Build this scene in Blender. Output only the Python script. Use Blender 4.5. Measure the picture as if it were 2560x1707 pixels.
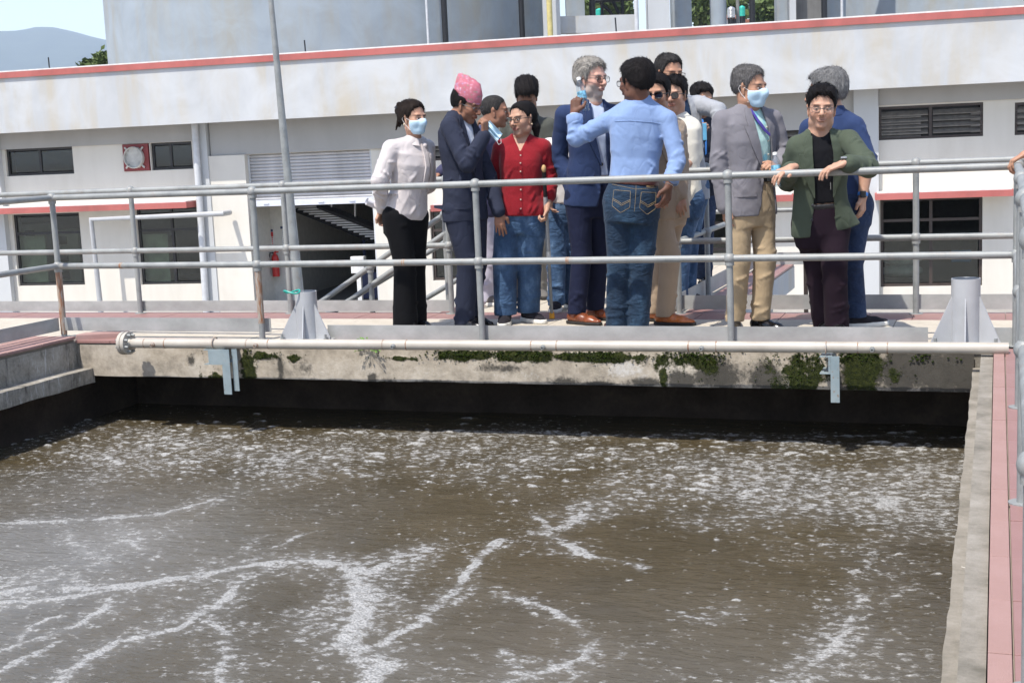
import bpy, bmesh, math, random
import numpy as np
from concurrent.futures import ThreadPoolExecutor
from mathutils import Vector, Matrix

for o in list(bpy.data.objects):
    bpy.data.objects.remove(o)
SC = bpy.context.scene
COL = SC.collection
R = math.radians

# ------------------------------------------------------------------ camera
CAM_POS = np.array([3.244, -8.417, 1.31])
PITCH, ROLL, YAW, FPX = 0.145, -0.044, 0.346, 3400.0


def cam_axes():
    cp, sp = math.cos(PITCH), math.sin(PITCH)
    f = np.array([0, cp, -sp]); u = np.array([0, sp, cp]); x = np.array([1.0, 0, 0])
    cy, sy = math.cos(YAW), math.sin(YAW)
    M = np.array([[cy, -sy, 0], [sy, cy, 0], [0, 0, 1]])
    f, u, x = M @ f, M @ u, M @ x
    cr, sr = math.cos(ROLL), math.sin(ROLL)
    return cr * x + sr * u, -sr * x + cr * u, f


AX, AU, AF = cam_axes()
cam_data = bpy.data.cameras.new('camera')
cam_data.sensor_width = 36
cam_data.lens = FPX / 2560 * 36
cam_data.clip_start = 0.05
cam_data.clip_end = 20000
cam = bpy.data.objects.new('camera', cam_data)
COL.objects.link(cam)
cam.matrix_world = Matrix(((AX[0], AU[0], -AF[0], CAM_POS[0]), (AX[1], AU[1], -AF[1], CAM_POS[1]),
                           (AX[2], AU[2], -AF[2], CAM_POS[2]), (0, 0, 0, 1)))
SC.camera = cam

# ------------------------------------------------------------------ light
SUN_DIR = np.array([-0.16, -0.44, 0.88]); SUN_DIR = SUN_DIR / np.linalg.norm(SUN_DIR)   # towards the sun
world = bpy.data.worlds.new('World'); SC.world = world; world.use_nodes = True
wn = world.node_tree.nodes; wl = world.node_tree.links
bg = wn['Background']
sky = wn.new('ShaderNodeTexSky'); sky.sky_type = 'NISHITA'; sky.sun_disc = False
sky.sun_elevation = math.asin(SUN_DIR[2]); sky.sun_rotation = math.atan2(SUN_DIR[0], SUN_DIR[1])
sky.air_density = 1.3; sky.dust_density = 3.5; sky.ozone_density = 1.7; sky.altitude = 1300
tint = wn.new('ShaderNodeMix'); tint.data_type = 'RGBA'; tint.blend_type = 'MULTIPLY'; tint.inputs[0].default_value = 1.0; tint.inputs[7].default_value = (1.045, .99, .995, 1)
wl.new(sky.outputs[0], tint.inputs[6]); wl.new(tint.outputs[2], bg.inputs[0]); bg.inputs[1].default_value = 0.15
sun_d = bpy.data.lights.new('sun', 'SUN'); sun_d.energy = 3.9; sun_d.angle = R(0.6); sun_d.color = (1.0, 0.955, 0.88)
sun = bpy.data.objects.new('sun', sun_d); COL.objects.link(sun)
sun.rotation_euler = Vector(SUN_DIR).to_track_quat('Z', 'Y').to_euler()
sun.location = (0, -5, 30)
SC.view_settings.view_transform = 'Standard'; SC.view_settings.look = 'None'
SC.view_settings.exposure = 0.62; SC.view_settings.gamma = 1.0; SC.view_settings.use_curve_mapping = False
SC.cycles.volume_bounces = 2; SC.cycles.max_bounces = 6; SC.cycles.diffuse_bounces = 3; SC.cycles.glossy_bounces = 3
SC.cycles.transmission_bounces = 4; SC.cycles.transparent_max_bounces = 10

# ------------------------------------------------------------------ photograph pixel (2560 wide) -> point at a known depth


def ray(px, py):
    return AF + AX * (px - 1280) / FPX - AU * (py - 853.5) / FPX


def on(ax, px, py, v):
    d = ray(px, py)
    return CAM_POS + d * ((v - CAM_POS[ax]) / d[ax])


def onY(px, py, Y): return on(1, px, py, Y)
def onZ(px, py, Z): return on(2, px, py, Z)
def onX(px, py, X): return on(0, px, py, X)


# ------------------------------------------------------------------ scene helpers
def tag(o, label=None, cat=None, group=None, kind=None):
    if label: o['label'] = label
    if cat: o['category'] = cat
    if group: o['group'] = group
    if kind: o['kind'] = kind
    return o


def empty(name, loc=(0, 0, 0), rz=0, label=None, cat=None, group=None, parent=None):
    o = bpy.data.objects.new(name, None); COL.objects.link(o)
    o.empty_display_size = 0.1
    o.location = loc; o.rotation_euler = (0, 0, rz)
    if parent: o.parent = parent
    return tag(o, label, cat, group)


def link(name, me, mat=None, parent=None, loc=None):
    o = bpy.data.objects.new(name, me); COL.objects.link(o)
    if mat is not None and len(me.materials) == 0: me.materials.append(mat)
    if parent: o.parent = parent
    if loc is not None: o.location = loc
    return o


def smooth_mesh(me, ang=None):
    me.polygons.foreach_set('use_smooth', [True] * len(me.polygons))
    if ang is not None:
        me.set_sharp_from_angle(angle=R(ang))


class MB:
    """collects boxes, bars, tubes, revolved shapes and sheets, links them as ONE mesh object"""

    def __init__(self): self.v = []; self.f = []

    def quadgrid(self, P, closed_u=False, closed_v=False, flip=False):
        P = np.asarray(P, float); n, m = P.shape[:2]; b = len(self.v)
        self.v += [tuple(p) for p in P.reshape(-1, 3)]
        for i in range(n if closed_u else n - 1):
            for j in range(m if closed_v else m - 1):
                a = b + i * m + j; c = b + ((i + 1) % n) * m + j
                a2 = b + i * m + (j + 1) % m; c2 = b + ((i + 1) % n) * m + (j + 1) % m
                self.f.append((a, a2, c2, c) if flip else (a, c, c2, a2))
        return self

    def hexa(self, p):
        b = len(self.v); self.v += [tuple(q) for q in p]
        for q in ((0, 3, 2, 1), (4, 5, 6, 7), (0, 1, 5, 4), (1, 2, 6, 5), (2, 3, 7, 6), (3, 0, 4, 7)):
            self.f.append(tuple(b + i for i in q))
        return self

    def box(self, lo, hi, M=None):
        x0, y0, z0 = lo; x1, y1, z1 = hi
        p = [(x0, y0, z0), (x1, y0, z0), (x1, y1, z0), (x0, y1, z0), (x0, y0, z1), (x1, y0, z1), (x1, y1, z1), (x0, y1, z1)]
        if M is not None: p = [M(q) for q in p]
        return self.hexa(p)

    def bbox(self, lo, hi, bev=0.01, M=None):
        """box with chamfered edges"""
        bm = bmesh.new(); bmesh.ops.create_cube(bm, size=1)
        lo = np.array(lo, float); hi = np.array(hi, float)
        for v in bm.verts: v.co = Vector((np.array(v.co) + .5) * (hi - lo) + lo)
        bmesh.ops.bevel(bm, geom=list(bm.edges), offset=bev, segments=2, affect='EDGES', profile=.6)
        return self.frombm(bm, M)

    def frombm(self, bm, M=None):
        b = len(self.v); bm.verts.index_update()
        for v in bm.verts: self.v.append(tuple(M(v.co)) if M else tuple(v.co))
        for f in bm.faces: self.f.append(tuple(b + v.index for v in f.verts))
        bm.free(); return self

    def tube(self, pts, r, n=10, cap=True, flat=None):
        pts = [np.asarray(p, float) for p in pts]
        rs = r if isinstance(r, (list, tuple, np.ndarray)) else [r] * len(pts)
        rings = []; prev = None
        for i, p in enumerate(pts):
            if i == 0: t = pts[1] - p
            elif i == len(pts) - 1: t = p - pts[i - 1]
            else: t = (pts[i + 1] - p) / (np.linalg.norm(pts[i + 1] - p) + 1e-12) + (p - pts[i - 1]) / (np.linalg.norm(p - pts[i - 1]) + 1e-12)
            t = t / (np.linalg.norm(t) + 1e-12)
            if prev is None:
                a = np.array([0, 0, 1.0]) if abs(t[2]) < .9 else np.array([1.0, 0, 0])
            else: a = prev
            e1 = a - t * (a @ t); e1 /= np.linalg.norm(e1); e2 = np.cross(t, e1); prev = e1
            rings.append([p + rs[i] * (math.cos(q) * e1 + math.sin(q) * e2 * (flat or 1)) for q in np.linspace(0, 2 * math.pi, n, endpoint=False)])
        b = len(self.v)
        self.quadgrid(rings, closed_v=True)
        if cap:
            k = len(pts)
            self.f.append(tuple(b + j for j in range(n)))
            self.f.append(tuple(b + (k - 1) * n + j for j in reversed(range(n))))
        return self

    def ball(self, c, r, seg=14, rings=9):
        bm = bmesh.new(); bmesh.ops.create_uvsphere(bm, u_segments=seg, v_segments=rings, radius=1)
        r3 = np.array(r if hasattr(r, '__len__') else (r, r, r), float); c = np.asarray(c, float)
        return self.frombm(bm, lambda q: c + np.array(q) * r3)

    def lathe(self, prof, base=(0, 0, 0), n=24, ax=None):
        """prof: (radius, height) list; revolved about z (or about ax)"""
        base = np.asarray(base, float)
        if ax is None: e1, e2, a = np.array([1., 0, 0]), np.array([0, 1., 0]), np.array([0, 0, 1.])
        else:
            a = np.asarray(ax, float); a = a / np.linalg.norm(a)
            h = np.array([0, 0, 1.]) if abs(a[2]) < .9 else np.array([1., 0, 0])
            e1 = np.cross(h, a); e1 /= np.linalg.norm(e1); e2 = np.cross(a, e1)
        P = [[base + r * (math.cos(t) * e1 + math.sin(t) * e2) + h * a for t in np.linspace(0, 2 * math.pi, n, endpoint=False)] for r, h in prof]
        return self.quadgrid(P, closed_v=True, flip=True)

    def prism(self, poly, d):
        """polygon (3-D points) pushed along vector d"""
        b = len(self.v); n = len(poly); d = np.asarray(d, float)
        self.v += [tuple(p) for p in poly] + [tuple(np.asarray(p, float) + d) for p in poly]
        self.f.append(tuple(b + i for i in range(n))); self.f.append(tuple(b + n + i for i in reversed(range(n))))
        for i in range(n):
            j = (i + 1) % n; self.f.append((b + i, b + n + i, b + n + j, b + j))
        return self

    def mesh(self, name, mat=None, smooth=None, origin=None):
        me = bpy.data.meshes.new(name)
        v = self.v
        if origin is not None: v = [tuple(np.asarray(p, float) - origin) for p in v]
        me.from_pydata(v, [], self.f); me.update()
        bm = bmesh.new(); bm.from_mesh(me); bmesh.ops.recalc_face_normals(bm, faces=bm.faces); bm.to_mesh(me); bm.free()
        if smooth: smooth_mesh(me, smooth)
        if mat is not None: me.materials.append(mat)
        return me

    def build(self, name, mat, parent=None, smooth=None, loc=None, origin=None):
        return link(name, self.mesh(name, mat, smooth, origin), None, parent, loc)


# ------------------------------------------------------------------ material helpers
class NT:
    def __init__(self, name):
        self.m = bpy.data.materials.new(name); self.m.use_nodes = True
        self.t = self.m.node_tree; self.b = self.t.nodes['Principled BSDF']

    def n(self, typ, **kw):
        nd = self.t.nodes.new('ShaderNode' + typ)
        for k, v in kw.items():
            if k.startswith('_'): setattr(nd, k[1:], v)
        return nd

    def set(self, sock, v):
        if isinstance(v, bpy.types.NodeSocket): self.t.links.new(v, sock)
        elif v is not None:
            if isinstance(v, (tuple, list)) and len(v) == 3 and len(sock.default_value) == 4: v = (*v, 1)
            sock.default_value = v

    def coord(self, kind='Object', scale=(1, 1, 1), rot=(0, 0, 0)):
        tc = self.n('TexCoord'); mp = self.n('Mapping')
        self.t.links.new(tc.outputs[kind], mp.inputs[0])
        mp.inputs['Scale'].default_value = scale if hasattr(scale, '__len__') else (scale,) * 3
        mp.inputs['Rotation'].default_value = rot
        return mp.outputs[0]

    def noise(self, vec, scale, detail=4, rough=.55, dist=0.0):
        nd = self.n('TexNoise'); self.set(nd.inputs['Vector'], vec)
        nd.inputs['Scale'].default_value = scale; nd.inputs['Detail'].default_value = detail
        nd.inputs['Roughness'].default_value = rough; nd.inputs['Distortion'].default_value = dist
        return nd.outputs[0]

    def voro(self, vec, scale, feature='F1', rnd=1.0):
        nd = self.n('TexVoronoi'); nd.feature = feature; self.set(nd.inputs['Vector'], vec)
        nd.inputs['Scale'].default_value = scale; nd.inputs['Randomness'].default_value = rnd
        return nd.outputs[0]

    def wave(self, vec, scale, dist=0, dscale=1, dirn='X', prof='SIN', det=2):
        nd = self.n('TexWave'); nd.bands_direction = dirn; nd.wave_profile = prof; self.set(nd.inputs['Vector'], vec)
        nd.inputs['Scale'].default_value = scale; nd.inputs['Distortion'].default_value = dist
        nd.inputs['Detail Scale'].default_value = dscale; nd.inputs['Detail'].default_value = det
        return nd.outputs['Fac']

    def ramp(self, fac, stops, interp='LINEAR'):
        nd = self.n('ValToRGB'); cr = nd.color_ramp; cr.interpolation = interp
        while len(cr.elements) < len(stops): cr.elements.new(.5)
        for e, (p, c) in zip(cr.elements, stops):
            e.position = p; e.color = (c, c, c, 1) if not hasattr(c, '__len__') else (*c[:3], 1)
        self.set(nd.inputs[0], fac); return nd.outputs[0]

    def mix(self, fac, a, b, mode='MIX'):
        nd = self.n('Mix'); nd.data_type = 'RGBA'; nd.blend_type = mode
        self.set(nd.inputs[0], fac); self.set(nd.inputs[6], a); self.set(nd.inputs[7], b)
        return nd.outputs[2]

    def math(self, op, a, b=None, c=None, clamp=False):
        nd = self.n('Math'); nd.operation = op; nd.use_clamp = clamp
        self.set(nd.inputs[0], a)
        if b is not None: self.set(nd.inputs[1], b)
        if c is not None: self.set(nd.inputs[2], c)
        return nd.outputs[0]

    def attr(self, name):
        nd = self.n('Attribute'); nd.attribute_name = name; return nd

    def sep(self, vec):
        nd = self.n('SeparateXYZ'); self.set(nd.inputs[0], vec); return nd.outputs

    def bump(self, h, strength=.3, dist=.01, normal=None):
        nd = self.n('Bump'); self.set(nd.inputs['Height'], h)
        nd.inputs['Strength'].default_value = strength; nd.inputs['Distance'].default_value = dist
        if normal is not None: self.set(nd.inputs['Normal'], normal)
        self.set(self.b.inputs['Normal'], nd.outputs[0]); return nd.outputs[0]

    def out(self, col=None, rough=None, metal=None, spec=None, **kw):
        self.set(self.b.inputs['Base Color'], col)
        if rough is not None: self.set(self.b.inputs['Roughness'], rough)
        if metal is not None: self.set(self.b.inputs['Metallic'], metal)
        if spec is not None: self.set(self.b.inputs['Specular IOR Level'], spec)
        for k, v in kw.items(): self.set(self.b.inputs[k.replace('_', ' ')], v)
        return self.m


def plain(name, col, rough=.5, metal=0, var=.08, scale=8, spec=None, bump=0, bscale=60):
    t = NT(name); v = t.coord()
    n = t.noise(v, scale, 5)
    c2 = tuple(max(0, c * (1 - 2.2 * var)) for c in col); c1 = tuple(min(1, c * (1 + 1.2 * var)) for c in col)
    c = t.ramp(n, [(.3, c2), (.7, c1)])
    if bump: t.bump(t.noise(v, bscale, 4), bump, .004)
    r = t.ramp(t.noise(v, scale * 2.3, 3), [(.3, max(0, rough - .08)), (.7, min(1, rough + .1))])
    return t.out(c, r, metal, spec)


def fabric(name, col, weave=900, var=.10, folds=.35, rough=.88, sheen=.15, col2=None, heather=0.0, fscale=9, spec=.12):
    t = NT(name); v = t.coord()
    n1 = t.noise(v, 5, 4); n2 = t.noise(v, 220, 3, .7)
    c2 = tuple(c * (1 - 1.5 * var) for c in col); c1 = tuple(min(1, c * (1 + var)) for c in col)
    c = t.ramp(n1, [(.3, c2), (.7, c1)])
    if col2: c = t.mix(t.ramp(t.noise(t.coord(scale=(1, 1, .35)), 260, 3, .8), [(.42, 0), (.62, 1)]), c, col2)
    if heather: c = t.mix(t.math('MULTIPLY', n2, heather), c, tuple(min(1, x * 1.9 + .02) for x in col))
    vs = t.coord(scale=(1, 1, .75), rot=(.4, .5, .2))
    f = t.noise(vs, fscale * .6, 2, .4, 1.1)
    cr = t.math('POWER', t.math('ABSOLUTE', t.math('MULTIPLY_ADD', t.noise(vs, fscale * 1.15, 1, .4, .9), 2.0, -1.0)), .7)
    w = t.math('ADD', t.math('MULTIPLY', f, .9), t.math('ADD', t.math('MULTIPLY', cr, .34), t.math('MULTIPLY', n2, .025)))
    t.bump(w, folds * .55, .045)
    t.b.inputs['Sheen Weight'].default_value = sheen * min(1, max(col) * 4)
    return t.out(c, rough, 0, spec)
# ------------------------------------------------------------------ materials
M = {}


def m_galv():
    t = NT('galvanised_steel'); v = t.coord()
    n = t.noise(v, 7, 6, .65); n2 = t.noise(v, 90, 3, .7)
    c = t.ramp(t.math('ADD', t.math('MULTIPLY', n, .8), t.math('MULTIPLY', n2, .25)), [(.3, (.17, .178, .172)), (.5, (.26, .268, .258)), (.75, (.34, .348, .335))])
    st = t.ramp(t.noise(t.coord(scale=(5, 5, 3)), 2.6, 6, .75), [(.54, 0), (.70, 1)])
    c = t.mix(t.math('MULTIPLY', st, .45), c, (.27, .205, .155))
    t.bump(n2, .15, .002)
    return t.out(c, t.ramp(n, [(.3, .42), (.7, .62)]), .12)


M['galv'] = m_galv()
M['darkmetal'] = plain('dark_metal_frame', (.10, .10, .105), .35, .6, .05)


def m_rust():
    t = NT('rusty_steel'); v = t.coord(scale=(6, 6, 1)); n = t.noise(v, 9, 6, .7)
    c = t.ramp(n, [(.3, (.36, .37, .37)), (.48, (.33, .26, .20)), (.6, (.26, .11, .05)), (.75, (.16, .07, .035))])
    t.bump(n, .3, .002)
    return t.out(c, .75, 0)


M['rust'] = m_rust()


def m_plate():
    t = NT('toe_plate_metal'); v = t.coord(scale=(1, 1, 1.5)); n = t.noise(v, 3.5, 6, .65); n2 = t.noise(t.coord(scale=(1, 1, 14)), 20, 3)
    c = t.ramp(n, [(.3, (.30, .30, .285)), (.5, (.37, .375, .355)), (.7, (.46, .46, .44))])
    s = t.ramp(t.noise(t.coord(scale=(3, 3, .7)), 2.4, 5, .6), [(.62, 0), (.7, 1)])
    c = t.mix(t.math('MULTIPLY', s, .25), c, (.42, .39, .36))
    t.bump(n2, .08, .002)
    return t.out(c, .45, .25)


M['plate'] = m_plate()
M['whitesteel'] = plain('painted_silver_steel', (.44, .445, .45), .42, .1, .05, 6)
M['palesteel'] = None


def m_palesteel():
    t = NT('pale_blue_painted_steel'); v = t.coord(); n = t.noise(v, 60, 4, .7); n1 = t.noise(v, 6, 4)
    c = t.ramp(n1, [(.3, (.19, .245, .26)), (.7, (.29, .34, .35))])
    c = t.mix(t.ramp(n, [(.60, 0), (.68, 1)]), c, (.22, .14, .09))
    t.bump(n, .2, .002); return t.out(c, .5, 0)


M['palesteel'] = m_palesteel()


def m_pipe():
    t = NT('beige_painted_pipe'); v = t.coord(); n = t.noise(v, 4, 5, .6); n2 = t.noise(v, 50, 4, .7)
    c = t.ramp(n, [(.3, (.38, .34, .285)), (.7, (.48, .44, .375))])
    c = t.mix(t.ramp(n2, [(.62, 0), (.75, .7)]), c, (.34, .26, .19))
    return t.out(c, .42, 0)


M['pipe'] = m_pipe()


def m_concrete(name, base, dark, light, sc=3.0, attr=False):
    t = NT(name); v = t.coord()
    n = t.noise(v, sc, 8, .62, .4); n2 = t.noise(v, 28, 6, .7); n3 = t.noise(v, 160, 3, .7)
    c = t.ramp(t.math('ADD', t.math('MULTIPLY', n, .7), t.math('MULTIPLY', n2, .3)), [(.33, dark), (.5, base), (.66, light)])
    c = t.mix(t.math('MULTIPLY', n3, .35), c, tuple(x * .55 for x in base))
    h = t.math('ADD', t.math('MULTIPLY', n2, .6), t.math('MULTIPLY', n3, .3))
    if attr:
        a = t.attr('stain'); s = t.sep(a.outputs['Color'])
        dk = t.ramp(t.math('ADD', t.math('MULTIPLY', s[1], 1.1), t.math('SUBTRACT', t.noise(v, 30, 8, .75), .52)), [(.36, 0), (.64, .92)])
        c = t.mix(dk, c, (.045, .042, .036))
        wh = t.ramp(t.math('ADD', s[2], t.math('SUBTRACT', n2, .5)), [(.45, 0), (.7, 1)])
        c = t.mix(t.math('MULTIPLY', wh, .7), c, (.62, .60, .57))
        mo = t.ramp(t.math('ADD', t.math('MULTIPLY', s[0], 1.2), t.math('SUBTRACT', t.noise(v, 22, 6, .7), .5)), [(.42, 0), (.55, 1)])
        mg = t.ramp(t.noise(v, 40, 4, .7), [(.3, (.009, .013, .003)), (.5, (.024, .031, .006)), (.72, (.058, .064, .012))])
        c = t.mix(mo, c, mg)
        h = t.math('ADD', h, t.math('MULTIPLY', mo, t.math('MULTIPLY', t.noise(v, 120, 3, .8), 1.4)))
    t.bump(h, .55, .012)
    return t.out(c, .92, 0, .25)


M['beam'] = m_concrete('weathered_beam_concrete', (.45, .39, .31), (.22, .19, .15), (.60, .54, .45), 4.5, True)
M['conc'] = m_concrete('ledge_concrete', (.26, .235, .195), (.13, .12, .095), (.36, .33, .285), 4)
def m_ledge():
    t = NT('streaked_ledge_concrete'); v = t.coord(); n = t.noise(v, 5, 8, .65, .4); n2 = t.noise(v, 40, 6, .75)
    c = t.ramp(t.math('ADD', t.math('MULTIPLY', n, .6), t.math('MULTIPLY', n2, .4)), [(.34, (.15, .135, .11)), (.5, (.30, .275, .23)), (.66, (.43, .40, .35))])
    d = t.noise(t.coord(scale=(2, 9, 1.1)), 2.4, 6, .7); w = t.noise(t.coord(scale=(3, 12, 1.4)), 3.1, 6, .7)
    c = t.mix(t.ramp(d, [(.56, 0), (.70, .8)]), c, (.06, .055, .048)); c = t.mix(t.ramp(w, [(.57, 0), (.68, .75)]), c, (.60, .585, .55))
    t.bump(n2, .6, .012); return t.out(c, .92, 0, .25)


M['ledgew'] = m_ledge()
M['blind'] = plain('greenish_window_blind', (.45, .50, .40), .8, 0, .15, 3)
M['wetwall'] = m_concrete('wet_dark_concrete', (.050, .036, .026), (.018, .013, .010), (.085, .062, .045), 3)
M['floor'] = m_concrete('beige_floor_tile', (.52, .465, .38), (.46, .405, .325), (.58, .52, .43), 7)
M['joint'] = plain('grout', (.30, .26, .21), .95)
M['ground'] = m_concrete('ground_concrete', (.36, .34, .31), (.26, .25, .22), (.44, .42, .38), 1.2)


def m_pink(name, a, b, rough, bump=.3):
    t = NT(name); v = t.coord(); n = t.noise(v, 3, 6, .6); n2 = t.noise(v, 190, 3, .75); n3 = t.noise(v, 24, 5, .7)
    c = t.ramp(n, [(.3, a), (.7, b)])
    c = t.mix(t.ramp(n2, [(.66, 0), (.74, .6)]), c, (.62, .52, .47))
    c = t.mix(t.ramp(n3, [(.60, 0), (.76, .5)]), c, (.17, .09, .075))
    t.bump(n2, bump, .003)
    return t.out(c, rough, 0)


M['pinktile'] = m_pink('pink_tile', (.255, .132, .115), (.33, .185, .165), .42)
M['pinkedge'] = m_pink('pink_rough_edge', (.29, .170, .145), (.36, .225, .20), .85, .6)


def m_wall(name, col, streak, amt, sc=(1.6, 1.6, .22)):
    t = NT(name); n = t.noise(t.coord(scale=sc), 1.6, 8, .62, .3); n1 = t.noise(t.coord(), .8, 6, .6, .6); n2 = t.noise(t.coord(), 14, 5, .7)
    c = t.mix(t.ramp(n, [(.42, 0), (.68, amt)]), col, streak)
    c = t.mix(t.ramp(n1, [(.40, 0), (.66, amt * .9)]), c, tuple(min(1, x * 1.16 + .02) for x in col))
    c = t.mix(t.ramp(n2, [(.58, 0), (.78, .22)]), c, tuple(x * .72 for x in col))
    t.bump(n2, .12, .006)
    return t.out(c, .85, 0, .25)


M['parapet'] = m_wall('parapet_plaster', (.455, .465, .47), (.47, .425, .345), 1.0)
M['cream'] = m_wall('cream_wall', (.67, .635, .565), (.54, .50, .43), .35)
M['greywall'] = m_wall('grey_plaster', (.40, .39, .37), (.33, .32, .30), .4)
M['pilaster'] = m_wall('pale_grey_pilaster', (.52, .53, .53), (.46, .46, .45), .3)
M['tank'] = m_wall('blue_grey_tank_concrete', (.295, .335, .37), (.34, .325, .275), .85, (1.1, 1.1, .08))
M['tankdark'] = m_wall('dark_stained_concrete', (.17, .165, .155), (.10, .095, .09), .8, (1.5, 1.5, .15))
M['coping'] = m_wall('red_coping_paint', (.42, .125, .11), (.27, .10, .09), .75, (1.5, 1.5, .6))
M['copetop'] = plain('white_coping_top', (.72, .69, .66), .8)
M['frame'] = plain('dark_window_frame', (.028, .026, .026), .45, 0, .1)
M['framebr'] = plain('brown_window_frame', (.050, .036, .030), .5, 0, .1)
M['louvre'] = plain('grey_brown_louvre', (.165, .15, .13), .55, 0, .15)
M['shutter'] = plain('shutter_slat_grey', (.56, .55, .55), .5, .1, .1, 3)
M['shutterrail'] = plain('shutter_rail_white', (.68, .70, .76), .45, .05, .05)
M['downpipe'] = plain('grey_downpipe', (.58, .59, .60), .4, 0, .06)
M['black'] = plain('black_pipe', (.012, .012, .014), .45, 0, .1)
M['yellow'] = plain('yellow_pipe', (.60, .50, .20), .5, 0, .08)
M['red'] = plain('signal_red', (.50, .025, .02), .35, 0, .05)
M['darkred'] = plain('fan_panel_red', (.24, .035, .035), .5, 0, .1)
M['fanwhite'] = plain('fan_grey_white', (.55, .54, .50), .5, 0, .1)
M['intwall'] = plain('interior_white', (.62, .60, .54), .8, 0, .05)
M['intdark'] = plain('interior_floor_grey', (.16, .15, .14), .8, 0, .1)
M['bluesteel'] = plain('blue_painted_steel', (.02, .03, .10), .5)
M['panelwhite'] = plain('control_box_white', (.72, .72, .70), .4)
M['teal'] = plain('teal_plastic', (.02, .42, .32), .45, 0, .05)
M['tealwire'] = plain('teal_wire', (.02, .38, .30), .4)
M['steeltank'] = plain('stainless_tank', (.55, .54, .52), .3, .7, .1)
M['brick'] = plain('brick_red', (.36, .15, .10), .9, 0, .15)
M['bluewall'] = plain('blue_wall', (.16, .32, .62), .8, 0, .1)
M['sack'] = plain('pale_sack', (.62, .64, .64), .7, 0, .1)
M['blacktext'] = plain('print_black', (.03, .03, .03), .6)
M['ind_green'] = plain('indicator_green', (.02, .30, .12), .3)
M['ind_red'] = plain('indicator_red', (.55, .03, .02), .3)


def m_glass(name, tint, amt):
    t = NT(name); nt = t.t
    tr = t.n('BsdfTransparent'); tr.inputs[0].default_value = (*tint, 1)
    gl = t.n('BsdfGlossy'); gl.inputs['Roughness'].default_value = .03; gl.inputs[0].default_value = (.9, .92, .92, 1)
    fr = t.n('LayerWeight'); fr.inputs[0].default_value = .5
    mx = t.n('MixShader'); nt.links.new(t.math('MULTIPLY_ADD', t.math('POWER', fr.outputs[1], 4.0), .85, .04 + amt, clamp=True), mx.inputs[0]); nt.links.new(tr.outputs[0], mx.inputs[1]); nt.links.new(gl.outputs[0], mx.inputs[2])
    nt.links.new(mx.outputs[0], nt.nodes['Material Output'].inputs[0]); nt.nodes.remove(t.b)
    return t.m


M['glass'] = m_glass('window_glass', (.64, .68, .64), .02)
M['lens'] = m_glass('spectacle_lens', (.93, .93, .93), .03)
M['sunlens'] = m_glass('sunglass_lens', (.03, .02, .035), .06)
M['clearplastic'] = m_glass('clear_plastic', (.86, .90, .92), .06)


def m_foliage(name, a, b, c):
    t = NT(name); n = t.noise(t.coord(), 3.0, 4, .6); n2 = t.n('ObjectInfo')
    col = t.ramp(t.noise(t.coord(), 1.3, 5, .75), [(.3, a), (.5, b), (.72, c)])
    m = t.out(col, .6, 0, .3)
    t.b.inputs['Subsurface Weight'].default_value = 0
    return m


M['leaf'] = m_foliage('foliage', (.045, .070, .018), (.095, .135, .035), (.18, .21, .07))
M['weed'] = m_foliage('weed_leaf', (.10, .20, .03), (.16, .30, .06), (.24, .36, .10))
M['bark'] = plain('bark', (.10, .075, .055), .9, 0, .2)


def m_mosst():
    t = NT('moss'); n = t.noise(t.coord(), 30, 5, .75)
    c = t.ramp(n, [(.3, (.008, .014, .003)), (.5, (.024, .040, .006)), (.7, (.062, .085, .013))])
    t.bump(t.noise(t.coord(), 220, 3, .8), .8, .006)
    return t.out(c, .95, 0, .1)


M['moss'] = m_mosst()


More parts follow.
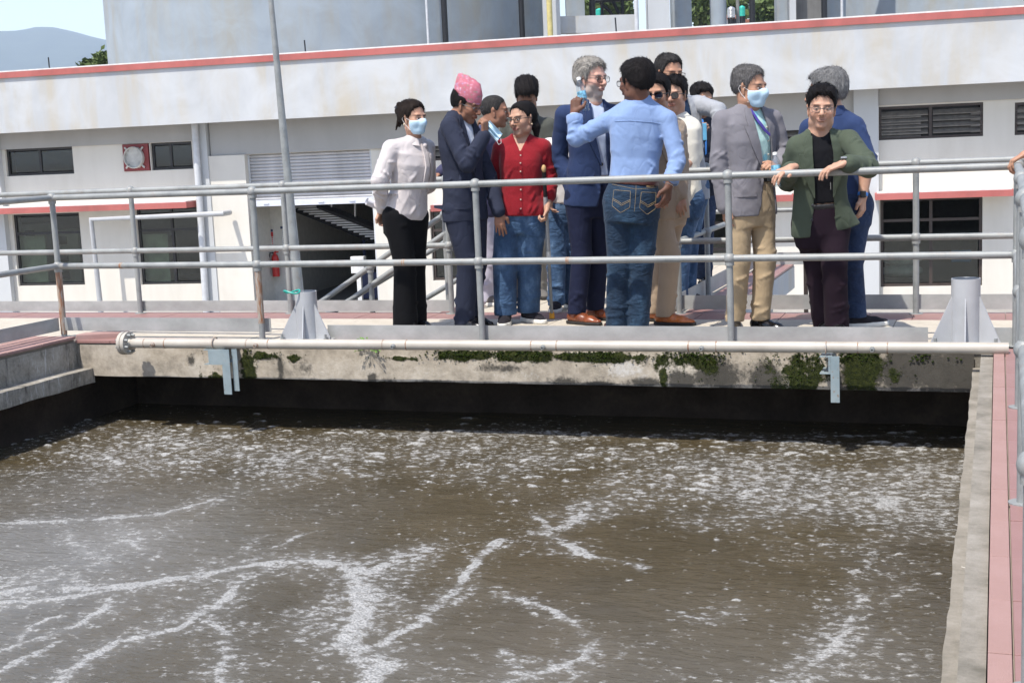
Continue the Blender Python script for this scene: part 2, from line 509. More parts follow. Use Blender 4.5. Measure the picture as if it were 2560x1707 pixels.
def m_water():
    t = NT('tank_water'); a = t.attr('foam').outputs['Fac']; v = t.coord()
    # foam: painted coverage broken up into small clumps and bubbles
    bub = t.voro(v, 85); vf = t.coord(scale=(.74, 1.0, 1))
    n = t.noise(vf, 22, 6, .70, .5); nf = t.noise(vf, 80, 4, .75)
    vd = t.n('VectorMath'); vd.operation = 'ADD'; t.set(vd.inputs[0], vf); nz = t.n('TexNoise'); t.set(nz.inputs['Vector'], vf); nz.inputs['Scale'].default_value = 45; sc_ = t.n('VectorMath'); sc_.operation = 'SCALE'; t.set(sc_.inputs[0], nz.outputs['Color']); sc_.inputs['Scale'].default_value = .03; t.set(vd.inputs[1], sc_.outputs[0])
    fl = t.math('SUBTRACT', .42, t.voro(vd.outputs[0], 26)); fl2 = t.math('SUBTRACT', .42, t.voro(vd.outputs[0], 58))
    cov = t.math('ADD', a, t.math('ADD', t.math('ADD', t.math('MULTIPLY', fl, .42), t.math('MULTIPLY', fl2, .22)), t.math('ADD', t.math('MULTIPLY', t.math('SUBTRACT', n, .5), .95), t.math('MULTIPLY', t.math('SUBTRACT', nf, .5), .55))))
    mask = t.ramp(cov, [(.50, 0), (.74, 1)])
    water = t.ramp(t.noise(v, 1.4, 4, .6, 1.0), [(.3, (.050, .039, .021)), (.7, (.072, .056, .031))])
    film_sheen = t.math('ADD', t.ramp(a, [(.44, 0), (.70, .22)]), t.math('MULTIPLY', t.attr('scum_sheen').outputs['Fac'], .58))
    water = t.mix(film_sheen, water, (.235, .23, .215))  # grey of the scum film and of reflected sky, painted into the water colour
    foamc = t.ramp(bub, [(.0, (.50, .49, .475)), (.40, (.40, .395, .38)), (.8, (.25, .245, .23))])
    c = t.mix(t.math('MULTIPLY', mask, .9), water, foamc)
    rough = t.math('ADD', t.math('MULTIPLY', mask, .28), .08)
    w1 = t.noise(t.coord(scale=(.55, 1.2, 1)), 8, 3, .5, 1.2)
    w2 = t.noise(t.coord(scale=(.45, 1.4, 1)), 30, 3, .55, .8)
    w3 = t.noise(t.coord(scale=(.55, 1.3, 1)), 85, 2, .5)
    h = t.math('ADD', t.math('MULTIPLY', w1, 1.2), t.math('ADD', t.math('MULTIPLY', w2, .75), t.math('MULTIPLY', w3, .24)))
    hb = t.math('MULTIPLY', t.math('SUBTRACT', .6, bub), t.math('MULTIPLY', mask, .9))
    t.bump(t.math('ADD', h, hb), .62, .013)
    t.b.inputs['IOR'].default_value = 1.33
    return t.out(c, rough, 0, .34)


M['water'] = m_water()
HAZE = 1.7e-4
rng = np.random.default_rng(7)
random.seed(7)
WZ = -0.63                      # water level

# ------------------------------------------------------------------ ground, hills
g = MB(); g.quadgrid([[(-6000, -6000, -2.2), (6000, -6000, -2.2)], [(-6000, 6000, -2.2), (6000, 6000, -2.2)]])
tag(g.build('ground', M['ground']), kind='structure')


def hill_mesh():
    # ridge far behind the plant, to the north-west
    pts = [(-900, 60), (-300, 70), (0, 80), (50, 78), (90, 69), (130, 69), (190, 82), (235, 95), (290, 106), (420, 150), (700, 210), (1200, 270), (1800, 330), (2600, 330)]
    xs = np.linspace(-900, 2600, 150)
    ys = np.interp(xs, [p[0] for p in pts], [p[1] for p in pts])
    rows = []
    prof = [(0, 1.0), (.35, .92), (.8, .70), (1.2, .45), (1.7, .18), (2.0, 0)]
    nz = np.cumsum(rng.normal(0, 1, 150)); nz = (nz - np.linspace(nz[0], nz[-1], 150)) * .6
    for dd, hh in prof:
        row = []
        for i, (x, y) in enumerate(zip(xs, ys)):
            d = ray(x, y + nz[i] * .2); top = CAM_POS + d * 4200
            dirn = np.array([d[0], d[1], 0]); dirn /= np.linalg.norm(dirn)
            p = top - dirn * dd * 900 * (1 + .15 * math.sin(i * .35 + dd * 3)); z = -2.2 + (top[2] + 2.2) * hh
            row.append((p[0], p[1], z))
        rows.append(row)
    back = [(p[0] * 1.25, p[1] * 1.25, -2.2) for p in rows[0]]
    m = MB(); m.quadgrid([back] + rows); return m


t = NT('forested_hill'); n = t.noise(t.coord(), .012, 6, .7)
M['hill'] = t.out(t.ramp(n, [(.35, (.015, .030, .030)), (.65, (.035, .055, .045))]), .95, 0, .1)
tag(hill_mesh().build('hills', M['hill'], smooth=60), kind='structure')

# ------------------------------------------------------------------ building
TH = R(4.7)
BU = np.array([math.cos(TH), math.sin(TH), 0]); BN = np.array([math.sin(TH), -math.cos(TH), 0])
B0 = CAM_POS + 29.0 * ray(1280, 600)
GZ = -2.2


def F(px, py, off=0.0):
    d = ray(px, py); P0 = B0 + off * BN
    tt = ((P0 - CAM_POS) @ BN) / (d @ BN); P = CAM_POS + d * tt
    return (P - B0) @ BU, P[2]


def FR(l, t, r, b, off=0.0):
    """pixel rectangle on the facade -> u0, u1, z0, z1"""
    mx, my = (l + r) / 2, (t + b) / 2
    return F(l, my, off)[0], F(r, my, off)[0], F(mx, b, off)[1], F(mx, t, off)[1]


bld = empty('treatment_building', (B0[0], B0[1], 0), TH, 'long white plant building with deep pale parapet and red coping', 'building')
T3 = lambda u, off, z: (u, -off, z)
UL, UR = F(-500, 600)[0], F(3100, 600)[0]
PB0, PB1 = F(0, 336, .75)[1], F(2560, 202, .75)[1]
zpb = (F(0, 336, .75)[1] + F(900, 289, .75)[1] + F(1777, 241, .75)[1] + F(2560, 202, .75)[1]) / 4
zct = (F(0, 186, .78)[1] + F(2560, 13, .78)[1]) / 2
zcb = (F(0, 199, .78)[1] + F(2560, 33, .78)[1]) / 2
DEP = 9.0

# parapet, its coping and soffit
m = MB(); m.box((UL, -.75, zpb), (UR, -.55, zcb)); m.build('parapet', M['parapet'], bld)
m = MB(); m.box((UL, -.795, zcb), (UR, -.50, zct)); cop = m.build('coping', M['coping'], bld)
m = MB(); m.box((UL, -.79, zct + .002), (UR, -.50, zct + .03)); m.build('coping_top', M['copetop'], bld)
m = MB(); m.box((UL, -.548, zpb + .06), (UR, DEP, zpb + .22)); m.build('roof', M['greywall'], bld)
# windows and openings (pixel rectangles in the photograph)
WIN = {
    'w1': FR(14, 370, 183, 438), 'w2': FR(374, 357, 481, 427), 'l1': FR(38, 534, 205, 714), 'l2': FR(345, 516, 500, 711),
    'door': None, 'v1': FR(1073, 318, 1300, 398), 'v2': FR(1780, 282, 2136, 372), 'v3': FR(2197, 262, 2458, 346), 'v4': FR(2537, 251, 2800, 333),
    'l3': FR(1078, 520, 1280, 700), 'l4': FR(1560, 506, 1830, 690), 'l5': FR(2201, 494, 2456, 716), 'l6': FR(2538, 486, 2800, 712)}
fanr = FR(309, 360, 375, 428)
WIN['w2'] = (fanr[1] + .02, WIN['w2'][1], fanr[2], fanr[3])
du0, du1 = (F(619, 388)[0] + F(641, 749)[0]) / 2, (F(927.6, 372)[0] + F(948, 749)[0]) / 2
dz1 = F(775, 381)[1]
WIN['door'] = (du0, du1, GZ, dz1)
holes = list(WIN.values()) + [fanr]
us = sorted({UL, UR} | {h[0] for h in holes} | {h[1] for h in holes}); zs_ = sorted({GZ, zpb + .06} | {h[2] for h in holes} | {h[3] for h in holes})
m = MB()
for i in range(len(us) - 1):
    for j in range(len(zs_) - 1):
        cu, cz = (us[i] + us[i + 1]) / 2, (zs_[j] + zs_[j + 1]) / 2
        if any(h[0] < cu < h[1] and h[2] < cz < h[3] for h in holes): continue
        b = len(m.v); m.v += [(us[i], 0, zs_[j]), (us[i + 1], 0, zs_[j]), (us[i + 1], 0, zs_[j + 1]), (us[i], 0, zs_[j + 1])]; m.f.append((b, b + 1, b + 2, b + 3))
for h in holes:
    a, b_, c, d = h; D = .22
    for p, q in (((a, c), (a, d)), ((b_, d), (b_, c)), ((a, d), (b_, d)), ((b_, c), (a, c))):
        b = len(m.v); m.v += [(p[0], 0, p[1]), (q[0], 0, q[1]), (q[0], D, q[1]), (p[0], D, p[1])]; m.f.append((b, b + 1, b + 2, b + 3))
me = bpy.data.meshes.new('wall'); me.from_pydata(m.v, [], m.f); me.materials.append(M['cream'])
link('wall', me, None, bld)
# inside of the hall
m = MB(); m.box((UL, DEP - .1, GZ), (UR, DEP, zpb + .06)); m.box((UL, .25, GZ + .001), (UR, DEP - .1, GZ + .02)); m.build('interior_shell', M['intdark'], bld)
for uu in (du0 - .25, du1 + .2, F(2136, 600)[0], UL, UR - .2):
    MB().box((uu, .24, GZ + .02), (uu + .15, DEP - .1, zpb + .05)).build('partition', M['intwall'], bld)
# grey beam bands under the parapet
zb_l = F(300, 361)[1]; zb_m = F(760, 380)[1]
m = MB()
ucol = F(515, 480)[0]
m.box((UL, -.06, zb_l), (F(497, 350)[0], -.003, zpb + .06)); m.build('lintel_beam', M['greywall'], bld)
m = MB(); m.box((F(532, 400)[0], -.06, zb_m), (F(2136, 300)[0], -.003, zpb + .06)); m.build('lintel_beam', M['greywall'], bld)
m = MB(); m.box((F(2197, 300)[0], -.06, F(2330, 258)[1]), (UR, -.003, zpb + .06)); m.build('lintel_beam', M['greywall'], bld)
# pilasters
for l, r_ in ((-60, 14), (500, 534), (2136, 2197)):
    m = MB(); m.box((F(l, 480)[0], -.16, GZ), (F(r_, 480)[0], -.004, zpb + .06)); m.build('pilaster', M['pilaster'], bld)
# white piers either side of the roller shutter
m = MB(); m.box((F(534, 560)[0] + .01, -.13, GZ), (du0, -.004, zb_m - .004)); m.build('pier', M['cream'], bld)


def window(key, cols, rows, fm, name='window', pane=True, rowsplit=None):
    a, b, c, d = WIN[key]; y = .10; fw = .055
    fr = MB()
    fr.box((a, y - .03, c), (b, y + .03, c + fw)); fr.box((a, y - .03, d - fw), (b, y + .03, d))
    fr.box((a, y - .03, c + fw), (a + fw, y + .03, d - fw)); fr.box((b - fw, y - .03, c + fw), (b, y + .03, d - fw))
    for s in cols:
        x = a + (b - a) * s; fr.box((x - .03, y - .028, c + fw), (x + .03, y + .028, d - fw))
    for s in rows:
        z = c + (d - c) * s; fr.box((a + fw, y - .029, z - .028), (b - fw, y + .029, z + .028))
    w = fr.build(name, fm, bld)
    xs = [a + fw] + [a + (b - a) * s for s in cols] + [b - fw]; zz = [c + fw] + [c + (d - c) * s for s in rows] + [d - fw]
    for i in range(len(xs) - 1):
        for j in range(len(zz) - 1):
            g = MB(); g.box((xs[i] + .02, y - .004, zz[j] + .02), (xs[i + 1] - .02, y + .002, zz[j + 1] - .02)); g.build('pane', M['glass'], w)
    return w


window('w1', [.49], [], M['frame']); window('w2', [.45], [], M['frame'])
window('l1', [.56], [.73], M['frame']); window('l2', [.55], [.70], M['frame'])
window('l3', [.5], [.7], M['framebr']); window('l4', [.5], [.35, .7], M['framebr']); window('l5', [.5], [.75], M['framebr']); window('l6', [.5], [.75], M['framebr'])
# pale sash of the open sliding halves
for key in ('v1', 'v2', 'v3', 'v4'):
    a, b, c, d = WIN[key]
    fr = MB(); y = .08
    for bx in ((a, c, b, c + .05), (a, d - .05, b, d), (a, c + .05, a + .05, d - .05), (b - .05, c + .05, b, d - .05), ((a + b) / 2 - .03, c + .05, (a + b) / 2 + .03, d - .05)):
        fr.box((bx[0], y - .05, bx[1]), (bx[2], y + .05, bx[3]))
    w = fr.build('louvred_vent', M['framebr'], bld)
    sl = MB(); n = 4; ph = (d - c - .1) / (n + .6)
    hw = (b - a) / 2 - .09
    P = [(-hw, -.045, -.035), (hw, -.045, -.035), (hw, .03, .045), (-hw, .03, .045)]
    sl.hexa([(-hw, -.05, -.04), (hw, -.05, -.04), (hw, .03, .045), (-hw, .03, .045), (-hw, -.05, -.022), (hw, -.05, -.022), (hw, .03, .063), (-hw, .03, .063)])
    sm = sl.mesh('slat', M['louvre'])
    for half in (0, 1):
        for k in range(n):
            link('slat', sm, None, w, ((a + b) / 2 + (hw + .06) * (-1 if half == 0 else 1) * .985, y, c + .06 + ph * (k + .6)))
    MB().box((a, .2, c), (b, .21, d)).build('backing', M['black'], w)


def awning(l, tl, bl, r_, tr, br, off=.6, cap=None):
    u0, u1 = F(l, (tl + bl) / 2, off)[0], F(r_, (tr + br) / 2, off)[0]
    z1 = (F(l, tl, off)[1] + F(r_, tr, off)[1]) / 2; z0 = (F(l, bl, off)[1] + F(r_, br, off)[1]) / 2
    a = MB().box((u0, -off, z0), (u1, -off + .05, z1)).box((u0, -off + .052, z0), (u0 + .04, -.003, z1)).box((u1 - .04, -off + .052, z0), (u1, -.003, z1)).build('awning', M['coping'], bld)
    MB().box((u0 + .042, -off + .052, z0 + .02), (u1 - .042, -.003, z1 + .025)).build('awning_slab', M['copetop'], a)


awning(-200, 527, 540, 466, 507, 523, .6); awning(2187, 485, 501, 2536, 474, 490, .6); awning(1076, 512, 528, 1500, 502, 518, .45); awning(1560, 499, 515, 1984, 489, 505, .45)

# exhaust fan in its dark red panel
a, b, c, d = fanr
fp = MB().box((a + .005, -.03, c + .005), (b - .02, .05, d - .005)).build('exhaust_fan', M['darkred'], bld)
cu, cz = (a + b) / 2 - .03, (c + d) / 2; rr = (d - c) * .40
rm = MB(); rm.lathe([(rr * 1.0, 0), (rr * 1.0, .09), (rr * .93, .10), (rr * .90, .09), (rr * .90, .0)], (cu, -.03, cz), 32, (0, -1, 0)); rm.build('fan_ring', M['fanwhite'], fp, smooth=40)
for k in range(5):
    z = cz + rr * (-.72 + k * .36); hw = math.sqrt(max(.01, (rr * .9) ** 2 - (z - cz) ** 2))
    MB().hexa([(cu - hw, -.05, z - .055), (cu + hw, -.05, z - .055), (cu + hw, -.065, z + .052), (cu - hw, -.065, z + .052), (cu - hw, -.056, z - .055), (cu + hw, -.056, z - .055), (cu + hw, -.071, z + .052), (cu - hw, -.071, z + .052)]).build('flap', M['fanwhite'], fp)
for sx in (-1, 1):
    for sz in (-1, 1):
        MB().tube([(cu + sx * rr * .68, -.05, cz + sz * rr * .68), (cu + sx * rr * .95, -.045, cz + sz * rr * .95)], .022, 8).build('bracket', M['fanwhite'], fp)

# roller shutter, half open
zs0 = (F(646, 516)[1] + F(933, 509)[1]) / 2
sh = empty('roller_shutter', (0, 0, 0), parent=bld)
rail_h = .135
MB().bbox((du0 + .01, .06, zs0), (du1 - .01, .10, zs0 + rail_h), .006).build('bottom_rail', M['shutterrail'], sh)
for s in (.1, .3, .55, .8): MB().bbox((du0 + (du1 - du0) * s, .04, zs0 + .05), (du0 + (du1 - du0) * s + .13, .06, zs0 + .085), .006).build('handle', M['shutterrail'], sh)
ns = 14; sp = (dz1 - zs0 - rail_h) / ns
P = []
for k in range(9):
    q = k / 8; P.append((.09 - .026 * math.sin(q * math.pi), q * (sp - .006)))
sm = MB().quadgrid([[(0, y, z) for y, z in P], [(du1 - du0 - .02, y, z) for y, z in P]]).quadgrid([[(0, .105, 0), (0, .105, sp - .006)], [(du1 - du0 - .02, .105, 0), (du1 - du0 - .02, .105, sp - .006)]]).mesh('slat', M['shutter'], 40)
for k in range(ns): link('slat', sm, None, sh, (du0 + .01, 0, zs0 + rail_h + k * sp))
for uu in (du0, du1 - .04): MB().box((uu, .02, GZ), (uu + .04, .058, dz1)).build('guide', M['downpipe'], sh)

# hall seen under the shutter
zi = GZ + .02
MB().box((du0 - .1, 1.2, zi), (F(738, 640, -1.2)[0], 1.3, zpb)).build('interior_wall', M['intwall'], bld)
OI = -1.17
st = empty('interior_stair', (0, 0, 0), parent=bld)
pA = np.array([*F(735, 520, -1.8)]); pB = np.array([*F(930, 598, -1.8)])
for k in range(15):
    q = k / 14; u = pA[0] + (pB[0] - pA[0]) * q; z = pA[1] + (pB[1] - pA[1]) * q
    MB().box((u - .02, 1.75, z), (u + .62, 2.0, z + .03)).build('tread', M['downpipe'], st)
MB().tube([(pA[0] + .65, 1.7, pA[1] + .06), (pB[0] + .65, 1.7, pB[1] + .06)], .09, 4).build('stringer', M['black'], st)
MB().tube([(pA[0] - .06, 2.05, pA[1] - .06), (pB[0] - .06, 2.05, pB[1] - .06)], .06, 4).build('stringer', M['black'], st)
for s in (.15, .45, .75):
    u = pA[0] + (pB[0] - pA[0]) * s + .7; z = pA[1] + (pB[1] - pA[1]) * s
    MB().tube([(u, 1.7, z), (u + .05, 1.7, z + .9)], .025, 6).build('baluster', M['downpipe'], st)
ug, zg = F(828, 605, OI + .3)
MB().tube([(ug, 2.9, zi), (ug, 2.9, zg), (ug + 1.2, 2.9, zg + .2)], .045, 4).build('hoist_frame', M['bluesteel'], bld)
ug, zg = F(860, 735, OI + .6); MB().bbox((ug - .1, 1.9, zi), (ug + 1.3, 2.6, zg + .35), .02).build('machine_base', M['bluesteel'], bld)
# wall notice: lines of small unreadable print under a red and blue head
u0, u1, z0, z1 = FR(667, 573, 683, 614, OI)
nb = MB().box((u0, 1.185, z0), (u1, 1.197, z1)).build('wall_notice', M['panelwhite'], bld)
hh = z1 - z0
MB().box((u0 + .004, 1.180, z1 - hh * .16), (u1 - .004, 1.186, z1 - .005)).build('notice_header', M['bluesteel'], nb)
MB().box((u0 + .004, 1.180, z1 - hh * .46), (u1 - .004, 1.186, z1 - hh * .18)).build('notice_band', M['red'], nb)
mm = MB()
for r_ in range(4):
    for c_ in range(3): mm.box((u0 + .02 + c_ * (u1 - u0) / 3.3, 1.181, z0 + .03 + r_ * hh * .12), (u0 + .02 + c_ * (u1 - u0) / 3.3 + .03, 1.186, z0 + .055 + r_ * hh * .12))
mm.build('notice_print', M['ind_red'], nb)
u0, u1, z0, z1 = FR(700, 566, 730, 572, OI)
wb = MB().box((u0, 1.185, z0), (u1, 1.197, z1)).build('wall_board', M['bluesteel'], bld)
u0, u1, z0, z1 = FR(704, 578, 728, 612, OI)
wb = MB().box((u0, 1.187, z0), (u1, 1.197, z1)).build('wall_chart', M['panelwhite'], bld)
for r_ in range(6): MB().box((u0 + .02, 1.182, z0 + .04 + r_ * (z1 - z0) / 6.6), (u1 - .03 - .04 * (r_ % 3), 1.188, z0 + .055 + r_ * (z1 - z0) / 6.6)).build('chart_line', M['blacktext'], wb)
u0, z0 = F(652, 530, OI); u1, z1 = F(655, 640, OI)
MB().tube([(u0, 1.12, z0), (u0, 1.12, z1 + .4), (u1, 1.12, z1)], .03, 8).bbox((u1 - .07, 1.05, z1 - .1), (u1 + .09, 1.15, z1 + .12), .02).build('red_fire_pipe', M['red'], bld)
# sacks on the inside of the right window
for k in range(2):
    u, z = F(2255, 676 - 30 * k, -.9)
    MB().ball((u, .9, z), (.42, .3, .14), 20, 10).build('sack', M['sack'], bld, smooth=60)
MB().bbox((F(2205, 700, -.9)[0], .6, GZ + .02), (F(2330, 700, -.9)[0], 1.3, F(2255, 692, -.9)[1]), .02).build('store_table', M['framebr'], bld)
u, z = F(2415, 640, -.8); MB().bbox((u - .28, .8, z - .12), (u + .1, .85, z + .12), .01).build('blue_box', M['bluewall'], bld)
# cubicles behind the left windows
for l, r_, t_, b_ in ((140, 200, 575, 714), (60, 120, 560, 714), (350, 420, 590, 711)):
    u0, u1, z0, z1 = FR(l, t_, r_, b_, -1.2); cb = MB().bbox((u0, 1.2, GZ + .02), (u1, 1.7, z1), .02).build('switch_cabinet', M['intwall'], bld)
    for k in range(3): MB().box((u0 + .1, 1.185, z1 - .35 - k * .42), (u0 + .35, 1.199, z1 - .15 - k * .42)).build('cabinet_display', M['black'], cb)

for l, r_, t_, b_ in ((50, 118, 590, 706), (352, 424, 585, 704)):
    u0, u1, z0, z1 = FR(l, t_, r_, b_, -.3); MB().bbox((u0, .28, z0), (u1, .30, z1), .004).build('window_blind', M['blind'], bld)
# pipes on the facade
def Fp(px, py, off):
    u, z = F(px, py, off); return B0[0] + BU[0] * u + BN[0] * off, B0[1] + BU[1] * u + BN[1] * off, z


dp = MB().tube([(F(487, 318, .26)[0], -.26, zpb - .002), (F(500, 520, .26)[0], -.26, F(500, 520, .26)[1]), (F(505, 640, .26)[0], -.26, GZ)], .075, 12)
tag(dp.build('rainwater_downpipe', M['downpipe'], None, smooth=50, loc=bld.location), 'grey rainwater downpipe running down beside the wall pilaster left of the shutter', 'downpipe')
bpy.data.objects['rainwater_downpipe'].rotation_euler = (0, 0, TH)
sp_ = MB(); p = [Fp(574, 531, .25), Fp(556, 534, .62), Fp(228, 549, .62), Fp(250, 756, .62)]
p.append((p[3][0], p[3][1], GZ)); sp_.tube(p, .062, 12)
tag(sp_.build('silver_bent_pipe', M['whitesteel'], None, smooth=50), 'silver pipe elbowed across the front of the left lower window', 'pipe')

# fire extinguisher and control box are things of their own
def extinguisher():
    u, z = F(689, 664, OI + .14)
    P = B0 + BU * u + BN * (OI + .14); r_ = .085
    e = empty('fire_extinguisher', (P[0], P[1], z - .25), TH, 'red fire extinguisher hung on the white inside wall under the half open shutter', 'extinguisher')
    MB().lathe([(0, 0), (r_, .0), (r_, .42), (r_ * .75, .49), (.03, .52), (.03, .56), (0, .56)], n=20).build('cylinder', M['red'], e, smooth=40)
    MB().tube([(-.02, 0, .55), (.09, 0, .63), (.13, 0, .66)], .016, 6).tube([(0, 0, .55), (.1, -.01, .57)], .014, 6).build('handle', M['red'], e)
    MB().tube([(0, 0, .54), (-.1, -.02, .55), (-.16, -.02, .40), (-.17, -.02, .1), (-.17, -.02, -.05)], .018, 8).build('hose', M['black'], e)


extinguisher()


def control_box():
    u, z = F(895, 652, -.6); P = B0 + BU * u - BN * .6
    e = empty('control_panel', (P[0], P[1], GZ), TH, 'white control box on a post with coloured buttons in the shutter doorway', 'control panel')
    zz = z - GZ
    MB().box((-.05, -.02, 0), (.05, .06, zz - .3)).build('post', M['panelwhite'], e)
    b = MB().bbox((-.16, -.06, zz - .28), (.16, .12, zz + .1), .015).build('box', M['panelwhite'], e)
    MB().box((-.11, -.066, zz - .10), (-.03, -.060, zz + .03)).build('gauge', M['sack'], b)
    for k, mt in enumerate(('ind_green', 'ind_red', 'ind_red')):
        MB().lathe([(0, .02), (.018, .02), (.018, 0)], (.02 + k * .045, -.062, zz), 10, (0, -1, 0)).build('button', M[mt], b)
        MB().lathe([(0, .02), (.018, .02), (.018, 0)], (.02 + k * .045, -.062, zz - .07), 10, (0, -1, 0)).build('button', M['ind_red' if k else 'yellow'], b)


control_box()
# dark bracket post by the right wall
P = onY(2014, 654, 3.9); tag(MB().bbox((P[0] - .018, P[1] - .02, GZ), (P[0] + .018, P[1] + .02, P[2]), .004).build('bracket_post', M['framebr']), 'thin dark steel post in front of the white wall behind the leaning man', 'post')
# lightning rods on the coping
for px, py0, py1 in ((124, 173, 144), (764, 131, 101), (1541, 81, 45)):
    u, z = F(px, py0, .6); u2, z2 = F(px - 3, py1, .6)
    o = MB().tube([(u, -.6, z - .05), (u2, -.6, z2)], .016, 5).build('roof_rod', M['black'], None, loc=bld.location); o.rotation_euler = (0, 0, TH)
    tag(o, {124: 'thin dark rod on the coping at the far left against the mountain', 764: 'thin leaning dark rod on the coping in front of the big tank', 1541: 'thin dark rod on the coping in front of the pale concrete beam'}[px], 'rod', 'rods along the roof coping')

# ------------------------------------------------------------------ tanks and frame behind the building
D2 = 46.0


def at(px, py, d): return CAM_POS + ray(px, py) * d


def vert(name, px, py, d, w, mat, label, cat, zt=14.0, shape='box', dep=None, group=None):
    P = at(px, py, d)
    m = MB()
    if shape == 'box':
        dd = dep or w; a = -YAW
        m.box((-w / 2, 0, GZ), (w / 2, dd, zt))
    else: m.tube([(0, 0, GZ), (0, 0, zt)], w / 2, 14)
    o = m.build(name, mat, None, smooth=50, loc=(P[0], P[1], 0)); o.rotation_euler = (0, 0, YAW)
    return tag(o, label, cat, group)


S2 = FPX / D2
c = at(845, 100, 52.0)
rad = 557 / (FPX / 52.0)
tk = empty('digester_tank', (c[0], c[1], 0), 0, 'huge round blue grey concrete tank behind the roof at left', 'tank')
MB().lathe([(rad, GZ), (rad, 16), (0, 16.5)], n=96).build('shell', M['tank'], tk, smooth=30)
c2 = at(2560, 60, 55.0); rad2 = 480 / (FPX / 55.0)
tk2 = empty('digester_tank', (c2[0], c2[1], 0), 0, 'huge round grey tank behind the roof at the right edge', 'tank')
MB().lathe([(rad2, GZ), (rad2, 16), (0, 16.5)], n=96).build('shell', M['tank'], tk2, smooth=30)
for px, w, mt, lab in ((1069, 7, 'downpipe', 'thin white vertical pipe left of the black pipe on the round tank'), (1112, 15, 'black', 'black vertical pipe on the left round tank beside a thin white pipe'), (1305, 14, 'black', 'black vertical pipe near the right limb of the left tank'), (2105, 7, 'downpipe', 'thin white vertical pipe beside the right round tank')):
    d_ = {1069: 44.2, 1112: 44.0, 1305: 45.5, 2105: 44.5}[px]
    vert('vertical_pipe', px, 60, d_, w / (FPX / d_), M[mt], lab, 'pipe', shape='tube', group='pipes standing behind the roof')
vert('concrete_column', 1380, 60, 44.0, 42 / (FPX / 44), M['pilaster'], 'pale concrete column carrying the yellow pipe', 'column')
vert('vertical_pipe', 1375, 60, 43.6, 14 / (FPX / 43.6), M['yellow'], 'yellow vertical pipe on a pale concrete column', 'pipe', shape='tube', group='pipes standing behind the roof')
vert('concrete_column', 1440, 60, 47.0, 46 / (FPX / 47), M['tank'], 'blue grey column just right of the yellow pipe', 'column', zt=14)
vert('vertical_pipe', 1481, 20, 45.5, 15 / (FPX / 45.5), M['black'], 'black vertical pipe at the left side of the tree opening', 'pipe', shape='tube', group='pipes standing behind the roof')
vert('vertical_pipe', 1591, 30, 43.6, 11 / (FPX / 43.6), M['downpipe'], 'brownish grey pipe crossing the end of the concrete beam', 'pipe', shape='tube', group='pipes standing behind the roof')
vert('concrete_column', 1648, 60, 44.0, 54 / (FPX / 44), M['pilaster'], 'broad pale concrete column right of the concrete beam', 'column')
vert('concrete_column', 1706, 60, 46.0, 48 / (FPX / 46), M['tank'], 'grey column behind the broad pale column', 'column')
vert('concrete_column', 1796, 60, 46.0, 42 / (FPX / 46), M['tank'], 'grey round column between two gaps with trees', 'column', shape='tube')
vert('vertical_pipe', 1881, 60, 44.0, 15 / (FPX / 44), M['black'], 'black vertical pipe in the gap beside the teal water tank', 'pipe', shape='tube', group='pipes standing behind the roof')
vert('vertical_pipe', 1845, 60, 48.0, 9 / (FPX / 48), M['galv'], 'slim grey pole between the silver and the teal tank', 'pipe', shape='tube', group='pipes standing behind the roof')
vert('concrete_column', 1960, 60, 46.0, 34 / (FPX / 46), M['tank'], 'blue grey column at the right of the tree gap', 'column')
vert('concrete_column', 1983, 60, 45.0, 15 / (FPX / 45), M['pilaster'], 'slim pale column beside the dark stained wall', 'column')
vert('stained_wall', 2022, 60, 45.6, 64 / (FPX / 45.6), M['tankdark'], 'dark water stained concrete wall with white streaks', 'wall', dep=.6)
vert('vertical_pipe', 2061, 60, 44.2, 15 / (FPX / 44.2), M['black'], 'black vertical pipe at the edge of the right round tank', 'pipe', shape='tube', group='pipes standing behind the roof')
vert('stained_wall', 2085, 60, 47.6, 60 / (FPX / 47.6), M['tank'], 'grey wall strip left of the right round tank', 'wall', dep=.6)
Pa, Pb = at(1398, 63, 44.5), at(1592, 58, 44.5)
m = MB(); hz = 42 / (FPX / 44.5)
m.hexa([(*Pa[:2], Pa[2] - hz / 2), (*Pb[:2], Pb[2] - hz / 2), (Pb[0] - .15, Pb[1] + .4, Pb[2] - hz / 2), (Pa[0] - .15, Pa[1] + .4, Pa[2] - hz / 2), (*Pa[:2], Pa[2] + hz / 2), (*Pb[:2], Pb[2] + hz / 2), (Pb[0] - .15, Pb[1] + .4, Pb[2] + hz / 2), (Pa[0] - .15, Pa[1] + .4, Pa[2] + hz / 2)])
tag(m.build('concrete_beam', M['parapet']), 'pale horizontal concrete beam between two columns behind the roof', 'beam')
fr = MB()
for a, b in (((1488, 5), (1592, -2)), ((1500, 8), (1525, 30)), ((1525, 30), (1530, 40)), ((1530, 0), (1548, 36)), ((1556, 0), (1556, 36)), ((1505, -60), (1505, 40))):
    fr.tube([at(*a, 47), at(*b, 47)], .06, 5)
tag(fr.build('steel_frame', M['black']), 'dark braced steel frame in the opening with trees', 'frame')


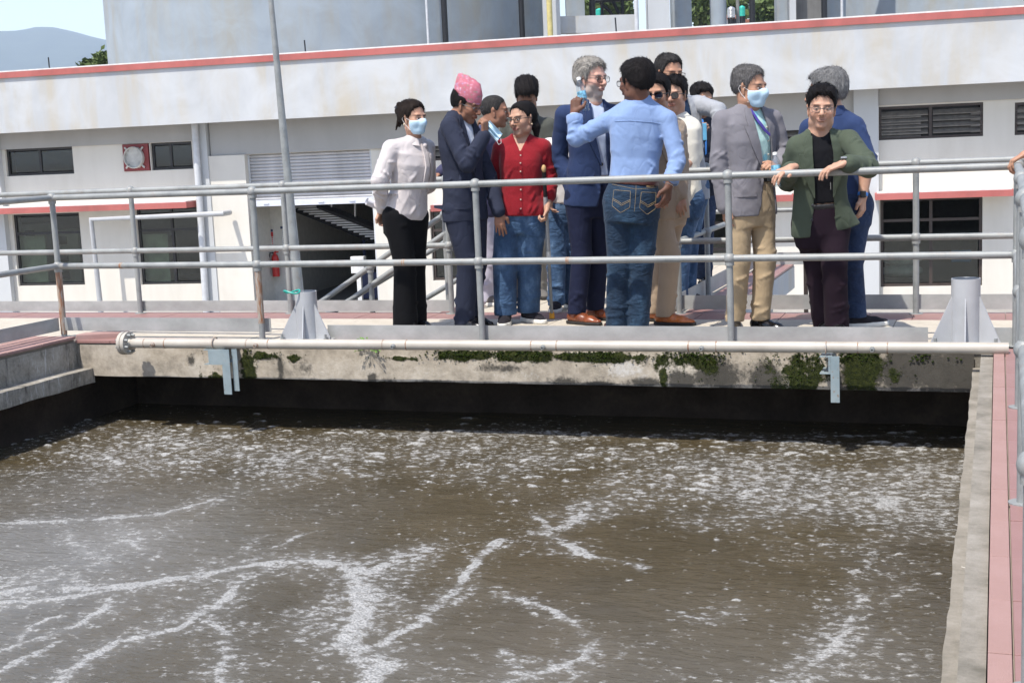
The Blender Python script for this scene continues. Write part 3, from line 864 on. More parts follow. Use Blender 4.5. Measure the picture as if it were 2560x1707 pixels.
def water_tank(px, py, d, wpx, hpx, mat, label):
    s = FPX / d; P = at(px, py, d); r_ = wpx / s / 2; h = hpx / s
    e = empty('water_tank', (P[0], P[1], P[2] - h / 2), 0, label, 'water tank', 'roof water tanks in the distance')
    prof = [(0, 0), (r_, 0)]
    for k in range(6):
        z = h * .78 * k / 6; prof += [(r_, z + .01), (r_ * .95, z + h * .05), (r_, z + h * .10)]
    prof += [(r_, h * .78), (r_ * .8, h * .9), (r_ * .35, h * .97), (r_ * .3, h), (0, h)]
    MB().lathe(prof, n=20).build('body', mat, e, smooth=40)
    st = MB()
    for a in range(4): st.tube([(r_ * .7 * math.cos(a * 1.57), r_ * .7 * math.sin(a * 1.57), 0), (r_ * .7 * math.cos(a * 1.57), r_ * .7 * math.sin(a * 1.57), -(P[2] - h / 2 - GZ))], .06, 5)
    st.build('stand', M['black'], e)


water_tank(1828, 31, 88, 20, 27, M['steeltank'], 'ribbed silver water tank on a roof seen through the gap')
water_tank(1855, 28, 86, 16, 26, M['teal'], 'bright teal plastic water tank seen through the gap')
water_tank(1498, 31, 84, 18, 18, M['teal'], 'small green water tank in the opening above the concrete beam')
for px, py, d_, w, h_, mt, lab in ((1830, 54, 92, 22, 14, 'bluewall', 'small blue walled house under the silver tank'), (1900, 60, 100, 60, 8, 'brick', 'low brick house at the foot of the distant trees')):
    P = at(px, py, d_); s = FPX / d_
    e = empty('distant_house', (P[0], P[1], 0), YAW, lab, 'house')
    MB().box((-w / s / 2, 0, GZ), (w / s / 2, 6, P[2] + h_ / s * .4)).build('wall', M[mt], e)
    MB().box((-w / s / 2 - .2, -.2, P[2] + h_ / s * .4 + .003), (w / s / 2 + .2, 6.2, P[2] + h_ / s * .4 + .25)).build('roof', M['brick'], e)
    for k in range(3):
        wx = (-.3 + .3 * k) * w / s
        wf = MB().box((wx - .18, -.03, P[2] - .35), (wx + .18, .01, P[2] + .25)).build('window', M['copetop'], e)
        MB().box((wx - .12, -.045, P[2] - .28), (wx + .12, -.031, P[2] + .18)).build('pane', M['frame'], wf)


# ------------------------------------------------------------------ trees
def tree(px, py, d, rpx, hpx, n, label, leaf=.35, seed=1, group=None):
    r0 = np.random.default_rng(seed); s = FPX / d
    P = at(px, py, d); base = np.array([P[0], P[1], GZ]); rad = rpx / s; hh = hpx / s
    e = empty('tree', base, 0, label, 'tree', group)
    ctr = np.array([0, 0, P[2] - GZ])
    tr = MB(); tr.tube([(0, 0, 0), (.1, .05, ctr[2] * .5), (0, 0, ctr[2])], [rad * .09, rad * .07, rad * .03], 7)
    clumps = []
    for k in range(18):
        v = r0.normal(size=3); v /= np.linalg.norm(v); q = ctr + v * np.array([rad, rad, hh]) * r0.uniform(.45, .85)
        tr.tube([(0, 0, ctr[2] * .6), tuple((np.array([0, 0, ctr[2] * .75]) + q) / 2), tuple(q)], [rad * .035, rad * .02, rad * .008], 5); clumps.append(q)
    tr.build('trunk', M['bark'], e, smooth=60)
    cl = np.array(clumps); w = r0.integers(0, len(cl), n)
    pos = cl[w] + r0.normal(size=(n, 3)) * np.array([rad, rad, hh]) * .20
    sz = leaf * r0.uniform(.6, 1.3, n); a = r0.normal(size=(n, 3)); a /= np.linalg.norm(a, axis=1)[:, None]; b = np.cross(a, r0.normal(size=(n, 3))); b /= np.linalg.norm(b, axis=1)[:, None]
    V = np.stack([pos - a * sz[:, None], pos + b * sz[:, None] * .5, pos + a * sz[:, None], pos - b * sz[:, None] * .5], 1).reshape(-1, 3)
    me = bpy.data.meshes.new('crown'); me.from_pydata(V.tolist(), [], np.arange(4 * n).reshape(-1, 4).tolist()); me.materials.append(M['leaf'])
    link('crown', me, None, e)


tree(258, 176, 62, 44, 34, 4200, 'round green tree top showing above the coping beside the left tank', .20, 3)
for i, (px, py, d_, r_, h_, lab) in enumerate(((1520, 10, 105, 60, 50, 'dark green tree behind the braced steel frame'), (1762, 22, 100, 34, 50, 'green tree in the narrow gap left of the round column'), (1835, 10, 118, 40, 40, 'pale distant tree behind the silver tank'), (1922, 36, 98, 42, 36, 'bushy green tree right of the black pipe in the gap'))):
    tree(px, py, d_, r_, h_, 3000, lab, .42, 11 + i, 'trees seen through gaps behind the roof')

# ------------------------------------------------------------------ lamp pole between building and platform
Pb, Pt = onY(746, 718, 6.0), onY(677, 0, 6.0)
k = (GZ - Pb[2]) / (Pt[2] - Pb[2]); Pg = Pb + (Pt - Pb) * k; Pe = Pb + (Pt - Pb) * 1.6
pl = empty('lamp_pole', Pg, 0, 'tall tapered galvanised pole standing behind the platform at left', 'pole')
MB().tube([Pg - Pg, Pb - Pg, Pt - Pg, Pe - Pg], [.068, .060, .031, .02], 12).build('shaft', M['galv'], pl, smooth=30)
MB().box((-.2, -.2, .001), (.2, .2, .03)).build('base_plate', M['galv'], pl)

# ------------------------------------------------------------------ water
X0, X1, Y0, Y1 = -3.35, 3.35, -5.4, .70
gx = np.linspace(X0, X1, 640); gy = Y0 + (Y1 - Y0) * np.linspace(0, 1, 540)
GX, GY = np.meshgrid(gx, gy)
FO = np.zeros_like(GX, dtype=np.float32); FH = np.zeros_like(FO); SKIRT = np.zeros_like(FO)
K = 1.0884


def snoise(X, Y, f, seed):
    r0 = np.random.default_rng(seed); o = np.zeros_like(X)
    for i in range(7):
        a = r0.uniform(0, 6.28); kx, ky = math.cos(a) * f * r0.uniform(.6, 1.5), math.sin(a) * f * r0.uniform(.6, 1.5); p = r0.uniform(0, 6.28)
        a2 = r0.uniform(0, 6.28)
        o += np.sin(kx * X + ky * Y + p + 1.2 * np.sin(f * .7 * (math.cos(a2) * X + math.sin(a2) * Y) + p * 2))
    return o / 7


# currents carry the foam in wavy strands
WX = GX + .055 * snoise(GX, GY, 6, 1) + .03 * snoise(GX, GY, 19, 2) + .012 * snoise(GX, GY, 60, 5); WY = GY + .055 * snoise(GX, GY, 6, 3) + .03 * snoise(GX, GY, 19, 4) + .012 * snoise(GX, GY, 60, 6)
LN = [([(-60, 1206), (100, 1200), (200, 1192), (300, 1188), (370, 1180), (430, 1165), (480, 1150)], 16, 1.0),
      ([(-60, 1375), (120, 1350), (230, 1350), (300, 1340), (400, 1330), (500, 1315), (600, 1300), (700, 1290), (800, 1300), (850, 1310), (900, 1290), (970, 1262)], 30, 1.1),
      ([(-60, 1392), (100, 1378), (230, 1360), (280, 1352)], 18, 1.0),
      ([(790, 1305), (830, 1350), (840, 1400), (822, 1450), (800, 1480), (850, 1500), (880, 1530), (855, 1580), (850, 1640)], 46, 1.15),
      ([(545, 1330), (520, 1370), (470, 1410), (430, 1430), (360, 1460), (280, 1475), (230, 1500), (170, 1540), (110, 1600)], 22, 1.0),
      ([(480, 1425), (510, 1450), (530, 1490), (515, 1530), (500, 1590)], 22, .9),
      ([(235, 1375), (215, 1410), (180, 1440), (130, 1460), (80, 1470), (-40, 1510)], 15, .85),
      ([(880, 1500), (885, 1475), (920, 1450), (970, 1410), (1020, 1380), (1050, 1350), (1072, 1310), (1100, 1270), (1145, 1243)], 20, .9),
      ([(1150, 1370), (1220, 1385), (1290, 1405), (1330, 1430), (1365, 1465), (1330, 1510), (1250, 1540), (1150, 1575), (1080, 1620)], 18, .85),
      ([(1225, 1185), (1250, 1215), (1300, 1250), (1340, 1280), (1410, 1290), (1480, 1302)], 20, .85), ([(1230, 1225), (1300, 1200), (1370, 1165)], 20, .8),
      ([(1170, 1490), (1182, 1530)], 12, .6), ([(1990, 1370), (1940, 1465), (1870, 1530), (1800, 1580)], 18, .75), ([(2080, 1350), (2010, 1400), (1960, 1440)], 14, .5),
      ([(160, 1215), (165, 1250), (200, 1270), (240, 1292)], 10, .75), ([(270, 1200), (285, 1230), (312, 1262)], 10, .75), ([(20, 1500), (90, 1430), (130, 1415)], 12, .7),
      ([(1960, 1140), (2000, 1150), (2060, 1145), (2040, 1160)], 34, 1.0), ([(300, 1045), (420, 1020), (520, 1030), (640, 1060), (760, 1090)], 26, .45), ([(200, 1090), (330, 1070), (430, 1085)], 26, .45),
      ([(0, 1090), (120, 1085), (240, 1065), (330, 1040)], 20, .45), ([(560, 1085), (700, 1075), (850, 1090), (1000, 1080)], 24, .4), ([(1000, 1070), (1200, 1060), (1400, 1050)], 30, .35),
      ([(1400, 1110), (1500, 1170), (1600, 1200), (1700, 1190)], 24, .3), ([(1740, 1080), (1850, 1120), (1950, 1100), (2100, 1110), (2210, 1090)], 30, .45), ([(2110, 1170), (2150, 1200), (2190, 1230)], 20, .5),
      ([(900, 998), (1200, 996), (1500, 1000), (1800, 998), (2200, 1005)], 12, .75), ([(630, 1260), (680, 1235), (730, 1215)], 12, .6), ([(560, 1270), (580, 1240), (600, 1230)], 10, .5),
      ([(1540, 1400), (1640, 1420), (1690, 1400)], 14, .3), ([(-40, 1575), (60, 1520), (150, 1475)], 14, .6), ([(380, 1380), (420, 1372), (440, 1376)], 10, .4), ([(1420, 1480), (1390, 1520), (1300, 1560)], 12, .5)]
for pts, wpx, st_ in LN:
    P = [onZ(px * K, py * K, WZ)[:2] for px, py in pts]
    # half width across the strand in metres (strands are foreshortened in the picture)
    py = pts[len(pts) // 2][1] * K; hw = 1.3 * wpx * K * .5 / (FPX / ((onZ(1280, py, WZ) - CAM_POS) @ AF)) * 2.1
    dmin = np.full_like(GX, 9.0)
    for a, b in zip(P[:-1], P[1:]):
        a = np.array(a); b = np.array(b); ab = b - a
        tt = np.clip(((WX - a[0]) * ab[0] + (WY - a[1]) * ab[1]) / (ab @ ab), 0, 1)
        dmin = np.minimum(dmin, np.hypot(WX - a[0] - tt * ab[0], WY - a[1] - tt * ab[1]))
    dmin *= 1 + .45 * snoise(GX, GY, 16, int(wpx * 7 + pts[0][0]) % 977)
    core = np.clip(1.3 - dmin / hw, 0, 1) * (.44 + .40 * st_) * (.92 + .35 * snoise(GX, GY, 11, 71))
    FO = np.maximum(FO, core); SKIRT = np.maximum(SKIRT, .17 * st_ * np.exp(-(dmin / (hw * 2.4)) ** 2))
# loose clumps, denser in the far band and to the right
r0 = np.random.default_rng(21); nC = 5200
cx = r0.uniform(X0, X1, nC * 3); cy = r0.uniform(Y0, .45, nC * 3)
dens = .18 + .95 * np.exp(-((cy + .55 + .12 * snoise(cx, cy, 1.3, 9)) / .85) ** 2) * (.65 + .6 * snoise(cx, cy, 1.9, 8)) + .42 * np.clip((cx - 0.2) / 3, 0, 1) * np.clip((cy + 4.2) / 2.0, 0, 1) + .25 * snoise(cx, cy, 3.1, 12)
dens *= np.where(cy > .12, .25, 1) * np.where((cx > .3) & (cx < 2.2) & (cy < -1.6) & (cy > -3.2), .45, 1) * np.where((cx < -.3) & (cy < -1.6), .55, 1)
keep = r0.uniform(0, 1, nC * 3) < np.clip(dens, .03, 1); cx, cy = cx[keep][:nC], cy[keep][:nC]
dx = gx[1] - gx[0]; dy = gy[1] - gy[0]
for x, y in zip(cx, cy):
    s = r0.uniform(); big = r0.uniform() < .14 and y > -1.35; r_ = .006 + .012 * s * s + (.022 * s if big else 0); ex = r0.uniform(1.2, 3.0); ey = r0.uniform(.7, 1.2); an = r0.normal(0, .35)
    i0, i1 = int((x - X0 - 2.5 * r_ * ex) / dx), int((x - X0 + 2.5 * r_ * ex) / dx) + 2; j0, j1 = int((y - Y0 - 2.5 * r_ * ex) / dy), int((y - Y0 + 2.5 * r_ * ex) / dy) + 2
    i0 = max(i0, 0); j0 = max(j0, 0)
    ux = GX[j0:j1, i0:i1] - x; uy = GY[j0:j1, i0:i1] - y; c_, s_ = math.cos(an), math.sin(an)
    q = ((ux * c_ + uy * s_) / (r_ * ex)) ** 2 + ((uy * c_ - ux * s_) / (r_ * ey)) ** 2
    v = np.clip(1.25 - q, 0, 1) * (r0.uniform(.8, 1.05) if big else r0.uniform(.45, .85)) * (.85 + .3 * snoise(GX[j0:j1, i0:i1], GY[j0:j1, i0:i1], 90, 77))
    FO[j0:j1, i0:i1] = np.maximum(FO[j0:j1, i0:i1], v); FH[j0:j1, i0:i1] = np.maximum(FH[j0:j1, i0:i1], np.clip(1 - q, 0, 1) * r_ * .32)
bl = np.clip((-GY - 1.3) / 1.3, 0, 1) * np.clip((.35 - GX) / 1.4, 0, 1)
bd = .40 + .16 * np.exp(-((GY + .75 + .18 * snoise(GX, GY, 1.3, 9)) / .95) ** 2) * (.75 + .6 * snoise(GX, GY, 1.9, 8)) + .06 * np.clip((GX - .2) / 2.5, 0, 1) + .05 * bl + .08 * snoise(GX, GY, 2.6, 33) + .11 * snoise(GX + .1 * snoise(GX, GY, 5, 36), GY, 6, 34)
bd += -.10 * np.exp(-((GX - 1.3) / .8) ** 2 - ((GY + 2.5) / .7) ** 2)
FO = np.maximum(FO, np.clip(bd + SKIRT, 0, .62)) * np.where(GY > .10, .86, 1)
SCUM_SHEEN = np.clip(bl * (.8 + .35 * snoise(GX, GY, 3.3, 35)) + .35 * np.clip((-GY - 2.6) / 1.4, 0, 1) * np.clip((GX + .5) / 2, 0, 1), 0, 1)  # near water, mostly left: scum film plus sky reflection painted as grey
H = .006 * snoise(GX, GY, 9, 41) + .0035 * snoise(GX * .7, GY * 1.4, 26, 42) + .002 * snoise(GX * .7, GY * 1.5, 55, 43)
H += FH + .008 * np.clip(FO - .4, 0, 1)
verts = np.stack([GX, GY, WZ + H], -1).reshape(-1, 3)
nx, ny = len(gx), len(gy)
idx = np.arange(nx * ny).reshape(ny, nx)
quads = np.stack([idx[:-1, :-1], idx[:-1, 1:], idx[1:, 1:], idx[1:, :-1]], -1).reshape(-1, 4)


def np_mesh(name, V, Q, mat=None, smooth=True, attrs=None):
    me = bpy.data.meshes.new(name); V = np.asarray(V, np.float32); Q = np.asarray(Q, np.int32)
    me.vertices.add(len(V)); me.vertices.foreach_set('co', V.ravel())
    me.loops.add(Q.size); me.loops.foreach_set('vertex_index', Q.ravel())
    me.polygons.add(len(Q)); me.polygons.foreach_set('loop_start', np.arange(0, Q.size, Q.shape[1], dtype=np.int32))
    me.update(calc_edges=True)
    if smooth: me.polygons.foreach_set('use_smooth', np.ones(len(Q), bool))
    for k, v in (attrs or {}).items():
        v = np.asarray(v, np.float32)
        if v.ndim == 1:
            a = me.attributes.new(k, 'FLOAT', 'POINT'); a.data.foreach_set('value', v)
        else:
            if v.shape[1] == 3: v = np.concatenate([v, np.ones((len(v), 1), np.float32)], 1)
            a = me.attributes.new(k, 'FLOAT_COLOR', 'POINT'); a.data.foreach_set('color', v.ravel())
    if mat is not None: me.materials.append(mat)
    return me


tag(link('water', np_mesh('water', verts, quads, M['water'], True, {'foam': FO.ravel(), 'scum_sheen': SCUM_SHEEN.ravel()})), kind='structure')

# ------------------------------------------------------------------ tank walls, ledges, platform slab
YE = -.10                        # front edge of the platform
ZB = -.262                       # underside of the edge beam
bx = np.linspace(-3.16, 3.12, 620)
zz = np.linspace(ZB, -.03, 26)
BX, BZ = np.meshgrid(bx, zz)
BY = YE + .004 * snoise(BX, BZ, 12, 51) + .003 * snoise(BX, BZ, 45, 52)
BZ2 = BZ + np.where(BZ < ZB + .012, .006 * snoise(BX, BX * 0, 9, 53), 0)


def bmask(blobs, f, seed):
    o = np.zeros_like(BX)
    for px, py, rx, rz, s in blobs:
        p = onY(px, py, YE); o = np.maximum(o, s * np.exp(-((BX - p[0]) / (rx / 360)) ** 2 - ((BZ - p[2]) / (rz / 360)) ** 2))
    return o + .28 * snoise(BX, BZ, f, seed) * (o > .02)


moss = (.80 + .32 * snoise(BX, BZ, 16, 67)) * bmask([(620, 905, 26, 55, .95), (655, 890, 60, 14, .8), (550, 950, 45, 30, .75), (500, 925, 12, 40, .5), (735, 895, 30, 12, .8), (960, 958, 22, 14, .85), (1000, 896, 60, 9, .7), (1150, 888, 90, 16, 1), (1300, 890, 130, 18, 1), (1500, 893, 150, 16, 1), (1680, 905, 70, 30, .7), (1660, 935, 16, 40, .7), (1760, 905, 60, 34, .75), (1990, 940, 80, 60, .85), (2040, 930, 40, 60, .7), (2160, 930, 70, 70, .9), (2230, 940, 30, 40, .6), (2300, 890, 60, 12, .4)], 30, 61)
dark = 1.1 * bmask([(700, 905, 10, 60, .5), (930, 945, 16, 16, .7), (1420, 955, 50, 16, .6), (1800, 940, 80, 40, .62), (1920, 950, 60, 40, .6), (2250, 930, 60, 60, .70), (2330, 930, 70, 60, .74), (2420, 920, 50, 60, .74), (2150, 940, 90, 60, .55), (1700, 950, 60, 30, .55), (1500, 960, 120, 8, .5), (1250, 920, 60, 14, .5), (1600, 955, 100, 12, .45), (840, 955, 120, 8, .45), (480, 900, 16, 20, .5), (1100, 957, 300, 8, .42), (600, 955, 60, 14, .5), (760, 930, 40, 30, .35)], 22, 62) + .14
white = bmask([(1560, 925, 60, 28, .55), (1300, 935, 120, 20, .35), (1100, 930, 80, 22, .3), (2300, 945, 30, 20, .25)], 18, 63) + .12
S = np.stack([moss, dark, white], -1).reshape(-1, 3)
Vf = np.stack([BX, BY - .012 * np.clip(moss - .4, 0, 1), BZ2], -1).reshape(-1, 3)
ii = np.arange(BX.size).reshape(BX.shape); qf = np.stack([ii[:-1, :-1], ii[:-1, 1:], ii[1:, 1:], ii[1:, :-1]], -1).reshape(-1, 4)
plat = empty('platform', (0, 0, 0)); tag(plat, kind='structure')
link('edge_beam', np_mesh('edge_beam', Vf, qf, M['beam'], True, {'stain': np.clip(S, 0, 1)}), None, plat)
m = MB(); m.quadgrid([[(-3.16, YE, ZB), (3.12, YE, ZB)], [(-3.16, .70, ZB + .01), (3.12, .70, ZB + .01)]]); m.build('beam_underside', M['conc'], plat)
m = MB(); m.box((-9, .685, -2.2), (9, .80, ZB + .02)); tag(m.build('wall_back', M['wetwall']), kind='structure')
# slab core under the tiles
m = MB(); m.box((-9.0, YE + .02, -.24), (9.0, 1.52, -.025)); m.build('slab', M['conc'], plat)
# moss tufts hanging on the beam, uncountable
def moss_tufts():
    mk = (np.clip(moss, 0, 1) * (.25 + np.clip(snoise(BX, BZ, 24, 66) + .2, 0, 1)) * np.where(BZ > -.11, 1, .35)).ravel() ** 1.5; mk /= mk.sum(); r1 = np.random.default_rng(5)
    sel = r1.choice(BX.size, 1500, p=mk); V = []; Q = []
    ico = bmesh.new(); bmesh.ops.create_icosphere(ico, subdivisions=1, radius=1); iv = np.array([v.co[:] for v in ico.verts]); iq = np.array([[v.index for v in f.verts] for f in ico.faces]); ico.free()
    for k, s in enumerate(sel):
        c = np.array([BX.ravel()[s], BY.ravel()[s] - .006, BZ.ravel()[s]]) + r1.normal(0, .004, 3); rr = r1.uniform(.0022, .006) * (1.2 if c[2] > -.08 else .8)
        V.append(iv * r1.uniform(.7, 1.3, (12 if len(iv) == 12 else len(iv), 1)) * rr * np.array([1.3, .8, .8]) + c); Q.append(iq + k * len(iv))
    return np.concatenate(V), np.concatenate(Q)


V, Q = moss_tufts()
tag(link('moss', np_mesh('moss', V, Q, M['moss'])), 'green moss growing along the top of the weathered beam', 'moss', kind='stuff')

# side ledges: left
m = MB()
def ledge(xi, xo, z1, z0, y0, y1, n=160, seed=3):
    r1 = np.random.default_rng(seed); ys = np.linspace(y0, y1, n)
    rows = []
    for y in ys:
        j = .0022 * np.array([math.sin(y * 7 + seed) + .6 * math.sin(y * 23 + 2 * seed), math.sin(y * 9 + 3 * seed) * .7, math.sin(y * 6 + seed * 5), math.sin(y * 11 + seed) * 1.5]) + r1.normal(0, .0004, 4)
        rows.append([(xo, y, z1), (xi + j[0], y, z1 + j[1]), (xi + j[2], y, z0 + j[3]), (xo, y, z0)])
    return MB().quadgrid(rows)


def lx(y): return -3.10 + 0.02 * y     # inner edge of the left ledge


tag(ledge(-3.06, -3.24, -.205, -.315, -5.6, -.09, seed=4).build('ledge_left', M['ledgew'], smooth=50), kind='structure')
tag(ledge(3.115, 3.235, -.115, -.26, -6.4, -.09, seed=6).build('ledge_right', M['conc'], smooth=50), kind='structure')
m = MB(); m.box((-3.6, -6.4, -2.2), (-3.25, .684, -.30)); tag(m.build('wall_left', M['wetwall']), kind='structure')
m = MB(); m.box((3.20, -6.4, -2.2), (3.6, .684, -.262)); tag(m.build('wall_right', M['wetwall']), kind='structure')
# walkways left and right of the tank
wl_ = empty('walkway_left', (0, 0, 0)); tag(wl_, kind='structure')
MB().box((-9, -7.5, -.30), (-3.20, YE + .018, -.012)).build('slab', M['ledgew'], wl_)
wr_ = empty('walkway_right', (0, 0, 0)); tag(wr_, kind='structure')
MB().box((3.236, -7.0, -.26), (5.2, YE + .018, -.034)).build('slab', M['conc'], wr_)


def tiles(parent, name, x0, x1, y0, y1, nx_, ny_, z, mat, gap=.004, th=.02, jit=.0012, seed=0):
    r1 = np.random.default_rng(seed); w, d = (x1 - x0) / nx_, (y1 - y0) / ny_
    me = MB().bbox((gap / 2, gap / 2, -th), (w - gap / 2, d - gap / 2, 0), .0022).mesh(name, mat)
    for i in range(nx_):
        for j in range(ny_):
            link(name, me, None, parent, (x0 + i * w, y0 + j * d, z + r1.uniform(-jit, jit)))


# joints bed just below the tiles
MB().box((-8.99, YE + .03, -.0245), (8.99, 1.50, -.012)).build('bedding', M['joint'], plat)
tiles(plat, 'floor_tile', -6.6, 5.4, .04, 1.12, 30, 3, 0, M['floor'], seed=1)
tiles(plat, 'edge_tile', -6.6, 5.4, 1.12, 1.50, 40, 1, .001, M['pinktile'], seed=2)
tiles(plat, 'edge_tile', -3.2, 3.24, YE, .04, 21, 1, .001, M['pinktile'], seed=3)
# left walkway: rough pink border and beige floor, a little higher than the platform
MB().box((-8.9, -7.4, -.0115), (-3.215, YE + .01, .004)).build('bedding', M['joint'], wl_)
tiles(wl_, 'edge_tile', -3.56, -3.185, -6.5, YE, 1, 17, .030, M['pinkedge'], seed=4)
tiles(wl_, 'floor_tile', -5.4, -3.56, -6.5, YE, 4, 15, .026, M['floor'], seed=5)
MB().bbox((-3.20, -.09, -.02), (-2.90, .03, .042), .01, lambda p: (p[0], p[1] + (p[0] + 3.2) * .45, p[2])).build('raised_edge_block', M['pinkedge'], wl_)
# right walkway: narrow rough edge strip, then polished slabs
MB().box((3.24, -6.9, -.033), (5.15, YE + .01, -.018)).build('bedding', M['joint'], wr_)
tiles(wr_, 'edge_strip', 3.228, 3.288, -6.6, YE, 1, 16, 0, M['pinkedge'], gap=.003, seed=6)
tiles(wr_, 'pink_slab', 3.29, 4.5, -6.6, YE, 2, 16, 0, M['pinktile'], seed=7)
MB().box((3.16, -6.6, -.12), (3.226, YE, -.02)).build('edge_curb', M['conc'], wr_)

# bridge that leads from the platform to the building side
XB0, XB1 = onZ(1128, 786, 0)[0], onZ(1698, 743, 0)[0]
XB1 = onY(1698, 743, 1.42)[0]
br = empty('bridge', (0, 0, 0)); tag(br, kind='structure')
MB().box((XB0 - .15, 1.522, -.24), (XB1 + .32, 5.2, -.025)).build('slab', M['parapet'], br)
MB().box((XB0 - .14, 1.523, -.0245), (XB1 + .31, 5.19, -.012)).build('bedding', M['joint'], br)
tiles(br, 'floor_tile', XB0 + .1, XB1 + .02, 1.51, 5.18, 4, 9, 0, M['floor'], seed=8)
tiles(br, 'edge_tile', XB1 + .02, XB1 + .32, 1.51, 5.18, 1, 12, .001, M['pinktile'], seed=9)
tiles(br, 'edge_tile', XB0 - .15, XB0 + .1, 1.51, 5.18, 1, 12, .001, M['pinktile'], seed=10)
for x in (XB0 + .2, XB1): tag(MB().bbox((x - .15, 4.6, GZ), (x + .15, 4.9, -.242), .01).build('bridge_pier', M['parapet']), 'concrete pier under the %s side of the bridge' % ('left' if x < 1 else 'right'), 'pier')
# stair going down to the left behind the platform
sw = empty('concrete_stair', (0, 0, 0), 0, 'concrete stair descending to the left behind the platform', 'stair')
for k in range(11): MB().box((XB0 - .16 - .27 * (k + 1), 1.56, -2.19), (XB0 - .16 - .27 * k - .003, 2.75, -.18 * (k + 1))).build('step', M['conc'], sw)

# ------------------------------------------------------------------ railings (posts, rails, ball fittings, toe plates)
TUBE, BALL = .0225, .0375


def ballmesh(): return MB().ball((0, 0, 0), (BALL, BALL, BALL), 16, 10).mesh('ball_fitting', M['galv'], 60)


BALLM = ballmesh()
POSTM = {}


def post(rl, p, top=1.05, mid=.538, mat=None, balls=True, z0=0.0, lean=(0, 0)):
    e = link('post', MB().tube([(0, 0, 0), (lean[0], lean[1], top - z0)], TUBE * .95, 12).lathe([(.0, .005), (.05, .005), (.05, 0)], n=14).mesh('post', mat or M['galv'], 40), None, rl, (p[0], p[1], z0))
    if balls:
        for z in (top, mid):
            if z is not None:
                b = link('ball_fitting', BALLM, None, e, (lean[0] * (z - z0) / (top - z0), lean[1] * (z - z0) / (top - z0), z - z0)); b.scale = (1, 1, 1)
                MB().lathe([(TUBE * 1.28, -.045), (TUBE * 1.28, -.02)], n=12).build('collar', M['galv'], b, smooth=40)
    return e


def rail(rl, a, b, mat=None, r=TUBE): return MB().tube([np.array(a), np.array(b)], r, 12).build('rail', mat or M['galv'], rl, smooth=40)


def toe(rl, a, b, z0, z1, th=.005):
    a = np.array(a, float); b = np.array(b, float); d = b - a; d /= np.linalg.norm(d); n = np.array([-d[1], d[0], 0]) * th
    lo, hi = np.array([0, 0, z0]), np.array([0, 0, z1])
    return MB().hexa([a + lo, b + lo, b + n + lo, a + n + lo, a + hi, b + hi, b + n + hi, a + n + hi]).build('toe_plate', M['plate'], rl)


XP = [-1.673, 0.0, 1.673]; CL = (-3.43, .08); CR = (3.352, 0.0)
fr = empty('front_railing', (0, 0, 0), 0, 'galvanised tube railing along the tank edge in front of the group', 'railing')
post(fr, CL, lean=(0, 0)); post(fr, (XP[0], 0)); post(fr, (XP[1], 0)); post(fr, (XP[2], 0))
pc = [(CL[0], CL[1])] + [(x, 0) for x in XP] + [(CR[0], 0)]
for a, b in zip(pc[:-1], pc[1:]):
    for z in (1.05, .538): rail(fr, (*a, z), (*b, z))
MB().tube([(XP[0], 0, .50), (XP[0], 0, .30), (XP[0], 0, .12)], [.0236, .0232, .0222], 12).build('rust_streak', M['rust'], fr)
MB().tube([(*CL, .53), (*CL, .02)], .0236, 12).build('rust_streak', M['rust'], fr)
toe(fr, (CL[0] + .03, .06, 0), (XP[0] + .05, .04, 0), .05, .15)
toe(fr, (onY(820, 836, .03)[0], .03, 0), (onY(2320, 838, .03)[0], .03, 0), .0, .105); toe(fr, (onY(2478, 838, .03)[0], .03, 0), (onY(2545, 838, .03)[0], .03, 0), .0, .105)
for px in (293, 1010, 1420):
    x = onY(px, 660, 0)[0]; x0_ = XP[0] if x > XP[0] else CL[0]; MB().tube([(x - .012, .0 if x > XP[0] else .08 * (XP[0] - x) / (XP[0] - CL[0]), .538), (x + .012, .0 if x > XP[0] else .08 * (XP[0] - x - .024) / (XP[0] - CL[0]), .538)], .0230, 12).build('rust_mark', M['rust'], fr)
# left railing, coming towards the camera from the corner
lr = empty('left_railing', (0, 0, 0), 0, 'galvanised tube railing along the left walkway at the picture edge', 'railing')
L2 = (-3.52, -3.3)
for z in (1.05, .538): rail(lr, (*CL, z), (*L2, z))
post(lr, (-3.475, -1.7)); post(lr, L2)
toe(lr, (-3.45, .05, 0), (-3.53, -3.3, 0), .05, .15)
# right railing: along the right walkway, seen end-on
rr_ = empty('right_railing', (0, 0, 0), 0, 'galvanised tube railing along the pink right walkway, seen end on', 'railing')
RP = [(3.352, 0.0), (3.347, -1.84), (3.335, -3.53), (3.325, -5.2)]
for p in RP: post(rr_, p)
for a, b in zip(RP[:-1], RP[1:]):
    for z in (1.05, .538): rail(rr_, (*a, z), (*b, z))
# back railing
YB = 1.42
bk = empty('back_railing', (0, 0, 0), 0, 'galvanised tube railing along the far side of the platform left of the bridge', 'railing')
bp = [onY(px, py, YB)[0] for px, py in ((-60, 640), (338.7, 626), (716.8, 620), (1122, 613))]
for x in [bp[0] - 1.3] + bp: post(bk, (x, YB))
for z in (1.05, .538): rail(bk, (bp[0] - 1.3, YB, z), (bp[3], YB, z))
toe(bk, (bp[0] - 1.3, YB + .03, 0), (bp[3], YB + .03, 0), .015, .105)
bk2 = empty('back_railing', (0, 0, 0), 0, 'galvanised tube railing along the far side of the platform right of the bridge', 'railing')
xs2 = [XB1, onY(2290, 590, YB)[0], onY(2290, 590, YB)[0] + 2.6]
for x in xs2: post(bk2, (x, YB))
for z in (1.05, .538): rail(bk2, (xs2[0], YB, z), (xs2[2], YB, z))
toe(bk2, (xs2[0], YB + .03, 0), (xs2[2], YB + .03, 0), .03, .135)
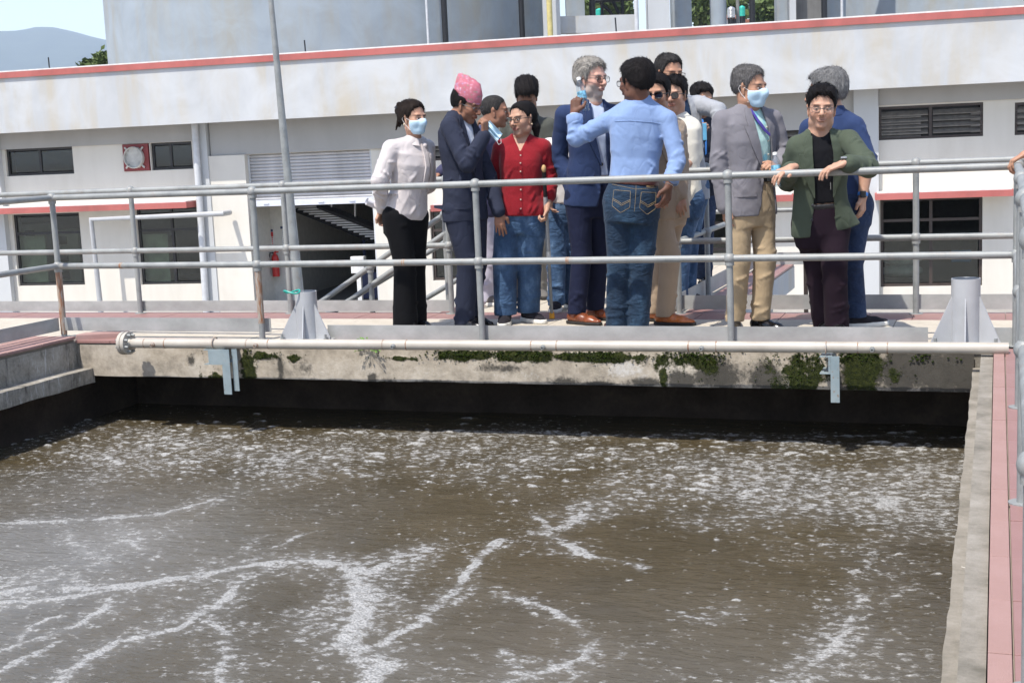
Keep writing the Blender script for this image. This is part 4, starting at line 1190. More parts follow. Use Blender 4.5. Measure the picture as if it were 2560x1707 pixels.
# bridge railing on the right side, and the far one
b3 = empty('bridge_railing', (0, 0, 0), 0, 'tube railing running back along the right side of the bridge', 'railing')
for y in (2.35, 3.6, 4.9): post(b3, (XB1 + .03, y))
for z in (1.05, .538): rail(b3, (XB1, YB, z), (XB1 + .03, 4.9, z))
toe(b3, (XB1 - .02, YB + .02, 0), (XB1 + .01, 4.9, 0), .01, .14)
b4 = empty('bridge_railing', (0, 0, 0), 0, 'tube railing across the far end of the bridge', 'railing')
post(b4, (XB0 + .1, 5.1))
for z in (1.05, .538): rail(b4, (XB0 + .1, 5.1, z), (XB1 + .62, 5.1, z))
toe(b4, (XB0 + .1, 5.12, 0), (XB1 + .62, 5.12, 0), .0, .12)
b5 = empty('bridge_railing', (0, 0, 0), 0, 'tube railing along the left side of the bridge behind the women', 'railing')
for y in (2.9, 4.2): post(b5, (XB0 - .02, y))
for z in (1.05, .538): rail(b5, (XB0 - .02, 2.85, z), (XB0 - .02, 5.1, z))
# stair railings sloping down to the left
for k, (Ys, a, b, a2, b2, lab) in enumerate(((1.62, (809, 750), (1104, 541), (876, 750), (1122, 583), 'sloping tube handrail of the stair, nearer side'), (2.7, (850, 765), (1122, 600), (1055, 752), (1122, 705), 'sloping tube handrail of the stair, farther side'))):
    s = empty('stair_railing', (0, 0, 0), 0, lab, 'railing', 'handrails of the stair')
    A, B = onY(*a, Ys), onY(*b, Ys); d = (B - A) / (B[0] - A[0])
    lo = A + d * (-1.0 - 0); rail(s, lo, A + d * (XB0 - .05 - A[0]))
    A2, B2 = onY(*a2, Ys), onY(*b2, Ys); d2 = d; rail(s, A2 + d2 * (-1.0), A2 + d2 * (XB0 - .05 - A2[0]))
    for px in ((925.6, 674), (1112, 560)) if k == 0 else ((1000, 700),):
        p = onY(*px, Ys); zt = (A + d * (p[0] - A[0]))[2]; post(s, (p[0], Ys), top=zt, mid=None, z0=zt - 1.1)

# ------------------------------------------------------------------ pipe along the edge with flange, nipples, U-bolts, brackets
PY = -.272
pa, pb = onY(316, 862, PY), onY(2556, 872, PY)
pp = empty('edge_pipe', (0, 0, 0), 0, 'long beige steel pipe along the top of the tank wall with blind flange at left', 'pipe')
pz = [onY(px, py, PY)[2] for px, py in ((330, 860), (900, 865), (1500, 867), (2200, 869), (2500, 870))]
zmean = float(np.mean(pz)); PA = np.array([pa[0], PY, zmean - .006]); PBv = np.array([3.31, PY, zmean + .012])
MB().tube([PA, PBv], .0345, 18).build('tube', M['pipe'], pp, smooth=40)
fl = MB().lathe([(0, -.03), (.082, -.03), (.082, -.006), (.076, -.005), (.076, .003), (.082, .004), (.082, .028), (.04, .028), (.036, .05)], PA, 28, (1, 0, 0)).build('flange', M['pipe'], pp, smooth=30)
bm_ = MB().lathe([(0, -.045), (.009, -.045), (.011, -.042), (.011, .04), (.006, .055), (0, .055)], n=6, ax=(1, 0, 0)).mesh('bolt', M['galv'])
for k in range(8):
    a = k * math.pi / 4 + .3; link('bolt', bm_, None, fl, (PA[0], PA[1] + .062 * math.cos(a), PA[2] + .062 * math.sin(a)))
for px in (390, 647, 989, 1362, 1757, 2182):
    x = onY(px, 866, PY)[0]; q = (x - PA[0]) / (PBv[0] - PA[0]); c0 = PA + (PBv - PA) * q
    nb = MB().lathe([(.016, 0), (.016, .012), (.011, .013), (.011, .03), (.006, .03), (.006, .015), (0, .015)], c0 + np.array([0, -.031, -.004]), 12, (0, -1, -.1)).build('nipple', M['rust'] if px in (390, 647) else M['galv'], pp, smooth=40)
    for s in (-.085, .085):
        MB().lathe([(.0352, -.004), (.0358, 0), (.0352, .004)], c0 + np.array([s, 0, 0]), 18, (1, 0, 0)).build('weld_band', M['rust'], pp)
for px in (538, 2066):
    x = onY(px, 866, PY)[0]; c0 = np.array([x, PY, zmean])
    MB().tube([c0 + np.array([0, .041 * math.cos(a), .041 * math.sin(a)]) for a in np.linspace(-.6, math.pi + .6, 18)], .005, 8).build('u_bolt', M['rust'], pp)


def bracket(px0, px1, vx0, vx1, vb, flip, label):
    e = empty('pipe_bracket', (0, 0, 0), 0, label, 'bracket', 'pale steel brackets under the edge pipe')
    x0, x1 = onY(px0, 895, PY)[0], onY(px1, 895, PY)[0]; zt, zb = zmean - .038, zmean - .145
    y0, y1 = PY - .045, YE - .004; th = .006
    if flip:   # channel seen from the end, open to the left
        poly = [(x0, zt), (x1, zt), (x1, zb), (x0, zb), (x0, zb + th), (x1 - th * 2, zb + th), (x1 - th * 2, zt - th), (x0, zt - th)]
        MB().prism([(x, y0, z) for x, z in poly], (0, y1 - y0, 0)).build('channel', M['palesteel'], e)
    else:
        MB().box((x0, y0, zt - th), (x1, y1, zt)).box((x0, y0, zb), (x1, y1, zb + th)).box((x0 + .035, y0, zb + th), (x1, y0 + th, zt - th)).build('channel', M['palesteel'], e)
    a, b = onY(vx0, 930, PY)[0], onY(vx1, 930, PY)[0]; z0 = onY((vx0 + vx1) / 2, vb, PY)[2]
    MB().box((a, y0 - .008, z0), (b, y0 - .002, zmean - .036)).box((a, y0 - .002, z0), (a + .006, y1, zmean - .036) if flip else (a + .006, y0 + .05, zmean - .036)).build('hanger_angle', M['palesteel'], e)
    if not flip: MB().box((b + .004, y0 + .02, z0 + .02), (b + .045, y0 + .026, zmean - .036)).build('hanger_flat', M['palesteel'], e)


bracket(519, 566, 567, 586, 982, False, 'left pale steel bracket with long hanger under the edge pipe')
bracket(2051, 2078, 2079, 2101, 1002, True, 'right pale steel bracket with open channel end under the edge pipe')


# ------------------------------------------------------------------ pedestal stubs with gussets
def pedestal(px, py, dia, h, label, wire=False):
    c = onY(px, py, .02); e = empty('pedestal_stub', (c[0], .02, 0), 0, label, 'pedestal', 'grey pipe stubs for davits')
    r_ = dia / 2
    MB().lathe([(r_, .012), (r_, h), (r_ - .006, h), (r_ - .006, h * .3)], n=32).build('pipe_stub', M['whitesteel'], e, smooth=30)
    MB().bbox((-.20, -.10, 0), (.20, .20, .012), .003).build('base_plate', M['whitesteel'], e)
    for a in (200, 340, 90, 270) if not wire else (195, 345, 280, 90):
        d = np.array([math.cos(R(a)), math.sin(R(a)), 0]); n_ = np.array([-d[1], d[0], 0]) * .004
        q = [d * r_ + [0, 0, .012], d * (r_ + .125) + [0, 0, .012], d * (r_ + .125) + [0, 0, .03], d * r_ + [0, 0, h * .74]]
        if a in (280, 270): q = [d * r_ + [0, 0, .012], d * (r_ + .06) + [0, 0, .012], d * (r_ + .06) + [0, 0, .03], d * r_ + [0, 0, h * .72]]
        MB().prism([p - n_ for p in q], n_ * 2).build('gusset', M['whitesteel'], e)
    bt = MB().lathe([(0, .04), (.009, .04), (.009, .012), (.016, .012), (.016, .0)], n=6).mesh('bolt', M['galv'])
    for x, y in ((-.17, -.07), (.17, -.07), (-.17, .17), (.17, .17)): link('bolt', bt, None, e, (x, y, .012))
    if wire:
        w = MB().tube([np.array([-.06 + .06 * math.cos(t_), -.05 + .035 * math.sin(t_), h + .004 + .01 * math.sin(t_ * 2)]) for t_ in np.linspace(0, 6.28, 30)], .006, 6)
        o = w.build('wire_loop', M['tealwire'], None, loc=(c[0] - .01, .02 - .02, 0)); tag(o, 'loop of teal wire lying on top of the left pedestal', 'wire')


pedestal(772, 850, .152, .345, 'grey pipe stub with gussets at left, a teal wire on top', True)
pedestal(2414, 853, .166, .40, 'grey pipe stub with gussets near the right end of the railing')

# ------------------------------------------------------------------ weed between slab and pipe
def weed(px, py, label, n=26, seed=2, sc=1.0):
    r1 = np.random.default_rng(seed); c = onY(px, py, -.12)
    e = empty('weed_plant', (c[0], -.12, c[2]), 0, label, 'plant')
    st = MB()
    for k in range(n):
        a = r1.uniform(0, 6.28); l = r1.uniform(.03, .09) * sc; d = np.array([math.cos(a) * .9, math.sin(a) * .5 - .25, r1.uniform(-.2, 1.0)]); d /= np.linalg.norm(d)
        st.tube([(0, 0, 0), tuple(d * l * .6), tuple(d * l)], .0015, 5)
        w = np.cross(d, [0, 0, 1.0]); w /= np.linalg.norm(w); u = np.cross(w, d)
        p0 = d * l; L = r1.uniform(.02, .04) * sc
        MB().hexa([p0, p0 + d * L * .45 + w * L * .26 + u * .004, p0 + d * L + u * -.004, p0 + d * L * .45 - w * L * .26 + u * .004, p0 + u * .001, p0 + d * L * .45 + w * L * .26 + u * .005, p0 + d * L - u * .003, p0 + d * L * .45 - w * L * .26 + u * .005]).build('leaf', M['weed'], e)
    st.build('stem', M['weed'], e)


weed(920, 872, 'small bright green weed sprouting beside the edge pipe', 30, 2, 1.0)
weed(2488, 878, 'tiny weed in the corner of the right pink walkway', 7, 5, .45)
tw = MB().tube([onZ(2404, 1417, -.112) , onZ(2425, 1423, -.110), onZ(2460, 1420, -.112)], .003, 5)
tag(tw.build('dry_twig', M['pipe']), 'thin dry twig lying on the right concrete ledge', 'twig')

# ------------------------------------------------------------------ haze in the valley air
hz_m = bpy.data.materials.new('haze_air'); hz_m.use_nodes = True; ht = hz_m.node_tree; ht.nodes.remove(ht.nodes['Principled BSDF'])
pv = ht.nodes.new('ShaderNodeVolumePrincipled'); pv.inputs['Color'].default_value = (.74, .86, 1.0, 1); pv.inputs['Density'].default_value = HAZE; pv.inputs['Anisotropy'].default_value = 0
ht.links.new(pv.outputs[0], ht.nodes['Material Output'].inputs['Volume'])
if HAZE > 0: tag(MB().box((-6500, -6500, -3.2), (6500, 6500, 460)).build('haze', hz_m), kind='stuff')
# ================================================================== people: signed distance fields -> meshes
def nrm(v):
    v = np.asarray(v, float); return v / (np.linalg.norm(v) + 1e-12)


def smin(a, b, k):
    if k <= 0: return np.minimum(a, b)
    h = np.clip(.5 + .5 * (b - a) / k, 0, 1); return b + (a - b) * h - k * h * (1 - h)


def smax(a, b, k): return -smin(-a, -b, k)


class Field:
    def __init__(s): s.ops = []

    def add(s, prim, k=0.0, op='u'):
        fn, lo, hi = prim; s.ops.append((fn, lo, hi, k, op)); return s

    def ev(s, P):
        X, Y, Z = P[:, 0], P[:, 1], P[:, 2]; d = np.full(len(P), 1.0)
        for fn, lo, hi, k, op in s.ops:
            e = fn(X, Y, Z); d = smin(d, e, k) if op == 'u' else (smax(d, -e, k) if op == 's' else smax(d, e, k))
        return d

    def bounds(s):
        L = [o for o in s.ops if o[4] == 'u']
        return np.min([o[1] for o in L], 0), np.max([o[2] for o in L], 0)

    def grid(s, xs, ys, zs):
        V = np.full((len(xs), len(ys), len(zs)), .07, np.float32)
        for fn, lo, hi, k, op in s.ops:
            if lo is None: sl = (slice(None),) * 3
            else:
                m = k + .022 if op == 'u' else k + .004
                sl = []
                for a, c in zip((xs, ys, zs), range(3)):
                    i0 = np.searchsorted(a, lo[c] - m); i1 = np.searchsorted(a, hi[c] + m); sl.append(slice(i0, i1))
                sl = tuple(sl)
                if any(q.stop <= q.start for q in sl): continue
            e = fn(xs[sl[0]][:, None, None], ys[sl[1]][None, :, None], zs[sl[2]][None, None, :]).astype(np.float32)
            W = V[sl]
            V[sl] = smin(W, e, k) if op == 'u' else (smax(W, -e, k) if op == 's' else smax(W, e, k))
        return V


def axis(lo, hi, h, zones=()):
    out = [lo]; x = lo
    while x < hi:
        st = h
        for a, b, hz in zones:
            if a - hz <= x <= b: st = min(st, hz)
            elif x < a < x + st: st = min(st, max(a - x, hz))
        x += st; out.append(x)
    return np.array(out)


def nets(V, xs, ys, zs):
    s = V < 0
    c = [s[:-1, :-1, :-1], s[1:, :-1, :-1], s[:-1, 1:, :-1], s[1:, 1:, :-1], s[:-1, :-1, 1:], s[1:, :-1, 1:], s[:-1, 1:, 1:], s[1:, 1:, 1:]]
    cnt = sum(q.astype(np.int8) for q in c)
    m = (cnt > 0) & (cnt < 8); I, J, K_ = np.nonzero(m)
    if len(I) == 0: return np.zeros((0, 3)), np.zeros((0, 4), int)
    idx = np.full(m.shape, -1, np.int32); idx[I, J, K_] = np.arange(len(I))
    off = np.array([(i & 1, (i >> 1) & 1, i >> 2) for i in range(8)])
    val = [V[I + o[0], J + o[1], K_ + o[2]].astype(float) for o in off]
    acc = np.zeros((len(I), 3)); n = np.zeros(len(I))
    for a, b in ((0, 1), (2, 3), (4, 5), (6, 7), (0, 2), (1, 3), (4, 6), (5, 7), (0, 4), (1, 5), (2, 6), (3, 7)):
        x = (val[a] < 0) != (val[b] < 0); t_ = np.where(x, val[a] / np.where(val[a] == val[b], 1, val[a] - val[b]), 0)
        p = off[a] + (off[b] - off[a]) * t_[:, None]; acc += np.where(x[:, None], p, 0); n += x
    p = acc / n[:, None]
    P = np.stack([xs[I] + p[:, 0] * (xs[I + 1] - xs[I]), ys[J] + p[:, 1] * (ys[J + 1] - ys[J]), zs[K_] + p[:, 2] * (zs[K_ + 1] - zs[K_])], 1)
    Q = []
    for ax_ in range(3):
        a = s; sh = [slice(1, -1)] * 3; sh[ax_] = slice(0, -1); s0 = s[tuple(sh)]; sh[ax_] = slice(1, None); s1 = s[tuple(sh)]
        e = np.nonzero(s0 != s1); g = [e[0] + 1, e[1] + 1, e[2] + 1]; g[ax_] = e[ax_]
        u, v = (ax_ + 1) % 3, (ax_ + 2) % 3

        def gi(du, dv):
            q = [g[0], g[1], g[2]]; q[u] = q[u] - du; q[v] = q[v] - dv; return idx[q[0], q[1], q[2]]
        q4 = np.stack([gi(0, 0), gi(1, 0), gi(1, 1), gi(0, 1)], 1); fl_ = s0[e]
        q4 = np.where(fl_[:, None], q4, q4[:, ::-1]); Q.append(q4[(q4 >= 0).all(1)])
    return P, np.concatenate(Q)


def field_mesh(F_, h, zones=((), (), ()), pad=.03):
    lo, hi = F_.bounds(); xs = axis(lo[0] - pad, hi[0] + pad, h, zones[0]); ys = axis(lo[1] - pad, hi[1] + pad, h, zones[1]); zs = axis(lo[2] - pad, hi[2] + pad, h * 1.0, zones[2])
    return nets(F_.grid(xs, ys, zs), xs, ys, zs)


# ---- primitives: return (function, lower bound, upper bound)
def cone(a, b, ra, rb, flat=None, wr=None, je=None):
    a = np.asarray(a, float); b = np.asarray(b, float); ab = b - a
    n = None
    if flat: n = nrm(flat[0]); kf = 1 / flat[1] - 1; ab2 = ab + n * (ab @ n) * kf
    else: ab2 = ab
    L2 = ab2 @ ab2 + 1e-9; ax_ = nrm(ab)
    if wr: amp, fa, fp, ph = wr

    def fn(X, Y, Z):
        px, py, pz = X - a[0], Y - a[1], Z - a[2]
        if n is not None:
            dn = (px * n[0] + py * n[1] + pz * n[2]) * kf; px = px + n[0] * dn; py = py + n[1] * dn; pz = pz + n[2] * dn
        t_ = np.clip((px * ab2[0] + py * ab2[1] + pz * ab2[2]) / L2, 0, 1)
        qx, qy, qz = px - ab2[0] * t_, py - ab2[1] * t_, pz - ab2[2] * t_
        d = np.sqrt(qx * qx + qy * qy + qz * qz) - (ra + (rb - ra) * t_)
        if wr:
            u = fa * (X * ax_[0] + Y * ax_[1] + Z * ax_[2]) + 1.7 * np.sin(fp * X + ph) + 1.7 * np.sin(fp * Y + ph * 2.1) + .6 * np.sin(fp * Z * .6 + ph)
            am = .55 + .45 * np.sin(fp * .8 * X + 1.1 * fp * Y + ph * 5)
            if je is not None: am = am * (.30 + .95 * np.exp(-(((t_ - je) if je < .5 else (je - t_)) / .38) ** 2))
            rg = 1 - np.abs(np.sin(.5 * u + ph * 3)); rg2 = 1 - np.abs(np.sin(.83 * u + 1.3 + 1.2 * np.sin(fp * 1.6 * Z)))
            d = d - .45 * amp * am * (1.6 * rg * rg + .9 * rg2 * rg2 - .7)
        return d
    r_ = max(ra, rb); return fn, np.minimum(a, b) - r_, np.maximum(a, b) + r_


def ell(c, rad, B=None):
    """ellipsoid; B rows are its axes"""
    c = np.asarray(c, float); r_ = np.asarray(rad, float); B = np.eye(3) if B is None else np.asarray(B)

    def fn(X, Y, Z):
        p = (X - c[0], Y - c[1], Z - c[2]); q = [B[i][0] * p[0] + B[i][1] * p[1] + B[i][2] * p[2] for i in range(3)]
        k0 = np.sqrt(sum((q[i] / r_[i]) ** 2 for i in range(3))); k1 = np.sqrt(sum((q[i] / r_[i] ** 2) ** 2 for i in range(3))) + 1e-9
        return k0 * (k0 - 1) / k1
    e = np.sqrt(sum((B[i] * r_[i]) ** 2 for i in range(3))); return fn, c - e, c + e


def loft(O, up, lat, fwd, pts, n=2.5, wr=None):
    O = np.asarray(O, float); pts = np.array(pts, float); T = pts[:, 0]

    def fn(X, Y, Z):
        px, py, pz = X - O[0], Y - O[1], Z - O[2]
        t_ = px * up[0] + py * up[1] + pz * up[2]; x = px * lat[0] + py * lat[1] + pz * lat[2]; y = px * fwd[0] + py * fwd[1] + pz * fwd[2]
        w = np.interp(t_, T, pts[:, 1]); d1 = np.interp(t_, T, pts[:, 2]); d2 = np.interp(t_, T, pts[:, 3]); dd = np.where(y > 0, d1, d2)
        q = ((np.abs(x) / w) ** n + (np.abs(y) / dd) ** n) ** (1 / n)
        d = (q - 1) * np.minimum(w, dd)
        if wr:
            amp, f, ph = wr
            u = f * (t_ * 1.0 + .55 * x) + 1.5 * np.sin(9 * x + ph) + 1.2 * np.sin(8 * y + 7 * t_ + ph)
            am = .5 + .5 * np.sin(7 * x + 9 * t_ + ph * 2 + 1.5 * np.sin(6 * y))
            rg = 1 - np.abs(np.sin(.5 * u + ph)); rg2 = 1 - np.abs(np.sin(.7 * f * (t_ * .6 - .9 * x) + 1.6 * np.sin(11 * x + ph) + ph)); rg3 = 1 - np.abs(np.sin(.5 * f * (1.2 * x + .12 * t_ + .3 * y) + .8 * np.sin(10 * t_) + ph))
            d = d - .5 * amp * (am * 1.5 * rg ** 2.5 + (1 - am) * 1.4 * rg2 ** 2.5 + .7 * rg3 ** 2 - .7)
        return np.maximum(d, np.maximum(T[0] - t_, t_ - T[-1]))
    r_ = pts[:, 1:].max() * 1.15; e0, e1 = O + up * T[0], O + up * T[-1]
    m = np.abs(lat) * pts[:, 1].max() + np.abs(fwd) * pts[:, 2:].max() + .02
    return fn, np.minimum(e0, e1) - m, np.maximum(e0, e1) + m


def half(p, n):
    """half space to cut with (kept: the side opposite to n)"""
    p = np.asarray(p, float); n = nrm(n)
    return (lambda X, Y, Z: (X - p[0]) * n[0] + (Y - p[1]) * n[1] + (Z - p[2]) * n[2]), None, None


def frame(yaw, pitch=0, roll=0):
    """axes: picture-right when facing the camera side (-Y), forward, up; yaw 0 looks to -Y, 90 to +X"""
    y, p = R(yaw), R(pitch)
    fwd = np.array([math.sin(y) * math.cos(p), -math.cos(y) * math.cos(p), math.sin(p)]); lat = np.array([math.cos(y), math.sin(y), 0]); up = np.cross(fwd, lat)
    r_ = R(roll); l2 = lat * math.cos(r_) + up * math.sin(r_); u2 = up * math.cos(r_) - lat * math.sin(r_)
    return l2, fwd, u2


SKIN = {'tan': (.42, .235, .15), 'brown': (.30, .155, .095), 'dark': (.125, .062, .040), 'fair': (.56, .335, .26), 'light': (.50, .30, .205)}


def m_skin():
    t = NT('skin'); a = t.attr('col'); v = t.coord(); n = t.noise(v, 60, 4, .6); n2 = t.noise(v, 12, 3)
    c = t.mix(t.ramp(n2, [(.35, 0), (.75, .22)]), a.outputs['Color'], (.42, .15, .10))
    c = t.mix(t.ramp(n, [(.3, .12), (.7, 0)]), c, (.10, .05, .035))
    t.bump(t.noise(v, 340, 3, .7), .12, .002)
    t.b.inputs['Subsurface Weight'].default_value = .12; t.b.inputs['Subsurface Scale'].default_value = .01
    t.b.inputs['Subsurface Radius'].default_value = (1, .35, .2)
    return t.out(c, t.ramp(n, [(.3, .48), (.7, .62)]), 0, .30)


M['skin'] = m_skin()
HAIRM = {}


def hair_mat(kind):
    if kind in HAIRM: return HAIRM[kind]
    a, b, c = {'black': ((.006, .005, .005), (.012, .010, .010), (.028, .024, .023)), 'brownblack': ((.010, .007, .006), (.020, .014, .011), (.045, .03, .024)), 'grey': ((.06, .06, .06), (.17, .168, .165), (.34, .335, .33)), 'white': ((.11, .10, .09), (.27, .25, .22), (.50, .47, .42)), 'saltpepper': ((.03, .03, .03), (.095, .09, .088), (.25, .24, .235)), 'pepper': ((.012, .011, .011), (.03, .027, .026), (.10, .095, .09))}[kind]
    t = NT('hair_' + kind); v = t.coord(scale=(1, 1, .28), rot=(.5, .2, 0)); n = t.noise(v, 150, 4, .75, .3); n2 = t.noise(t.coord(), 22, 4, .6)
    f = t.math('ADD', t.math('MULTIPLY', n, .7), t.math('MULTIPLY', n2, .3))
    t.bump(n, .8, .006)
    HAIRM[kind] = t.out(t.ramp(f, [(.28, a), (.5, b), (.74, c)]), .68, 0, .12)
    return HAIRM[kind]


CAST = []      # (root, name, mesh arrays future, ...)
POOL = ThreadPoolExecutor(4)


def limb_ridges(F_, a, b, ra, rb, spec, seed, size=.0065, k=.013):
    """cloth folds: short tapering ridges that wrap part of the way round a limb. spec: (count, t range, slant, arc range)"""
    r0 = np.random.default_rng(seed); a = np.asarray(a, float); b = np.asarray(b, float); ax_ = nrm(b - a); L = np.linalg.norm(b - a)
    h = np.array([0, 0, 1.]) if abs(ax_[2]) < .85 else np.array([0, 1., 0]); e1 = nrm(np.cross(h, ax_)); e2 = np.cross(ax_, e1)
    for n_, (t0, t1), sl, (a0, a1) in spec:
        for _ in range(n_):
            t_ = r0.uniform(t0, t1); ph = r0.uniform(0, 6.28); arc = r0.uniform(a0, a1) * r0.choice([-1, 1]); dt = r0.normal(0, 1) * sl + sl * r0.choice([-1, 1]); sz = size * r0.uniform(.6, 1.25)
            P = []
            for q in np.linspace(-.5, .5, 5):
                tt = np.clip(t_ + dt * q + .02 * math.sin(3 * q), 0, 1.02); r_ = ra + (rb - ra) * tt; w = 1 - (abs(q) * 2) ** 2
                rr = r_ - .6 * sz + .75 * sz * w; P.append((a + ax_ * L * tt + rr * (math.cos(ph + arc * q) * e1 + math.sin(ph + arc * q) * e2), max(.0012, sz * (.35 + .65 * w))))
            for (p0, r0_), (p1, r1_) in zip(P[:-1], P[1:]): F_.add(cone(p0, p1, r0_, r1_), k)


class Person:
    def __init__(s, label, base, skin='tan', group=None):
        s.base = np.array([base[0], base[1], base[2] if len(base) > 2 else 0.0]); s.root = empty('person', s.base, 0, label, 'person', group)
        s.skin = np.array(SKIN[skin]); s.body = Field(); s.jobs = []; s.zones = [[], [], []]; s.colfns = []; s.fields = {}

    # ---- deferred mesh of a field
    def mesh(s, name, fld, h, mat, parent=None, zones=((), (), ()), col=None):
        s.jobs.append((name, fld, POOL.submit(field_mesh, fld, h, zones), mat, parent, col)); return len(s.jobs) - 1

    def part(s, mb, name, mat, parent=None, smooth=None):
        return mb.build(name, mat, parent or s.root, smooth, None if parent is None or parent is s.root else None, origin=s.base)

    def finish(s, hz=.0034):
        bz = [[(a, b, h) for a, b, h in z] for z in s.zones]
        s.jobs.insert(0, ('body', s.body, POOL.submit(field_mesh, s.body, .013, bz), M['skin'], None, 'skin'))

    def flush(s):
        objs = []
        for name, fld, fut, mat, parent, col in s.jobs:
            V, Q = fut.result()
            if len(V) == 0: print('EMPTY', s.root.name, name); continue
            at_ = {}
            if col == 'skin':
                C = np.tile(s.skin, (len(V), 1))
                for fn in s.colfns: C = fn(V, C)
                at_ = {'col': C}
            elif col is not None: at_ = {'col': col(V)}
            o = link(name, np_mesh(name, V - s.base, Q, mat, True, at_), None, s.root); objs.append(o)
        return objs

    # ---- head
    def head(s, c, yaw, pitch=0, roll=0, sc=1.0, wide=1.0, jaw=1.0, hz=.0034, hair=None, beard=None, brow=(.02, .015, .012), lip=None, nose=1.0, eyes_open=1.0, neck_to=None, neck_r=.056, stubble=0, smile=0):
        lat, fwd, up = frame(yaw, pitch, roll); c = np.asarray(c, float); s.hc, s.hl, s.hf, s.hu, s.hs = c, lat, fwd, up, sc; s.wide = wide
        B = np.stack([lat, fwd, up]); Wd = lambda x, y, z: c + sc * (lat * x * wide + fwd * y + up * z); s.HW = Wd
        F_ = s.body; add = lambda p, k=.012, op='u': F_.add(p, k * sc, op)
        E = lambda p, r_: ell(Wd(*p), np.array(r_) * sc * np.array([wide, 1, 1]), B)
        C = lambda a, b, r1, r2, fl=None: cone(Wd(*a), Wd(*b), r1 * sc, r2 * sc, fl)
        add(E((0, -.012, .034), (.0765, .097, .088)), .0); add(E((0, .020, -.028), (.0635 * jaw, .070, .084)), .03)
        add(E((0, .062, -.094), (.026 * jaw, .024, .020)), .022)
        for x in (-1, 1):
            add(E((x * .040, .056, -.022), (.024, .028, .030)), .018); add(E((x * .048 * jaw, .008, -.070), (.022, .034, .026)), .02)
        add(C((-.036, .078, .027), (.036, .078, .027), .013, .013), .012)
        for x in (-1, 1): add(E((x * .031, .0955, .004), (.0165, .012, .0095)), .008, 's')
        for x in (-1, 1): add(E((x * .031, .0765, .004), (.0135, .0135, .0125)), .002)
        add(C((0, .090, .014), (0, .1125 * (1 + .02 * nose), -.024), .0085, .0125 * nose), .010); add(E((0, .112, -.026), (.0125 * nose, .011, .0105)), .006)
        for x in (-1, 1): add(E((x * .0125 * nose, .101, -.029), (.0085, .010, .0075)), .005)
        add(C((-.021, .0855, -.0555 + .003 * smile), (.021, .0855, -.0555 + .003 * smile), .006, .006), .006); add(C((-.014, .0925, -.052), (.014, .0925, -.052), .0055, .0055), .006); add(C((-.013, .0915, -.0625), (.013, .0915, -.0625), .0068, .0068), .006)
        add(C((-.022, .1015, -.0572), (.022, .1015, -.0572), .0028, .0028), .004, 's')
        for x in (-1, 1):
            ea = nrm(lat * x * .45 * wide + fwd * -.35 + up * .1)
            add(cone(Wd(x * .0775, -.010, .018), Wd(x * .0735, .004, -.030), .019 * sc, .012 * sc, (lat * .9 - fwd * x * .45, .34)), .006)
            add(E((x * .086, .001, -.002), (.006, .009, .014)), .004, 's')
        if neck_to is not None:
            add(cone(Wd(0, -.022, -.045), neck_to, neck_r * sc, neck_r * 1.06 * sc), .03)
        lo, hi = c - .155 * sc, c + .155 * sc; zl = [c - .13 * sc * np.ones(3), c + .135 * sc * np.ones(3)]
        for i in range(3): s.zones[i].append((zl[0][i], zl[1][i], hz))
        skin = s.skin; lipc = np.array(lip) if lip is not None else skin * np.array([.92, .60, .58])

        def colf(V, Cc):
            L = (V - c) / sc; x, y, z = L @ lat / wide, L @ fwd, L @ up
            near = (np.abs(x) < .1) & (np.abs(y) < .14) & (np.abs(z) < .14)
            f = near & (y > .04)
            Cc = Cc.copy(); mixc = lambda mk, col: Cc.__setitem__(slice(None), Cc * (1 - mk[:, None]) + np.array(col)[None] * mk[:, None])
            mixc(f * np.clip(1.6 - np.hypot(np.abs(x) / .030 - 1.2, (z + .022) / .022), 0, 1) * .25, skin * np.array([1.12, .80, .76]))
            if stubble: mixc(f * np.clip((-.030 - z) / .02, 0, 1) * np.where(np.hypot(x / .024, (z + .057) / .010) < 1, 0, 1) * stubble, skin * .42 + .01)
            if beard is not None:
                bz = np.clip((-.022 - z - .55 * np.maximum(0, .055 - np.abs(x)) * (z > -.05)) / .018, 0, 1) * near * (y > -.005)
                mixc(bz * .85, beard)
            lm = np.maximum(np.hypot(x / .023, (z + .052 + .10 * np.abs(x)) / .006), 0); l2 = np.hypot(x / .020, (z + .063) / .0075)
            mixc(f * np.clip(2.2 - 1.6 * np.minimum(lm, l2), 0, 1) * .85, lipc); mixc(f * np.clip(1.5 - np.hypot(x / .022, (z + .0575) / .0022), 0, 1) * .8, lipc * .3)
            ex = np.abs(x) - .031
            e1 = np.hypot(ex / .0150, (z - .0035) / (.0058 * eyes_open)); mixc(f * np.clip(1.35 - np.abs(e1 - 1.15) * 2.2, 0, 1) * .65, skin * .30)
            mixc(f * np.clip(3 * (1 - e1), 0, 1) * .9, (.58, .54, .50)); mixc(f * np.clip(4 * (1 - np.hypot(ex / .0068, (z - .0035) / .0064)), 0, 1) * (e1 < 1.05), (.018, .012, .010))
            mixc(f * np.clip(1.6 - np.hypot(ex / .016, (z - .0035 - .0062 * eyes_open) / .0022), 0, 1) * .9, (.015, .01, .01))
            bz_ = .0255 - .10 * np.maximum(0, np.abs(ex) - .012) + .04 * ex
            mixc(f * np.clip(1.7 - np.hypot((ex - .001) / .021, (z - bz_) / .0042), 0, 1) * .9, brow)
            mixc(f * (np.hypot((np.abs(x) - .0075) / .0045, (z + .0345) / .003) < 1) * .7, skin * .25)
            return Cc
        s.colfns.append(colf)
        if hair: s.hair(**{'hz': max(hz, .0038), **hair})

